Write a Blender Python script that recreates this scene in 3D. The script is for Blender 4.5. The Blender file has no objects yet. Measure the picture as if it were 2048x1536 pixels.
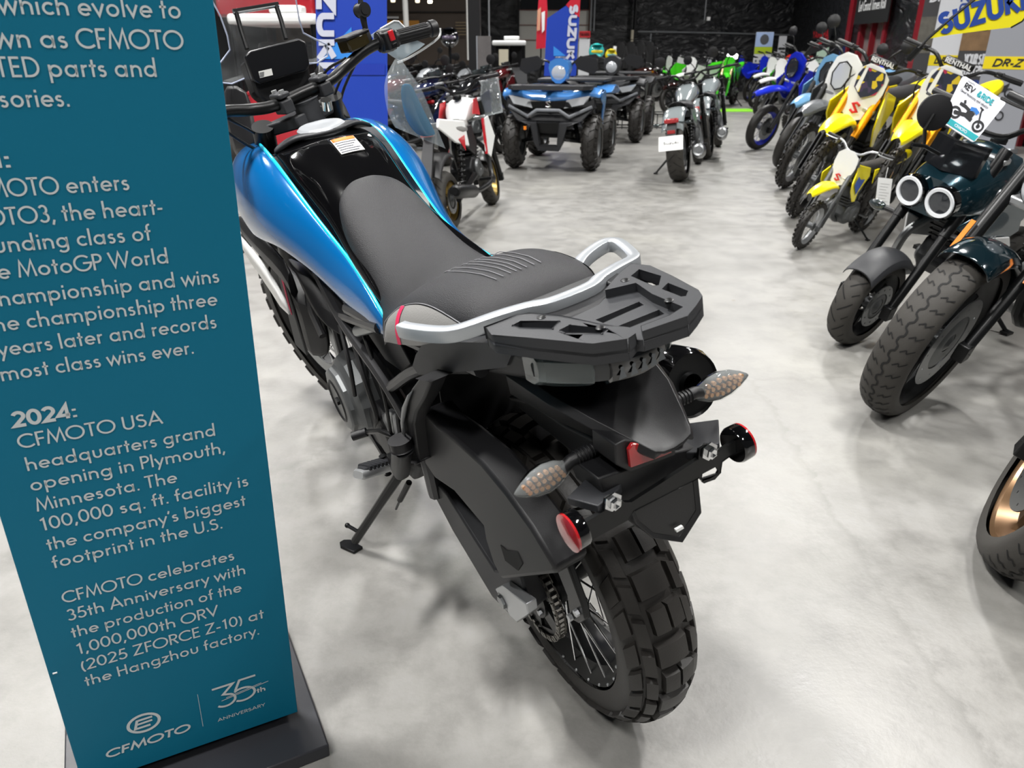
import bpy, math, random
import numpy as np
from mathutils import Vector, Matrix
from mathutils.geometry import tessellate_polygon
SC = bpy.context.scene; COL = SC.collection
random.seed(7)
PI = math.pi; R = math.radians

# ---------------------------------------------------------------- camera
CAM_H, CAM_TILT, CAM_F = 1.174, 23.57, 1541.0
cd = bpy.data.cameras.new('camera'); cam = bpy.data.objects.new('camera', cd); COL.objects.link(cam)
cam.location = (0, 0, CAM_H); cam.rotation_euler = (R(90 - CAM_TILT), 0, 0)
cd.sensor_width = 36; cd.lens = 36 * CAM_F / 2048; cd.clip_start = .05; cd.clip_end = 200
cd.dof.use_dof = True; cd.dof.focus_distance = 1.45; cd.dof.aperture_fstop = 8.5
SC.camera = cam

# ---------------------------------------------------------------- world, lamps, exposure
wd = bpy.data.worlds.new('hall_air'); SC.world = wd; wd.use_nodes = True
wd.node_tree.nodes['Background'].inputs[0].default_value = (.93, .96, 1, 1)
wd.node_tree.nodes['Background'].inputs[1].default_value = .09
def lamp(x, y, z, e, sx=.28, sy=.95, col=(1, .985, .96)):
    l = bpy.data.lights.new('high_bay_lamp', 'AREA'); l.shape = 'RECTANGLE'; l.size = sx; l.size_y = sy
    l.energy = e; l.color = col; l.spread = R(150)
    o = bpy.data.objects.new('high_bay_lamp', l); COL.objects.link(o); o.location = (x, y, z)
    return o
LAMPZ = 5.2
for lx, ly, e in [(2.2, 1.2, 300), (2.9, 5.2, 330), (3.6, 9.4, 330), (4.4, 14, 330), (5, 18.6, 300),
                  (-1.9, 1.7, 540), (-1.4, 6.6, 260), (-.6, 11, 300), (.2, 16, 300), (-4.2, 5.5, 300), (-4, 10, 280), (-3.4, 15, 280),
                  (1.2, -3.0, 240), (-2.2, -1.4, 340), (5.6, 1.0, 220)]:
    lamp(lx, ly, LAMPZ, e)
SC.view_settings.view_transform = 'Standard'; SC.view_settings.look = 'None'
SC.view_settings.exposure = -.68; SC.view_settings.gamma = 1

# ---------------------------------------------------------------- materials
def lin(h):
    h = h.lstrip('#'); c = [int(h[i:i + 2], 16) / 255 for i in (0, 2, 4)]
    return [x / 12.92 if x <= .04045 else ((x + .055) / 1.055) ** 2.4 for x in c] + [1]
MATS = {}
def mat(name, hexc, rough=.5, metal=0, coat=0, bump=0, bscale=200, trans=0, ior=1.45, alpha=1, spec=.5, var=0, vscale=6, emit=0):
    if name in MATS: return MATS[name]
    m = bpy.data.materials.new(name); m.use_nodes = True; nt = m.node_tree; b = nt.nodes['Principled BSDF']
    c = lin(hexc); b.inputs['Base Color'].default_value = c; b.inputs['Roughness'].default_value = rough
    b.inputs['Metallic'].default_value = metal; b.inputs['Coat Weight'].default_value = coat; b.inputs['Coat Roughness'].default_value = .04
    b.inputs['IOR'].default_value = ior; b.inputs['Transmission Weight'].default_value = trans; b.inputs['Alpha'].default_value = alpha
    b.inputs['Specular IOR Level'].default_value = spec
    if emit: b.inputs['Emission Color'].default_value = c; b.inputs['Emission Strength'].default_value = emit
    tc = nt.nodes.new('ShaderNodeTexCoord')
    n = nt.nodes.new('ShaderNodeTexNoise'); nt.links.new(tc.outputs['Object'], n.inputs['Vector'])
    n.inputs['Scale'].default_value = bscale; n.inputs['Detail'].default_value = 3
    if bump:
        bp = nt.nodes.new('ShaderNodeBump'); bp.inputs['Strength'].default_value = bump; bp.inputs['Distance'].default_value = .002
        nt.links.new(n.outputs[0], bp.inputs['Height']); nt.links.new(bp.outputs[0], b.inputs['Normal'])
    if var:
        n2 = nt.nodes.new('ShaderNodeTexNoise'); nt.links.new(tc.outputs['Object'], n2.inputs['Vector'])
        n2.inputs['Scale'].default_value = vscale; n2.inputs['Detail'].default_value = 5
        mx = nt.nodes.new('ShaderNodeMix'); mx.data_type = 'RGBA'; mx.inputs[6].default_value = c
        mx.inputs[7].default_value = [x * (1 + var) for x in c[:3]] + [1]
        nt.links.new(n2.outputs[0], mx.inputs[0]); nt.links.new(mx.outputs[2], b.inputs['Base Color'])
    MATS[name] = m
    return m
def flat_mat(name, f):
    if name in MATS: return MATS[name]
    m = bpy.data.materials.new(name); m.use_nodes = True; f(m.node_tree, m.node_tree.nodes['Principled BSDF']); MATS[name] = m; return m
RUB = mat('tyre_rubber', '1f1d1b', .47, bump=.12, bscale=300, var=.35, vscale=30)
RUBD = mat('tyre_rubber_worn', '2d2b28', .7, bump=.15, bscale=250, var=.6, vscale=9)
PLA = mat('black_plastic', '131315', .46, bump=.12, bscale=900)
PLG = mat('charcoal_plastic', '26272a', .5, bump=.15, bscale=800)
GLB = mat('gloss_black', '050506', .08, coat=1, spec=.5)
BLK = mat('satin_black_metal', '0e0f10', .35, .3)
DARK = mat('engine_dark', '17181a', .5, .4, bump=.1, bscale=150)
ENG = mat('engine_grey', '5d5f60', .4, .6, bump=.08, bscale=200)
ALU = mat('aluminium', 'b9bbbd', .34, .75)
CHR = mat('chrome', 'd8d9da', .1, 1)
STE = mat('brushed_steel', '8f9192', .35, 1)
SEAT = mat('seat_vinyl', '1f1f21', .5, spec=.32, bump=.6, bscale=700, var=.25, vscale=500)
SEATG = mat('seat_vinyl_grey', '7b7a78', .6, bump=.3, bscale=500)
BLUE = mat('blue_paint', '045690', .18, .15, coat=.55)
CYAN = mat('cyan_stripe', '12b8d4', .3, coat=.6)
WHT = mat('white_plastic', 'dddedd', .3, coat=.3)
MAG = mat('magenta_stitch', 'c2244e', .6)
SIL = mat('silver_paint', 'a3a7ab', .32, .5, coat=.2)
REDL = mat('red_lens', '8a1418', .15, coat=1, var=.4, vscale=60)
REDP = mat('red_plastic', 'b51720', .35, coat=.4)
AMB = mat('amber_lens', 'd9780f', .2, coat=.6)
CLR = mat('clear_lens', 'f2f4f4', .03, trans=1, ior=1.3)
SMK = mat('smoked_lens', '5b6568', .08, trans=.85, ior=1.3, coat=.5)
YEL = mat('yellow_plastic', 'ecdc0a', .28, coat=.4)
GOLD = mat('gold_anodised', 'd6901c', .3, .85)
GRN = mat('green_plastic', '3fc31d', .3, coat=.3)
RBL = mat('royal_blue_plastic', '1226b0', .28, coat=.4)
ORG = mat('red_orange_plastic', 'd8341c', .35)
LBL = mat('light_blue_plastic', '6c9cc2', .3, coat=.4)
GRY = mat('grey_plastic', '53565a', .3, coat=.4)
CGR = mat('cement_grey_paint', '747b7d', .18, coat=.8)
TEAL = mat('dark_teal_paint', '16323c', .18, .5, coat=1)

# ---------------------------------------------------------------- pixel <-> place (used only to read positions off the photograph)
_t = R(CAM_TILT)
FW = np.array([0, math.cos(_t), -math.sin(_t)]); UP = np.array([0, math.sin(_t), math.cos(_t)]); RT = np.array([1., 0, 0]); CP = np.array([0, 0, CAM_H])
def ray(px, py): return FW + (px - 1024) / CAM_F * RT - (py - 768) / CAM_F * UP
def floor_pt(px, py, z=0):
    d = ray(px, py); p = CP + d * (z - CAM_H) / d[2]; return Vector(p)
def at_y(px, py, Y):
    d = ray(px, py); return Vector(CP + d * Y / d[1])
BX, BY, HD, LN = .232, 1.089, R(119.16), R(11.79)
BM = np.array(Matrix.Rotation(HD, 3, 'Z') @ Matrix.Rotation(-LN, 3, 'X'))
def P(px, py, **k):                      # pixel -> motorcycle's own coordinates, on the plane x=, y= or z=
    c = BM.T @ (CP - np.array([BX, BY, 0])); d = BM.T @ ray(px, py)
    a, v = list(k.items())[0]; i = 'xyz'.index(a); return tuple(c + d * (v - c[i]) / d[i])

# ---------------------------------------------------------------- mesh builder
def V(*a): return Vector(a)
class MB:
    def __init__(s): s.v = []; s.f = []; s.T = None
    def add(s, vs, fs):
        o = len(s.v)
        s.v += [tuple(s.T(Vector(p))) if s.T else tuple(p) for p in vs]; s.f += [[o + i for i in f] for f in fs]; return s
    def grid(s, rows, cu=False, cv=False):
        m, n = len(rows), len(rows[0]); fs = []
        for i in range(m if cu else m - 1):
            for j in range(n if cv else n - 1):
                a, b = i, (i + 1) % m; c, d = j, (j + 1) % n
                fs.append([a * n + c, b * n + c, b * n + d, a * n + d])
        return s.add([p for r in rows for p in r], fs)
    def loft(s, rings, cap=True):
        n = len(rings[0]); s.grid(rings, False, True)
        if cap:
            o = len(s.v) - n * len(rings); s.f.append([o + i for i in range(n)][::-1]); s.f.append([o + n * (len(rings) - 1) + i for i in range(n)])
        return s
    def tube(s, pts, r, n=8, closed=False, cap=True):
        pts = [Vector(p) for p in pts]; m = len(pts); rs = r if isinstance(r, (list, tuple)) else [r] * m
        rings = []; prev = None
        for i in range(m):
            if closed: t = pts[(i + 1) % m] - pts[i - 1]
            else: t = pts[min(i + 1, m - 1)] - pts[max(i - 1, 0)]
            t.normalize()
            if prev is None:
                prev = t.orthogonal().normalized()
            prev = (prev - t * prev.dot(t)).normalized(); b = t.cross(prev)
            rings.append([pts[i] + (prev * math.cos(a) + b * math.sin(a)) * rs[i] for a in (2 * PI * k / n for k in range(n))])
        if closed: return s.grid(rings, True, True)
        return s.loft(rings, cap)
    def cyl(s, a, b, r, r2=None, n=16): return s.tube([a, b], [r, r if r2 is None else r2], n)
    def lathe(s, prof, o, ax, n=24, cap=False, a0=0, a1=2 * PI):
        o = Vector(o); ax = Vector(ax).normalized(); e = ax.orthogonal().normalized(); g = ax.cross(e)
        full = abs(a1 - a0 - 2 * PI) < 1e-6; k = n if full else n + 1
        rows = [[o + ax * h + (e * math.cos(t) + g * math.sin(t)) * r for t in (a0 + (a1 - a0) * i / n for i in range(k))] for r, h in prof]
        s.grid(rows, False, full)
        if cap:
            for q, fl in ((0, 1), (len(prof) - 1, 0)):
                oo = len(s.v) - k * len(prof) + q * k; idx = [oo + i for i in range(k)]; s.f.append(idx[::-1] if fl else idx)
        return s
    def box(s, c, d, M=None):
        M = M or Matrix.Identity(3); c = Vector(c); h = [x / 2 for x in d]
        vs = [c + M @ Vector((x * h[0], y * h[1], z * h[2])) for x in (-1, 1) for y in (-1, 1) for z in (-1, 1)]
        return s.add(vs, [[0, 1, 3, 2], [4, 6, 7, 5], [0, 4, 5, 1], [2, 3, 7, 6], [0, 2, 6, 4], [1, 5, 7, 3]])
    def prism(s, poly, off):
        poly = [Vector(p) for p in poly]; off = Vector(off); n = len(poly)
        nn = sum(((poly[i] - poly[0]).cross(poly[(i + 1) % n] - poly[0]) for i in range(1, n - 1)), Vector())
        if nn.dot(off) > 0: poly = poly[::-1]
        s.add(poly + [p + off for p in poly], [list(range(n)), [n + i for i in range(n)][::-1]] + [[(i + 1) % n, i, n + i, n + (i + 1) % n] for i in range(n)])
        return s
    def holed(s, loops, off):                 # flat plate with holes: loops of 3D points, first the outline
        loops = [[Vector(p) for p in l] for l in loops]; off = Vector(off); allp = [p for l in loops for p in l]; n = len(allp)
        tris = tessellate_polygon(loops); fs = []
        for t in tris: fs.append(list(t)); fs.append([n + i for i in t][::-1])
        o = 0
        for l in loops:
            m = len(l)
            for i in range(m): fs.append([o + i, o + (i + 1) % m, n + o + (i + 1) % m, n + o + i])
            o += m
        return s.add(allp + [p + off for p in allp], fs)
    def ell(s, c, r, n=16, m=10, M=None):
        M = M or Matrix.Identity(3); c = Vector(c)
        rows = [[c + M @ Vector((r[0] * math.sin(u) * math.cos(v), r[1] * math.sin(u) * math.sin(v), r[2] * math.cos(u))) for v in (2 * PI * j / n for j in range(n))] for u in (max(.001, min(PI - .001, PI * i / m)) for i in range(m + 1))]
        return s.grid(rows, False, True)
def smooth_path(pts, k=6):                    # Catmull-Rom through the points
    pts = [Vector(p) for p in pts]; q = [pts[0] * 2 - pts[1]] + pts + [pts[-1] * 2 - pts[-2]]; out = []
    for i in range(1, len(q) - 2):
        for j in range(k):
            t = j / k; a, b, c, d = q[i - 1], q[i], q[i + 1], q[i + 2]
            out.append(.5 * ((2 * b) + (c - a) * t + (2 * a - 5 * b + 4 * c - d) * t * t + (3 * b - a - 3 * c + d) * t ** 3))
    return out + [pts[-1]]
def obj(name, mb, m, parent=None, bevel=0, sub=0, solid=0, sharp=35, kind=None, label=None):
    me = bpy.data.meshes.new(name); me.from_pydata([tuple(p) for p in mb.v], [], mb.f); me.update()
    me.polygons.foreach_set('use_smooth', [True] * len(me.polygons))
    if sharp < 180: me.set_sharp_from_angle(angle=R(sharp))
    me.materials.append(m); o = bpy.data.objects.new(name, me); COL.objects.link(o)
    if parent: o.parent = parent
    if solid:
        md = o.modifiers.new('thickness', 'SOLIDIFY'); md.thickness = solid; md.offset = 0
    if bevel:
        md = o.modifiers.new('bevel', 'BEVEL'); md.width = bevel; md.segments = 2; md.limit_method = 'ANGLE'; md.angle_limit = R(35); md.harden_normals = False
    if sub:
        md = o.modifiers.new('smooth', 'SUBSURF'); md.levels = sub; md.render_levels = sub
    if kind: o['kind'] = kind
    if label: o['label'] = label
    return o
def tag(o, label, cat, group=None):
    o['label'] = label; o['category'] = cat
    if group: o['group'] = group
    return o
def thing(name, label, cat, loc=(0, 0, 0), rot=(0, 0, 0), group=None):
    o = bpy.data.objects.new(name, None); COL.objects.link(o); o.location = loc; o.rotation_euler = rot; o.empty_display_size = .2
    return tag(o, label, cat, group)
def struct(name, mb, m, **k): return obj(name, mb, m, kind='structure', **k)
def children_of(o): return [c for c in bpy.data.objects if c.parent == o]
def copy_tree(o, kids, parent=None):
    c = o.copy(); COL.objects.link(c); c.parent = parent
    for ch in kids.get(o.name, []): copy_tree(ch, kids, c)
    return c
def dup(root, loc, rot, label, group=None):
    kids = {}
    for c in bpy.data.objects:
        if c.parent: kids.setdefault(c.parent.name, []).append(c)
    r = copy_tree(root, kids); r.location = loc; r.rotation_euler = rot; r['label'] = label
    if group: r['group'] = group
    return r

# ---------------------------------------------------------------- stroke lettering
def arc(cx, cy, rx, ry, a0, a1, n=None):
    n = n or max(3, int(abs(a1 - a0) / 15)); return [(cx + rx * math.cos(R(a0 + (a1 - a0) * i / n)), cy + ry * math.sin(R(a0 + (a1 - a0) * i / n))) for i in range(n + 1)]
_o = lambda cx: arc(cx, .31, .25, .25, 0, 360, 24)
_arch = lambda x0, w: ([(x0, 0), (x0, .62)], arc(x0 + w / 2, .56 - w / 2, w / 2, w / 2, 180, 0) + [(x0 + w, 0)])
_S = lambda cx, y0, h, w: arc(cx, y0 + h * .745, w, h * .205, 35, 270, 12)[:-1] + arc(cx, y0 + h * .27, w * 1.1, h * .27, 90, -150, 12)
GL = {
 'a': (.78, [_o(.37), [(.62, 0), (.62, .62)]]), 'b': (.78, [_o(.4), [(.14, 0), (.14, 1.02)]]), 'c': (.62, [arc(.37, .31, .25, .25, 45, 315)]),
 'd': (.78, [_o(.37), [(.62, 0), (.62, 1.02)]]), 'e': (.72, [[(.12, .31), (.62, .31)] + arc(.37, .31, .25, .25, 0, 318)[1:]]),
 'f': (.4, [[(.19, 0), (.19, .82)] + arc(.34, .82, .15, .15, 180, 80)[1:], [(.04, .57), (.38, .57)]]),
 'g': (.78, [_o(.37), [(.62, .62), (.62, -.04)] + arc(.38, -.04, .24, .2, 0, -150)[1:]]), 'h': (.7, [[(.14, 0), (.14, 1.02)], _arch(.14, .42)[1]]),
 'i': (.27, [[(.135, 0), (.135, .6)], [(.135, .74), (.135, .88)]]), 'j': (.27, [[(.135, -.25), (.135, .6)]]), 'k': (.62, [[(.14, 0), (.14, 1.02)], [(.5, .6), (.17, .3)], [(.27, .38), (.56, 0)]]),
 'l': (.27, [[(.135, 0), (.135, 1.02)]]), 'm': (1.08, [_arch(.14, .4)[0], _arch(.14, .4)[1], _arch(.54, .4)[1]]), 'n': (.7, [_arch(.14, .42)[0], _arch(.14, .42)[1]]),
 'o': (.74, [_o(.37)]), 'p': (.78, [_o(.4), [(.14, -.3), (.14, .62)]]), 'q': (.78, [_o(.37), [(.62, -.3), (.62, .62)]]),
 'r': (.44, [[(.14, 0), (.14, .62)], arc(.33, .36, .19, .2, 180, 75)]), 's': (.52, [_S(.25, .05, .52, .13)]), 't': (.4, [[(.2, 0), (.2, .88)], [(.04, .57), (.37, .57)]]),
 'u': (.7, [[(.14, .62), (.14, .26)] + arc(.35, .26, .21, .2, 180, 360)[1:] + [(.56, .62)]]), 'v': (.6, [[(.05, .62), (.3, .05), (.55, .62)]]),
 'w': (.92, [[(.05, .62), (.25, .05), (.46, .58), (.67, .05), (.87, .62)]]), 'x': (.58, [[(.07, .62), (.51, 0)], [(.51, .62), (.07, 0)]]), 'y': (.6, [[(.05, .62), (.31, .06)], [(.55, .62), (.18, -.3)]]),
 'z': (.56, [[(.07, .57), (.48, .57), (.07, .05), (.5, .05)]]),
 'A': (.86, [[(.06, 0), (.43, .96), (.8, 0)], [(.2, .3), (.66, .3)]]), 'B': (.66, [[(.14, .05), (.14, .95), (.34, .95)] + arc(.34, .74, .2, .21, 90, -90)[1:] + [(.14, .53)], [(.34, .53)] + arc(.34, .29, .24, .24, 90, -90)[1:] + [(.14, .05)]]),
 'C': (.86, [arc(.52, .5, .44, .45, 45, 315)]), 'D': (.84, [[(.14, .05), (.14, .95), (.34, .95)] + arc(.34, .5, .42, .45, 90, -90)[1:] + [(.14, .05)]]), 'E': (.6, [[(.54, .95), (.14, .95), (.14, .05), (.54, .05)], [(.14, .52), (.5, .52)]]),
 'F': (.56, [[(.52, .95), (.14, .95), (.14, 0)], [(.14, .5), (.48, .5)]]), 'G': (.98, [arc(.53, .5, .44, .45, 45, 360) + [(.55, .5)]]), 'H': (.8, [[(.14, 0), (.14, 1)], [(.66, 0), (.66, 1)], [(.14, .52), (.66, .52)]]),
 'I': (.28, [[(.14, 0), (.14, 1)]]), 'K': (.7, [[(.14, 0), (.14, 1)], [(.6, .98), (.18, .5)], [(.26, .56), (.64, 0)]]), 'L': (.54, [[(.14, 1), (.14, .05), (.5, .05)]]), 'M': (1.0, [[(.08, 0), (.22, .95), (.5, .12), (.78, .95), (.92, 0)]]),
 'N': (.86, [[(.14, 0), (.14, .92), (.72, .08), (.72, 1)]]), 'O': (1.0, [arc(.5, .5, .44, .45, 0, 360, 30)]), 'P': (.62, [[(.14, 0), (.14, .95), (.32, .95)] + arc(.32, .72, .23, .23, 90, -90)[1:] + [(.14, .49)]]),
 'Q': (1.0, [arc(.5, .5, .44, .45, 0, 360, 30), [(.55, .3), (.92, -.05)]]), 'R': (.66, [[(.14, 0), (.14, .95), (.33, .95)] + arc(.33, .72, .23, .23, 90, -90)[1:] + [(.14, .49)], [(.32, .49), (.6, 0)]]), 'S': (.64, [_S(.31, .05, .9, .2)]),
 'T': (.62, [[(.31, 0), (.31, .95)], [(.03, .95), (.59, .95)]]), 'U': (.78, [[(.13, 1), (.13, .32)] + arc(.39, .32, .26, .27, 180, 360)[1:] + [(.65, 1)]]), 'V': (.82, [[(.06, 1), (.41, .08), (.76, 1)]]),
 'W': (1.2, [[(.06, 1), (.34, .08), (.6, .95), (.86, .08), (1.14, 1)]]), 'X': (.74, [[(.07, 1), (.67, 0)], [(.67, 1), (.07, 0)]]), 'Y': (.74, [[(.06, 1), (.37, .48), (.68, 1)], [(.37, .48), (.37, 0)]]), 'Z': (.72, [[(.08, .95), (.62, .95), (.09, .05), (.65, .05)]]),
 '0': (.66, [arc(.33, .5, .24, .45, 0, 360, 26)]), '1': (.5, [[(.12, .82), (.3, .94), (.3, 0)]]), '2': (.64, [arc(.32, .7, .22, .25, 160, -35) + [(.1, .05), (.57, .05)]]), '3': (.62, [arc(.29, .73, .18, .22, 150, -90), arc(.29, .28, .22, .24, 90, -150)]),
 '4': (.66, [[(.48, 0), (.48, .94), (.07, .25), (.6, .25)]]), '5': (.62, [[(.52, .95), (.22, .95), (.15, .55)] + arc(.29, .32, .24, .27, 118, -150)[1:]]), '6': (.64, [arc(.32, .31, .22, .26, 0, 360, 20), [(.5, .98), (.12, .4)]]), '9': (.64, [arc(.32, .69, .22, .26, 0, 360, 20), [(.14, .02), (.52, .6)]]),
 '.': (.26, [[(.13, 0), (.13, .13)]]), ',': (.26, [[(.16, .12), (.07, -.16)]]), ':': (.28, [[(.14, 0), (.14, .14)], [(.14, .46), (.14, .6)]]), '-': (.4, [[(.06, .33), (.34, .33)]]), "'": (.24, [[(.16, 1), (.09, .75)]]),
 '(': (.36, [arc(.5, .38, .36, .66, 130, 230)]), ')': (.36, [arc(-.14, .38, .36, .66, 50, -50)]), '&': (.8, [[(.7, .45)] + arc(.32, .27, .24, .24, 0, -200)[2:] + arc(.34, .78, .15, .17, 210, -40) + [(.2, .42), (.7, 0)]]), ' ': (.3, []), '!': (.28, [[(.14, .28), (.14, 1)], [(.14, 0), (.14, .13)]]),
}
def ribbon(mb, pts, w, f):
    pts = [Vector(p).to_2d() if len(p) > 2 else Vector(p) for p in pts]; closed = (pts[0] - pts[-1]).length < 1e-5
    if closed: pts = pts[:-1]
    n = len(pts); L = []; Rr = []
    for i in range(n):
        a = pts[i - 1] if (i or closed) else None; c = pts[(i + 1) % n] if (i < n - 1 or closed) else None
        d1 = (pts[i] - a).normalized() if a is not None else None; d2 = (c - pts[i]).normalized() if c is not None else None
        d1 = d1 or d2; d2 = d2 or d1; n1 = Vector((-d1.y, d1.x)); n2 = Vector((-d2.y, d2.x)); m = n1 + n2
        if m.length < 1e-4: m = n1.copy()
        m.normalize(); k = w / 2 / max(.38, m.dot(n1)); L.append(pts[i] + m * k); Rr.append(pts[i] - m * k)
    mb.grid([[f(p) for p in L], [f(p) for p in Rr]], False, closed)
def text_w(s, track=0): return sum(GL[c][0] + track for c in s)
def text(mb, s, o, ex, ey, h, width=None, wt=.125, track=0, slant=0, sx=1):
    o, ex, ey = Vector(o), Vector(ex).normalized(), Vector(ey).normalized(); W = text_w(s, track)
    kx = (width / W if width else h * sx); x0 = 0
    for ch in s:
        for st in GL[ch][1]:
            ribbon(mb, [((x0 + p[0] + slant * p[1]) * kx, p[1] * h) for p in st], wt * (h + kx) / 2, lambda q: o + ex * q.x + ey * q.y)
        x0 += GL[ch][0] + track
    return mb
# ================================================================ setting: hall shell
def f_floor(nt, b):
    tc = nt.nodes.new('ShaderNodeTexCoord'); L = nt.links.new
    def noise(s, d, ro=.6, dist=0):
        n = nt.nodes.new('ShaderNodeTexNoise'); n.inputs['Scale'].default_value = s; n.inputs['Detail'].default_value = d
        n.inputs['Roughness'].default_value = ro; n.inputs['Distortion'].default_value = dist; L(tc.outputs['Object'], n.inputs['Vector']); return n
    def ramp(src, stops):
        r = nt.nodes.new('ShaderNodeValToRGB'); L(src, r.inputs[0]); e = r.color_ramp.elements
        while len(e) < len(stops): e.new(.5)
        for k, (p, c) in zip(e, stops): k.position = p; k.color = c
        return r
    n1, n2, n3 = noise(1.1, 8, .6, .1), noise(7, 9, .72, .15), noise(60, 3)
    a = ramp(n1.outputs[0], [(.3, lin('72716e')), (.5, lin('838280')), (.7, lin('908f8b'))])
    c = ramp(n2.outputs[0], [(.35, lin('cfcecb')), (.55, lin('f4f3f0')), (.75, lin('ffffff'))])
    mx = nt.nodes.new('ShaderNodeMix'); mx.data_type = 'RGBA'; mx.blend_type = 'MULTIPLY'; mx.inputs[0].default_value = .75
    L(a.outputs[0], mx.inputs[6]); L(c.outputs[0], mx.inputs[7])
    v = nt.nodes.new('ShaderNodeTexVoronoi'); v.feature = 'DISTANCE_TO_EDGE'; v.inputs['Scale'].default_value = .28; v.inputs['Randomness'].default_value = 1
    mp = nt.nodes.new('ShaderNodeMix'); mp.data_type = 'VECTOR'; mp.inputs[0].default_value = .12
    L(tc.outputs['Object'], mp.inputs[4]); L(n2.outputs[1], mp.inputs[5]); L(mp.outputs[1], v.inputs['Vector'])
    cr = ramp(v.outputs[0], [(0, (.55, .55, .53, 1)), (.0012, (.8, .8, .78, 1)), (.003, (1, 1, 1, 1))])
    m2 = nt.nodes.new('ShaderNodeMix'); m2.data_type = 'RGBA'; m2.blend_type = 'MULTIPLY'; m2.inputs[0].default_value = .3
    L(mx.outputs[2], m2.inputs[6]); L(cr.outputs[0], m2.inputs[7])
    st = ramp(noise(5, 2).outputs[0], [(.0, (1, 1, 1, 1)), (.735, (1, 1, 1, 1)), (.77, lin('d8c9a8'))])
    m3 = nt.nodes.new('ShaderNodeMix'); m3.data_type = 'RGBA'; m3.blend_type = 'MULTIPLY'; m3.inputs[0].default_value = .7
    L(m2.outputs[2], m3.inputs[6]); L(st.outputs[0], m3.inputs[7]); L(m3.outputs[2], b.inputs['Base Color'])
    r = ramp(n2.outputs[0], [(.3, (.3, .3, .3, 1)), (.7, (.46, .46, .46, 1))]); L(r.outputs[0], b.inputs['Roughness'])
    bp = nt.nodes.new('ShaderNodeBump'); bp.inputs['Strength'].default_value = .12; bp.inputs['Distance'].default_value = .004
    L(n3.outputs[0], bp.inputs['Height']); L(bp.outputs[0], b.inputs['Normal'])
FLOOR = flat_mat('polished_concrete', f_floor)
def f_tarp(nt, b):
    tc = nt.nodes.new('ShaderNodeTexCoord'); n = nt.nodes.new('ShaderNodeTexNoise'); n.inputs['Scale'].default_value = 1.6; n.inputs['Detail'].default_value = 6; n.inputs['Distortion'].default_value = 2.2
    mp = nt.nodes.new('ShaderNodeMapping'); mp.inputs['Scale'].default_value = (1, 1, 2.2)
    nt.links.new(tc.outputs['Object'], mp.inputs[0]); nt.links.new(mp.outputs[0], n.inputs['Vector'])
    bp = nt.nodes.new('ShaderNodeBump'); bp.inputs['Strength'].default_value = .9; bp.inputs['Distance'].default_value = .12
    nt.links.new(n.outputs[0], bp.inputs['Height']); nt.links.new(bp.outputs[0], b.inputs['Normal'])
    b.inputs['Base Color'].default_value = lin('1c1d20'); b.inputs['Roughness'].default_value = .3
TARP = flat_mat('black_plastic_sheeting', f_tarp)
CEIL = mat('ceiling_sheet', '3a3b3d', .8)
YB = 24.0
struct('floor', MB().box((1, 10.5, -.1), (24, 33, .2)), FLOOR)
struct('wall_back', MB().box((3.6, YB + .1, 3), (9.6, .2, 6)), TARP)
def right_x(y): return 5.67 + .093 * y
WRD = V(.093, 1, 0).normalized(); WRN = V(-1, .093, 0).normalized()
struct('ceiling', MB().box((1, 10.5, 6.1), (24, 33, .2)), CEIL)
# ================================================================ teal information sign
SIGN_E = V(.0374, -.0427, .9984); SIGN_A = V(.8885, .4587, -.0137); SIGN_N = SIGN_A.cross(SIGN_E); SIGN_O = V(-.3985, 1.0677, .05)
def S(s, t, n=0): return SIGN_O + SIGN_A * s + SIGN_E * t + SIGN_N * n
def pl(px, py):
    d = Vector(ray(px, py)); t = SIGN_N.dot(SIGN_O - Vector(CP)) / SIGN_N.dot(d); q = Vector(CP) + d * t - SIGN_O; return q.dot(SIGN_A), q.dot(SIGN_E)
TEALP = mat('teal_sign_print', '005f7a', .55, spec=.25, bump=.03, bscale=400)
LET = mat('pale_grey_lettering', 'b4babb', .6)
SIGNB = mat('sign_base_black', '2c2d31', .35, bump=.05, bscale=300)
SIGNK = mat('sign_gloss_black', '0b0b0d', .12)
sg = thing('information_sign', 'tall teal information sign with grey lettering on a black floor base at the left edge', 'sign')
WI = .352
obj('panel', MB().prism([S(0, 0, -.006), S(-WI, 0, -.006), S(-WI, 1.55, -.006), S(0, 1.55, -.006)], SIGN_N * .012), TEALP, sg, bevel=.001)
_n = V(SIGN_N.x, SIGN_N.y, 0).normalized(); _a = V(SIGN_A.x, SIGN_A.y, 0).normalized(); _b = V(SIGN_O.x, SIGN_O.y, 0)
def SB(a, n, z): return _b + _a * a + _n * n + V(0, 0, z)
obj('base', MB().prism([SB(.035, .085, 0), SB(-WI - .035, .085, 0), SB(-WI - .035, -.28, 0), SB(.035, -.28, 0)], V(0, 0, .028)), SIGNB, sg, bevel=.003)
obj('foot_block', MB().prism([SB(-.015, -.02, .028), SB(-WI + .015, -.02, .028), SB(-WI + .015, -.09, .028), SB(-.015, -.09, .028)], V(0, 0, .10)), SIGNK, sg, bevel=.002)
obj('rear_panel', MB().prism([S(-.002, .0, -.0075), S(-WI + .002, .0, -.0075), S(-WI + .002, 1.548, -.0075), S(-.002, 1.548, -.0075)], SIGN_N * -.012), SIGNK, sg)
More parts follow.
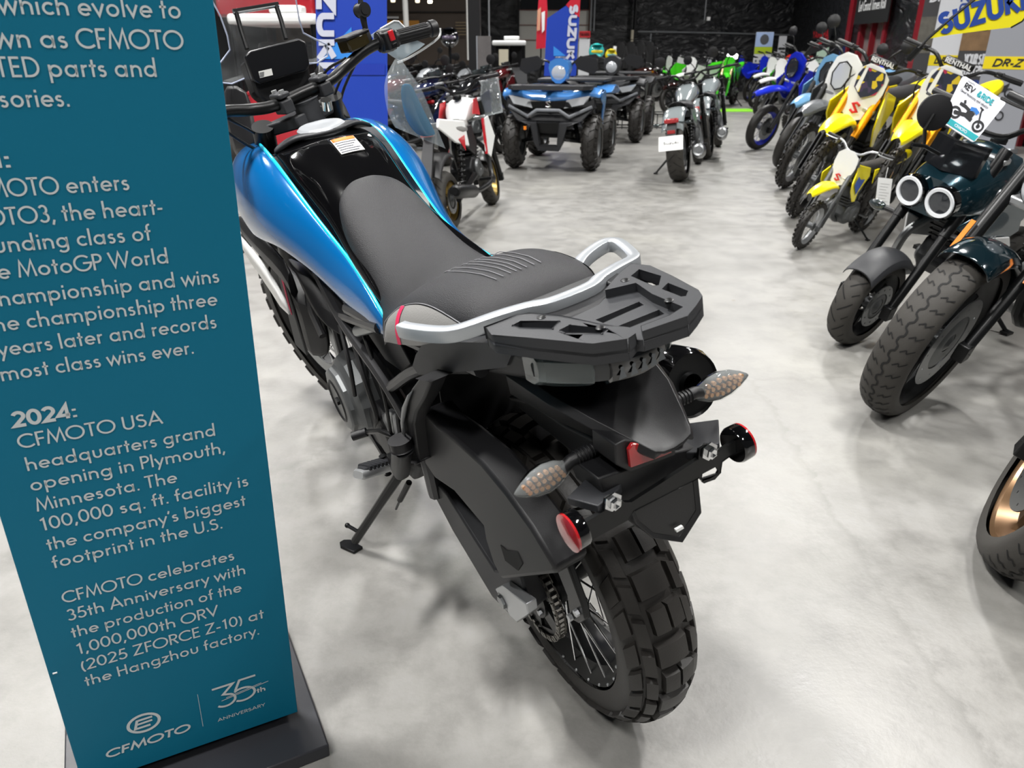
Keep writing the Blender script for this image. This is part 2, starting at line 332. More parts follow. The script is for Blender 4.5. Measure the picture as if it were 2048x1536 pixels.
lines = [('which evolve to', -2, 26, 364, 38), ('wn as CFMOTO', -10, 96, 368, 97), ('TED parts and', -6, 152, 317, 154), ('ssories.', -22, 213, 143, 213),
 ('MOTO enters', -22, 391, 262, 380), ('OTO3, the heart-', -26, 448, 328, 428), ('ounding class of', -42, 505, 304, 479), ('e MotoGP World', -4, 553, 340, 526), ('hampionship and wins', -2, 607, 440, 564),
 ('he championship three', -12, 657, 436, 611), ('years later and records', -3, 706, 435, 656), ('most class wins ever.', 2, 757, 389, 705),
 ('CFMOTO USA', 37, 891, 327, 845), ('headquarters grand', 52, 934, 433, 870), ('opening in Plymouth,', 61, 976, 451, 903), ('Minnesota. The', 73, 1016, 356, 962), ('100,000 sq. ft. facility is', 81, 1056, 498, 968),
 ("the company's biggest", 94, 1093, 492, 1009), ('footprint in the U.S.', 105, 1130, 446, 1053), ('CFMOTO celebrates', 125, 1199, 470, 1117), ('35th Anniversary with', 135, 1235, 492, 1144),
 ('the production of the', 143, 1268, 484, 1180), ('1,000,000th ORV', 153, 1302, 438, 1226), ('(2025 ZFORCE Z-10) at', 161, 1334, 528, 1233), ('the Hangzhou factory.', 170, 1365, 519, 1265)]
for s, x0, y0, x1, y1 in lines:
    a, t = pl(x0, y0); a1, t1 = pl(x1, y1)
    obj('text_line', text(MB(), s, S(a, (t + t1) / 2, .0066), SIGN_A, SIGN_E, .0208, a1 - a, .118), LET, sg, sharp=180)
for s, x0, y0, x1, y1 in [('1:', -14, 335, 25, 332), ('2024:', 27, 850, 157, 829)]:
    a, t = pl(x0, y0); a1, t1 = pl(x1, y1); obj('year_heading', text(MB(), s, S(a, (t + t1) / 2, .0066), SIGN_A, SIGN_E, .0208, a1 - a, .2), LET, sg, sharp=180)
# emblem, wordmark, rule and anniversary mark
a, t = pl(210, 1509); a1, t1 = pl(380, 1457)
mb = MB(); text(mb, 'CFMOTO', S(a, (t + t1) / 2, .0066), SIGN_A, SIGN_E, .0165, a1 - a, .17, slant=.12)
obj('wordmark', mb, LET, sg, sharp=180); mb = MB()
cx, cy = pl(287, 1440); f = lambda q: S(cx + q.x, cy + q.y, .0066)
ribbon(mb, arc(0, 0, .0235, .0185, 0, 360, 32), .0048, f)
ribbon(mb, [(.014, .0085), (-.009, .0085), (-.014, -.008), (.009, -.008)], .0042, f); ribbon(mb, [(.013, .001), (-.011, .0005)], .004, f)
obj('emblem', mb, LET, sg, sharp=180); mb = MB()
ribbon(mb, [pl(394, 1383), pl(405, 1447)], .0007, lambda q: S(q.x, q.y, .0066))
obj('rule', mb, LET, sg, sharp=180); mb = MB()
o1 = pl(430, 1415); u = lambda q: S(o1[0] + q.x, o1[1] + q.y, .0066)
ribbon(mb, [(.0, .0485), (.034, .0485), (.016, .03), (.028, .026)], .0042, u); ribbon(mb, arc(.018, .0155, .0165, .0135, 55, -140, 14), .0042, u)
ribbon(mb, [(.072, .0505), (.045, .0505), (.036, .0295)], .0042, u); ribbon(mb, arc(.048, .0165, .0195, .0145, 135, -130, 18), .0042, u)
ribbon(mb, [(.012, .0165), (.092, .0275)], .0012, u); ribbon(mb, [(.02, .0205), (.08, .0287)], .0012, u)
text(mb, 'th', S(o1[0] + .07, o1[1] + .008, .0066), SIGN_A, SIGN_E, .011, .016, .2)
a, t = pl(434, 1436); a1, t1 = pl(530, 1408); text(mb, 'ANNIVERSARY', S(a, (t + t1) / 2, .0066), SIGN_A, SIGN_E, .0072, a1 - a, .13)
obj('anniversary_mark', mb, LET, sg, sharp=180)
obj('scuff_mark', MB().box(S(*pl(110, 1340), .0064), (.006, .002, .002), Matrix((SIGN_A, SIGN_N, SIGN_E)).transposed()), WHT, sg)
# ================================================================ main motorcycle: blue adventure bike seen from behind
bike = thing('adventure_motorcycle', 'large blue and black adventure motorcycle seen from behind, beside the teal sign', 'motorcycle', (BX, BY, 0), (-LN, 0, HD))
def sy(p): return (p[0], -p[1], p[2])
def mirror(name, fn, m, **k):                       # left part and its mirrored right twin
    a = fn(1); b = MB(); t = fn(1); b.v = [sy(p) for p in t.v]; b.f = [f[::-1] for f in t.f]
    return obj(name, a, m, bike, **k), obj(name, b, m, bike, **k)
def prof_torus(mb, c, Rm, w, h, n=72, k=14, a=(0, 2 * PI), y=0):
    # tyre carcass: Rm outer radius, w width, h section height
    rows = []
    for i in range(n):
        t = 2 * PI * i / n; row = []
        for j in range(k + 1):
            u = PI * (j / k) * 1.24 - PI * .12
            yy = w / 2 * math.cos(u); rr = Rm - h + h * (.42 + .58 * math.sin(u)) if math.sin(u) > 0 else Rm - h + h * (.42 + .85 * math.sin(u))
            row.append((c[0] + rr * math.cos(t), c[1] + yy, c[2] + rr * math.sin(t)))
        rows.append(row)
    return mb.grid(rows, True, False)
def tread_blk(mb, c, Rm, w, t0, t1, u0, u1, hgt, h, sk=0, taper=.06):
    # a tread block between angles t0..t1 round the wheel and section angles u0..u1
    def pt(t, u, e):
        yy = (w / 2 + e * abs(math.cos(u))) * math.cos(u); rr = Rm - h + h * (.42 + .58 * math.sin(u)) + e * math.sin(u)
        return (c[0] + rr * math.cos(t), c[1] + yy, c[2] + rr * math.sin(t))
    nu = max(2, int(abs(u1 - u0) / .22) + 1); nt = 3; d = (t1 - t0) * taper; g = (u1 - u0) * taper
    bot = [[pt(t0 + (t1 - t0) * i / nt + sk * (j / nu - .5), u0 + (u1 - u0) * j / nu, -.002) for j in range(nu + 1)] for i in range(nt + 1)]
    top = [[pt(t0 + d + (t1 - t0 - 2 * d) * i / nt + sk * (j / nu - .5), u0 + g + (u1 - u0 - 2 * g) * j / nu, hgt) for j in range(nu + 1)] for i in range(nt + 1)]
    mb.grid(top); per = lambda G: G[0] + [r[-1] for r in G[1:]] + G[-1][-2::-1] + [r[0] for r in G[-2:0:-1]]
    mb.grid([per(bot), per(top)], False, True)
def spokes(mb, c, yh, rh, rr, n, r=.0016, yr=.0):
    for i in range(n):
        s = 1 if i % 2 else -1; a = 2 * PI * i / n; b = a + (.42 if (i // 2) % 2 else -.42)
        mb.cyl((c[0] + rh * math.cos(b), c[1] + s * yh, c[2] + rh * math.sin(b)), (c[0] + rr * math.cos(a), c[1] + s * yr, c[2] + rr * math.sin(a)), r, n=6)

# ---- rear wheel
RC = (.135, 0, .306); RR, RW = .289, .132
tb = MB(); prof_torus(tb, RC, RR, RW, .08)
tyre = obj('rear_tyre', tb, RUB, bike, sharp=40)
blk = MB(); NB = 30
for i in range(NB):
    t = 2 * PI * i / NB; dt = 2 * PI / NB; u = PI / 2; sft = .05 if i % 2 else -.05
    if i % 2:
        tread_blk(blk, RC, RR, RW, t + .12 * dt, t + .86 * dt, u - .43 + sft, u + .0 + sft - .012, .012, .08)
        tread_blk(blk, RC, RR, RW, t + .12 * dt, t + .86 * dt, u + .012 + sft, u + .43 + sft, .012, .08)
    else:
        tread_blk(blk, RC, RR, RW, t + .12 * dt, t + .86 * dt, u - .43 + sft, u + .43 + sft, .012, .08)
    for s in (1, -1):
        tread_blk(blk, RC, RR, RW, t + .3 * dt, t + 1.12 * dt, u + s * .5, u + s * .80, .0095, .08, .03 * s)
        tread_blk(blk, RC, RR, RW, t - .02 * dt, t + .78 * dt, u + s * .86, u + s * 1.26, .0075, .08, -.04 * s)
obj('tread', blk, RUB, tyre, sharp=30)
rim = MB(); rim.lathe([(r * .92, y) for r, y in [(.222, -.052), (.232, -.058), (.236, -.05), (.226, -.044), (.205, -.03), (.196, 0), (.205, .03), (.226, .044), (.236, .05), (.232, .058), (.222, .052), (.2, .036), (.19, 0), (.2, -.036), (.222, -.052)]], RC, (0, 1, 0), 64)
rimo = obj('rear_rim', rim, BLK, bike)
nip = MB()
for i in range(28):
    a = 2 * PI * i / 28
    for s in (1, -1): nip.ell((RC[0] + .211 * math.cos(a), s * .0565, RC[2] + .211 * math.sin(a)), (.0032, .003, .0032), 8, 5)
nipo = obj('spoke_nipple', nip, ALU, rimo); nipo['kind'] = 'stuff'
sp = MB(); spokes(sp, RC, .042, .05, .205, 40, .0019, .048); spo = obj('rear_spokes', sp, CHR, bike); spo['kind'] = 'stuff'
hb = MB(); hb.lathe([(.012, -.095), (.03, -.09), (.05, -.06), (.054, -.045), (.036, -.035), (.034, .03), (.054, .042), (.056, .06), (.04, .075), (.012, .08)], RC, (0, 1, 0), 28, True); obj('rear_hub', hb, BLK, bike)
# ---- sprocket, chain
spk = MB(); pts = []; NT = 42; SY = .088
for i in range(NT * 2): a = PI * i / NT; r = .103 if i % 2 else .0965; pts.append((RC[0] + r * math.cos(a), SY, RC[2] + r * math.sin(a)))
hol = []
for k in range(6):
    a0 = 2 * PI * k / 6
    hol.append([(RC[0] + r * math.cos(a0 + q), SY, RC[2] + r * math.sin(a0 + q)) for r, q in ((.06, -.18), (.086, -.3), (.086, .3), (.06, .18))])
spk.holed([pts] + hol, (0, .006, 0)); spk.lathe([(.058, .0), (.06, .01), (.042, .014), (.02, .02)], (RC[0], SY, RC[2]), (0, 1, 0), 24); sprk = obj('rear_sprocket', spk, BLK, bike, sharp=30)
bt = MB()
for k in range(6):
    a = 2 * PI * k / 6 + .5; bt.cyl((RC[0] + .05 * math.cos(a), SY + .008, RC[2] + .05 * math.sin(a)), (RC[0] + .05 * math.cos(a), SY + .018, RC[2] + .05 * math.sin(a)), .006, n=6)
bto = obj('sprocket_bolts', bt, ALU, sprk); bto['kind'] = 'stuff'
ch = MB(); FS = (.66, .40); fr = .038
path = [(RC[0] + .1 * math.cos(a), RC[2] + .1 * math.sin(a)) for a in np.linspace(R(-97), R(-263), 24)]
path = path + [(FS[0] + fr * math.cos(a), FS[1] + fr * math.sin(a)) for a in np.linspace(R(97), R(-83), 8)]
loop = [Vector((p[0], SY + .003, p[1])) for p in path]; tot = []; 
for i in range(len(loop)):
    a, b = loop[i], loop[(i + 1) % len(loop)]; k = max(1, round((b - a).length / .0145)); tot += [a.lerp(b, j / k) for j in range(k)]
for i in range(len(tot)):
    a, b = tot[i], tot[(i + 1) % len(tot)]; d = (b - a).normalized(); Mx = Matrix((d, (0, 1, 0), d.cross(Vector((0, 1, 0))))).transposed(); o = .0075 if i % 2 else .0055
    for s in (1, -1): ch.box((a + b) / 2 + Vector((0, s * o, 0)), (.0185, .0016, .011), Mx)
    ch.cyl(a + Vector((0, -.009, 0)), a + Vector((0, .009, 0)), .0042, n=6)
cho = obj('chain', ch, mat('chain_steel', '77746e', .35, .9), bike); cho['kind'] = 'stuff'

# ---- swingarm with chain guard, axle adjuster
def arm(s):
    m = MB(); prof = [(.60, .43, .47, .07), (.44, .44, .55, .10), (.34, .43, .565, .105), (.24, .375, .475, .10), (.18, .31, .40, .09), (.13, .285, .37, .085), (.10, .29, .35, .085)]
    rings = []
    for x, z0, z1, y in prof: rings.append([(x, y, z0), (x, y + .034, z0 + .008), (x, y + .036, z1 - .012), (x, y + .026, z1), (x, y + .002, z1 - .004), (x, y - .004, z0 + .01)])
    return m.loft(rings)
sa = MB(); sa.prism([P(x, y, y=.13) for x, y in [(846, 900), (864, 958), (892, 988), (947, 1076), (988, 1140), (1040, 1150), (1060, 1215), (1032, 1244), (985, 1196), (905, 1062), (862, 980)]], (0, -.04, 0)); obj('swingarm', sa, PLG, bike, bevel=.005)
sr = MB(); sr.v = [sy(p) for p in arm(1).v]; sr.f = [f[::-1] for f in arm(1).f]; sr.cyl((.50, -.15, .44), (.50, .15, .44), .03, n=16); obj('swingarm', sr, PLA, bike, bevel=.004)
cg = MB(); cgp = [(836, 824), (849, 822), (871, 850), (905, 876), (960, 925), (1010, 985), (1060, 1054), (1112, 1140), (1108, 1150), (1003, 1160), (985, 1125), (969, 1075), (965, 1052), (908, 984), (870, 958), (848, 925)]
cg.prism([P(x, y, y=.155) for x, y in cgp], (0, -.055, 0)); cgo = obj('chain_guard', cg, PLA, bike, bevel=.007)
cv = MB(); cv.prism([P(x, y, y=.1565) for x, y in [(1000, 1090), (1012, 1100), (1034, 1104), (1045, 1128), (1036, 1142), (1010, 1122)]], (0, -.004, 0)); obj('guard_recess', cv, mat('groove_black', '0b0b0b', .8), cgo, bevel=.001)
lg = MB(); q = [P(x, y, y=.14) for x, y in [(925, 985), (958, 1010), (1045, 1130), (1108, 1140), (1080, 1152), (1003, 1160), (985, 1130)]]
ad = MB(); ad.prism([P(x, y, y=.15) for x, y in [(990, 1178), (1003, 1172), (1052, 1208), (1056, 1228), (1034, 1245), (1020, 1232)]], (0, -.02, 0)); obj('axle_adjuster', ad, ALU, bike, bevel=.002)
ax = MB(); ax.cyl((RC[0], .10, RC[2]), (RC[0], .155, RC[2]), .013, n=6); ax.cyl((RC[0], .145, RC[2]), (RC[0], .150, RC[2]), .018, n=20); obj('axle_nut', ax, STE, bike)
sg2 = MB(); sg2.prism([P(x, y, y=.118) for x, y in [(1108, 1128), (1130, 1120), (1165, 1215), (1170, 1240), (1158, 1248), (1140, 1238), (1133, 1190)]], (0, -.012, 0)); obj('sprocket_guard', sg2, BLK, bike, bevel=.003)
for px, py in [(1143, 1233), (1156, 1224)]:
    p = Vector(P(px, py, y=.119)); obj('guard_bolt', MB().cyl(p, p + Vector((0, .006, 0)), .006, n=6), ALU, bike)
# ---- rear inner fender and shock
mf = MB(); mf.grid([[(x, y, z) for y in (-.095, -.06, 0, .06, .095)] for x, z in ((.30, .78), (.335, .70), (.36, .60), (.355, .52), (.35, .47))]); obj('splash_guard', mf, PLA, bike, solid=.005, bevel=.001)
spr = MB(); hel = [(.42 + .05 * (i / 100) + .034 * math.cos(i * .5) , .015 + .034 * math.sin(i * .5), .50 + .22 * i / 100) for i in range(101)]; spr.tube(hel, .0065, 8); obj('shock_spring', spr, mat('spring_grey', '77797a', .35, .4), bike)
shk = MB(); shk.cyl((.415, .015, .46), (.475, .015, .76), .02, n=16); shk.cyl((.41, .015, .44), (.42, .015, .5), .032, n=16); obj('shock_body', shk, STE, bike)

# ---- seat
SEC = [(.735, .952, .045, .03), (.715, .95, .075, .04), (.66, .922, .092, .055), (.60, .888, .099, .065), (.52, .853, .108, .075), (.44, .832, .126, .085), (.38, .828, .146, .09), (.335, .836, .160, .075), (.30, .858, .165, .072), (.26, .880, .158, .088), (.20, .893, .146, .088), (.14, .902, .132, .08), (.09, .903, .118, .062), (.055, .893, .102, .045), (.038, .87, .085, .02)]
def seat_at(x, t, e=0, n=2.7):
    for i in range(len(SEC) - 1):
        a, b = SEC[i], SEC[i + 1]
        if a[0] >= x >= b[0]: break
    k = (a[0] - x) / (a[0] - b[0]); zc, w, h = [a[j] + (b[j] - a[j]) * k for j in (1, 2, 3)]
    c, s = math.cos(t), math.sin(t); sg_ = lambda v, p: math.copysign(abs(v) ** p, v)
    return (x, (w + e) * sg_(c, 2 / n), zc - h + (h + e) * max(0, s) ** (2 / n))
se = MB(); se.grid([[seat_at(x[0], PI * j / 24) for j in range(25)] for x in SEC]); 
ring0 = [seat_at(.038, PI * j / 24) for j in range(25)]
se.add(ring0 + [(.045, .0, .84)], [[i, i + 1, 25] for i in range(24)])
seat = obj('seat', se, SEAT, bike, sub=2, sharp=180); seat.location.y = .014
def patch(x0, x1, top, bot, e, nx=14, nt=8):
    rows = []
    for i in range(nx + 1):
        f = i / nx; x = x0 + (x1 - x0) * f; t1 = top(f); t0 = bot(f); rows.append([seat_at(x, t0 + (t1 - t0) * j / nt, e) for j in range(nt + 1)])
    return MB().grid(rows)
tp = lambda f: .02 + .62 * math.sin(PI * min(1, max(0, f)) ** .72) ** .6
obj('side_cover', patch(.305, .06, tp, lambda f: 0, .0016, 20), SEATG, seat, sub=1, label='light grey vinyl side insert')
obj('side_cover', (lambda m: (setattr(m, 'v', [sy(p) for p in m.v]), setattr(m, 'f', [q[::-1] for q in m.f]), m)[2])(patch(.305, .06, tp, lambda f: 0, .0016, 20)), SEATG, seat, sub=1)
obj('accent_stripe', patch(.254, .243, lambda f: tp(.26) * .995, lambda f: 0, .0026, 3), MAG, seat, label='magenta accent stripe')
st = MB()
for yy in (-.045, -.015, .015, .045):
    for d in (-.007, .007):
        st.tube([Vector(seat_at(.265 - .165 * i / 16, math.acos(max(-1, min(1, math.copysign(abs((yy + d) / .14) ** 1.6, yy + d)))), .0006)) for i in range(17)], .0007, 5)
    st.tube([Vector(seat_at(.265 + .006 * math.sin(a), math.acos(max(-1, min(1, math.copysign(abs((yy - .007 * math.cos(a)) / .14) ** 1.6, (yy - .007 * math.cos(a)))))), .0006)) for a in np.linspace(0, PI, 7)], .0007, 5)
sto = obj('seat_stitching', st, mat('stitch_thread', '77777a', .7), seat); sto['kind'] = 'stuff'
st2 = MB(); st2.tube([Vector(seat_at(.305 - .245 * f, tp(f) + .03, .001)) for f in np.linspace(0, 1, 30)], .0008, 5); obj('seam', st2, mat('stitch_thread', '77777a', .7), seat)

# ---- tank
tk = MB(); TS = [(1.16, .975, .085, .95), (1.10, 1.0, .105, .97), (1.03, 1.018, .118, .98), (.96, 1.022, .121, .972), (.90, 1.008, .121, .955), (.84, .983, .116, .922), (.78, .955, .112, .89), (.74, .935, .110, .868), (.68, .90, .110, .843), (.60, .86, .113, .82), (.50, .82, .12, .80), (.40, .78, .128, .77)]
rows = []
for x, zc, w, ze in TS:
    zi = ze + .028
    rows.append([(x, y, z) for y, z in [(w * 1.01, ze - .05), (w * 1.02, ze), (w * .93, zi), (w * .72, zc - .014), (w * .4, zc - .003), (0, zc), (-w * .4, zc - .003), (-w * .72, zc - .014), (-w * .93, zi), (-w * 1.02, ze), (-w * 1.01, ze - .05)]])
tk.grid(rows); tank = obj('fuel_tank', tk, GLB, bike, sub=2, sharp=180); tank.location.y = .01
tc = MB(); crow = []
for x, k, dx in ((1.13, .74, 0), (1.07, .93, 0), (1.0, .99, 0), (.95, .985, .05), (.94, .97, .055)):
    row = []
    for y in np.linspace(-1, 1, 13):
        xx = x + dx * abs(y) ** 2
        for i in range(len(TS) - 1):
            if TS[i][0] >= xx >= TS[i + 1][0]: break
        q_ = (TS[i][0] - xx) / (TS[i][0] - TS[i + 1][0]); zc, w, ze = [TS[i][j] + (TS[i + 1][j] - TS[i][j]) * q_ for j in (1, 2, 3)]
        row.append((xx, y * w * k * 1.03, zc + .004 - (zc - ze - .02) * max(0, (abs(y) - .55) / .45) ** 1.6))
    crow.append(row)
tc.grid(crow); obj('tank_collar', tc, PLG, bike, solid=.01, sub=1)
fc = MB(); fc.lathe([(.0, .006), (.03, .006), (.034, .008), (.05, .007), (.056, .002), (.056, -.02)], (1.0, 0, 1.028), V(-.06, 0, 1), 32); fco = obj('filler_cap', fc, mat('cap_silver', 'a3a6aa', .35, .3), bike)
# warning sticker
def on_tank(px, py): return Vector(P(px, py, z=1.0))
def tank_pt(x, y):
    for i in range(len(TS) - 1):
        a, b = TS[i], TS[i + 1]
        if a[0] >= x >= b[0]: break
    k = (a[0] - x) / (a[0] - b[0]); zc = a[1] + (b[1] - a[1]) * k; w = a[2] + (b[2] - a[2]) * k
    q = abs(y) / w; return Vector((x, y, zc + .0 - .003 * (q / .4) ** 2 * 1.0 + .0008))
def stick(mb, x0, x1, y0, y1, lift=0):
    mb.grid([[tank_pt(x0 + (x1 - x0) * i / 4, y0 + (y1 - y0) * j / 4) + Vector((0, 0, lift)) for j in range(5)] for i in range(5)])
sk_ = MB(); stick(sk_, .905, .845, .004, -.05, .001); lab = obj('warning_label', sk_, mat('label_white', 'e4e4e0', .5), tank, solid=.0006, label='white warning label with orange heading')
sk2 = MB(); stick(sk2, .904, .891, .003, -.049, .0016); obj('label_heading', sk2, mat('label_orange', 'e56a1a', .5), tank, solid=.0004)
sk3 = MB()
for i in range(5): x = .886 - i * .0085; stick(sk3, x, x - .0035, .001, -.046 + .006 * (i % 3), .0016)
obj('label_lines', sk3, mat('label_ink', '3a3c44', .6), tank, solid=.0003)
# side panels, stripe
def blue(s):
    m = MB(); rows = [[(x, *p) for p in r] for x, r in [
     (1.25, [(.10, 1.0), (.15, .99), (.19, .94), (.20, .87), (.18, .80)]), (1.12, [(.118, 1.012), (.165, 1.01), (.205, .96), (.215, .88), (.20, .81)]),
     (1.02, [(.125, 1.01), (.165, 1.0), (.205, .95), (.218, .88), (.20, .82)]), (.95, [(.127, .995), (.162, .985), (.20, .94), (.212, .875), (.195, .825)]),
     (.88, [(.125, .965), (.155, .955), (.187, .915), (.20, .86), (.185, .825)]), (.82, [(.121, .93), (.145, .92), (.172, .885), (.183, .84), (.172, .81)]),
     (.74, [(.117, .888), (.134, .878), (.152, .848), (.163, .81), (.154, .785)]), (.66, [(.110, .848), (.124, .838), (.139, .812), (.15, .78), (.143, .755)]),
     (.58, [(.111, .820), (.122, .812), (.136, .792), (.144, .76), (.138, .742)]), (.50, [(.119, .801), (.128, .796), (.138, .78), (.143, .755), (.138, .742)]),
     (.42, [(.130, .786), (.137, .782), (.143, .775), (.144, .757), (.14, .748)]), (.37, [(.135, .772), (.138, .77), (.14, .764), (.141, .758), (.139, .752)])]]
    return m.grid(rows)
bl, br = mirror('side_panel', blue, BLUE, sub=2, solid=.006, sharp=180)
def strp(s):
    m = MB(); e = [(1.10, .118, 1.014), (1.02, .125, 1.012), (.95, .127, .997), (.88, .125, .967), (.82, .121, .932), (.74, .117, .890), (.66, .110, .850), (.58, .111, .822), (.50, .119, .803), (.42, .130, .788), (.385, .134, .778)]
    return m.grid([[(x, y - .003, z + .003), (x, y + .001, z + .003), (x, y + .004, z - .002)] for x, y, z in e])
for o_ in mirror('edge_stripe', strp, CYAN, sub=1, solid=.0015) + (bl, br): o_.location.y = .01
def scoop(s): return MB().ell((.985, .247, .915), (.045, .012, .045), 20, 12, Matrix.Rotation(.5, 3, 'Y'))
# black wing and white blade under the blue
def wing(s):
    m = MB(); rows = []
    for px, py, w in [(470, 440, .03), (500, 480, .045), (545, 520, .05), (575, 560, .06), (592, 620, .05), (612, 690, .035)]:
        p = Vector(P(px, py, y=.20)); rows.append([p + Vector((w * .2, -.02, .02)), p, p + Vector((-w * .3, .004, -w)), p + Vector((-w, -.05, -w * 1.2))])
    return m.grid(rows)
mirror('lower_wing', wing, PLA, solid=.006, sub=1)
def blade(s):
    m = MB(); A = [(478, 470), (497, 492), (522, 522), (550, 565), (568, 598), (580, 628)]; B = [(483, 490), (500, 520), (520, 548), (545, 585), (562, 612), (579, 628)]
    return m.grid([[P(*a, y=.208), P(*b, y=.204)] for a, b in zip(A, B)])
mirror('white_blade', blade, WHT, solid=.006, label='white lower fairing blade')
def inner(s):
    m = MB(); rows = [[P(x, y, y=.18), P(x2, y2, y=.14)] for x, y, x2, y2 in [(560, 510, 600, 520), (590, 540, 640, 560), (610, 600, 680, 640), (650, 660, 720, 690)]]
    return m.grid(rows)
mirror('radiator_cowl', inner, PLA, solid=.01, sub=1)

# ---- frame tubes, seat subframe
fr_ = MB()
for s in (1, -1):
    for pts, r in [([(1.12, .05 * s, .93), (.95, .12 * s, .80), (.70, .15 * s, .70), (.48, .15 * s, .62), (.40, .14 * s, .50), (.44, .13 * s, .36)], .016), ([(1.10, .05 * s, .84), (1.02, .1 * s, .60), (.95, .12 * s, .35), (.80, .12 * s, .24)], .015),
                   ([(.62, .15 * s, .74), (.36, .14 * s, .765), (.06, .12 * s, .80)], .013), ([(.46, .15 * s, .62), (.30, .135 * s, .715), (.10, .12 * s, .79)], .012), ([(.70, .15 * s, .70), (.42, .15 * s, .76)], .012)]:
        fr_.tube(smooth_path(pts, 4), r, 10)
obj('frame', fr_, mat('frame_grey', '3d3d3f', .35, .6), bike)
sbt = MB(); sbt.cyl(P(716, 662, y=.155), P(800, 640, y=.12), .012, n=14); obj('cross_tube', sbt, STE, bike)
sp2 = MB(); sp2.prism([P(x, y, y=.125) for x, y in [(735, 668), (785, 660), (822, 730), (805, 745), (770, 720)]], (0, -.02, 0)); obj('side_cover_panel', sp2, PLG, bike, bevel=.003)

# ---- engine
en = MB(); en.prism([(x, .13, z) for x, z in [(.52, .38), (.60, .30), (.90, .27), (.98, .36), (.92, .50), (.75, .56), (.58, .54)]], (0, -.26, 0)); eng = obj('engine', en, DARK, bike, bevel=.012)
cy = MB(); cy.prism([(x, .09, z) for x, z in [(.78, .54), (.95, .48), (1.04, .68), (.90, .76)]], (0, -.18, 0)); obj('cylinder_head', cy, DARK, bike, bevel=.01)
ecx, ecz = .775, .475
al = MB(); al.lathe([(.105, -.06), (.108, 0), (.098, .022), (.082, .034), (.078, .05), (.06, .053), (.03, .052), (0, .05)], (ecx, .15, ecz), (0, 1, 0), 11); obj('engine_cover', al, ENG, bike, bevel=.004, sharp=20)
er = MB(); er.lathe([(.045, .052), (.05, .056), (.055, .052)], (ecx, .15, ecz), (0, 1, 0), 30); er.cyl((ecx, .2, ecz), (ecx, .207, ecz), .01, n=6); obj('cover_ring', er, DARK, bike)
sc_ = MB(); sc_.lathe([(.07, -.03), (.07, .01), (.055, .022), (0, .024)], (.64, .14, .43), (0, 1, 0), 20); obj('sprocket_cover', sc_, PLA, bike, bevel=.004)
for pts, r in [([(.62, .16, .66), (.58, .17, .58), (.60, .165, .5), (.66, .16, .44)], .006), ([(.70, .16, .68), (.66, .175, .60), (.68, .18, .52)], .005), ([(1.0, .12, .75), (.9, .17, .68), (.82, .18, .62)], .009), ([(.56, .15, .70), (.5, .16, .6), (.54, .16, .48), (.6, .15, .38)], .004)]: obj('hose', MB().tube(smooth_path(pts, 5), r, 8), PLA, bike)
pa = MB(); pa.prism([P(x, y, y=.155) for x, y in [(762, 830), (775, 820), (786, 830), (790, 860), (800, 905), (788, 915), (772, 870)]], (0, -.012, 0)); obj('pivot_plate', pa, ALU, bike, bevel=.004)
# shift lever, rider peg, passenger peg bracket, side stand
sl = MB(); a, b = Vector(P(705, 873, y=.215)), Vector(P(733, 864, y=.185)); sl.cyl(a, b, .0105, n=12); c = Vector(P(785, 872, y=.16)); slv = MB(); slv.tube([b, Vector(P(760, 862, y=.175)), c], .006, 8); lv = obj('shift_lever', slv, BLK, bike); obj('shift_pad', sl, PLA, lv)
pg0, pg1 = Vector(P(780, 930, y=.175)), Vector(P(716, 950, y=.255)); d = (pg1 - pg0).normalized()
peg_d = d.copy(); pgm = MB(); up = Vector((0, 0, 1)); sd = d.cross(up).normalized(); up = sd.cross(d)
def slab(mb, o, d, sd, up, L, w, h, rr=8):
    ring = lambda k: [o + d * k + sd * (w / 2 * math.copysign(abs(math.cos(a)) ** .6, math.cos(a))) + up * (h / 2 * math.copysign(abs(math.sin(a)) ** .6, math.sin(a))) for a in np.linspace(0, 2 * PI, 17)[:-1]]
    return mb.loft([ring(0), ring(L * .92), [o + d * L + (p - o - d * L) * .75 for p in ring(L)]])
slab(pgm, pg0, d, sd, up, (pg1 - pg0).length, .036, .022); peg = obj('foot_peg', pgm, ALU, bike)
pr_ = MB()
for k in range(6): slab(pr_, pg0 + d * (.014 + k * .0125) + up * .012, d, sd, up, .008, .034, .014)
slab(pr_, pg0 + d * .008 + up * .009, d, sd, up, (pg1 - pg0).length - .016, .026, .012); obj('peg_rubber', pr_, PLG, peg)
hc = MB(); hc.box(Vector(P(795, 925, y=.17)), (.03, .03, .045)); hc.cyl(pg0 + Vector((0, .01, -.02)), pg0 + Vector((0, .01, .03)), .006, n=8); obj('peg_hanger', hc, BLK, bike, bevel=.004)
ar = MB(); rows = []
for px, py, px2, py2 in [(838, 756, 862, 762), (822, 778, 848, 796), (808, 812, 832, 824), (804, 850, 826, 850), (808, 890, 832, 895), (815, 925, 838, 925)]:
    a, b = Vector(P(px, py, y=.185)), Vector(P(px2, py2, y=.178)); rows.append([a, b, b + Vector((0, -.03, 0)), a + Vector((0, -.03, 0))])
ar.loft(rows); arch = obj('peg_bracket', ar, PLA, bike, bevel=.004)
ars = MB(); rows = [[Vector(P(px, py, y=.188)), Vector(P(px2, py2, y=.188))] for px, py, px2, py2 in [(816, 790, 824, 782), (805, 815, 814, 812), (802, 845, 808, 845), (806, 872, 810, 872)]]; ars.grid(rows); obj('heel_guard', ars, ENG, arch, solid=.003)
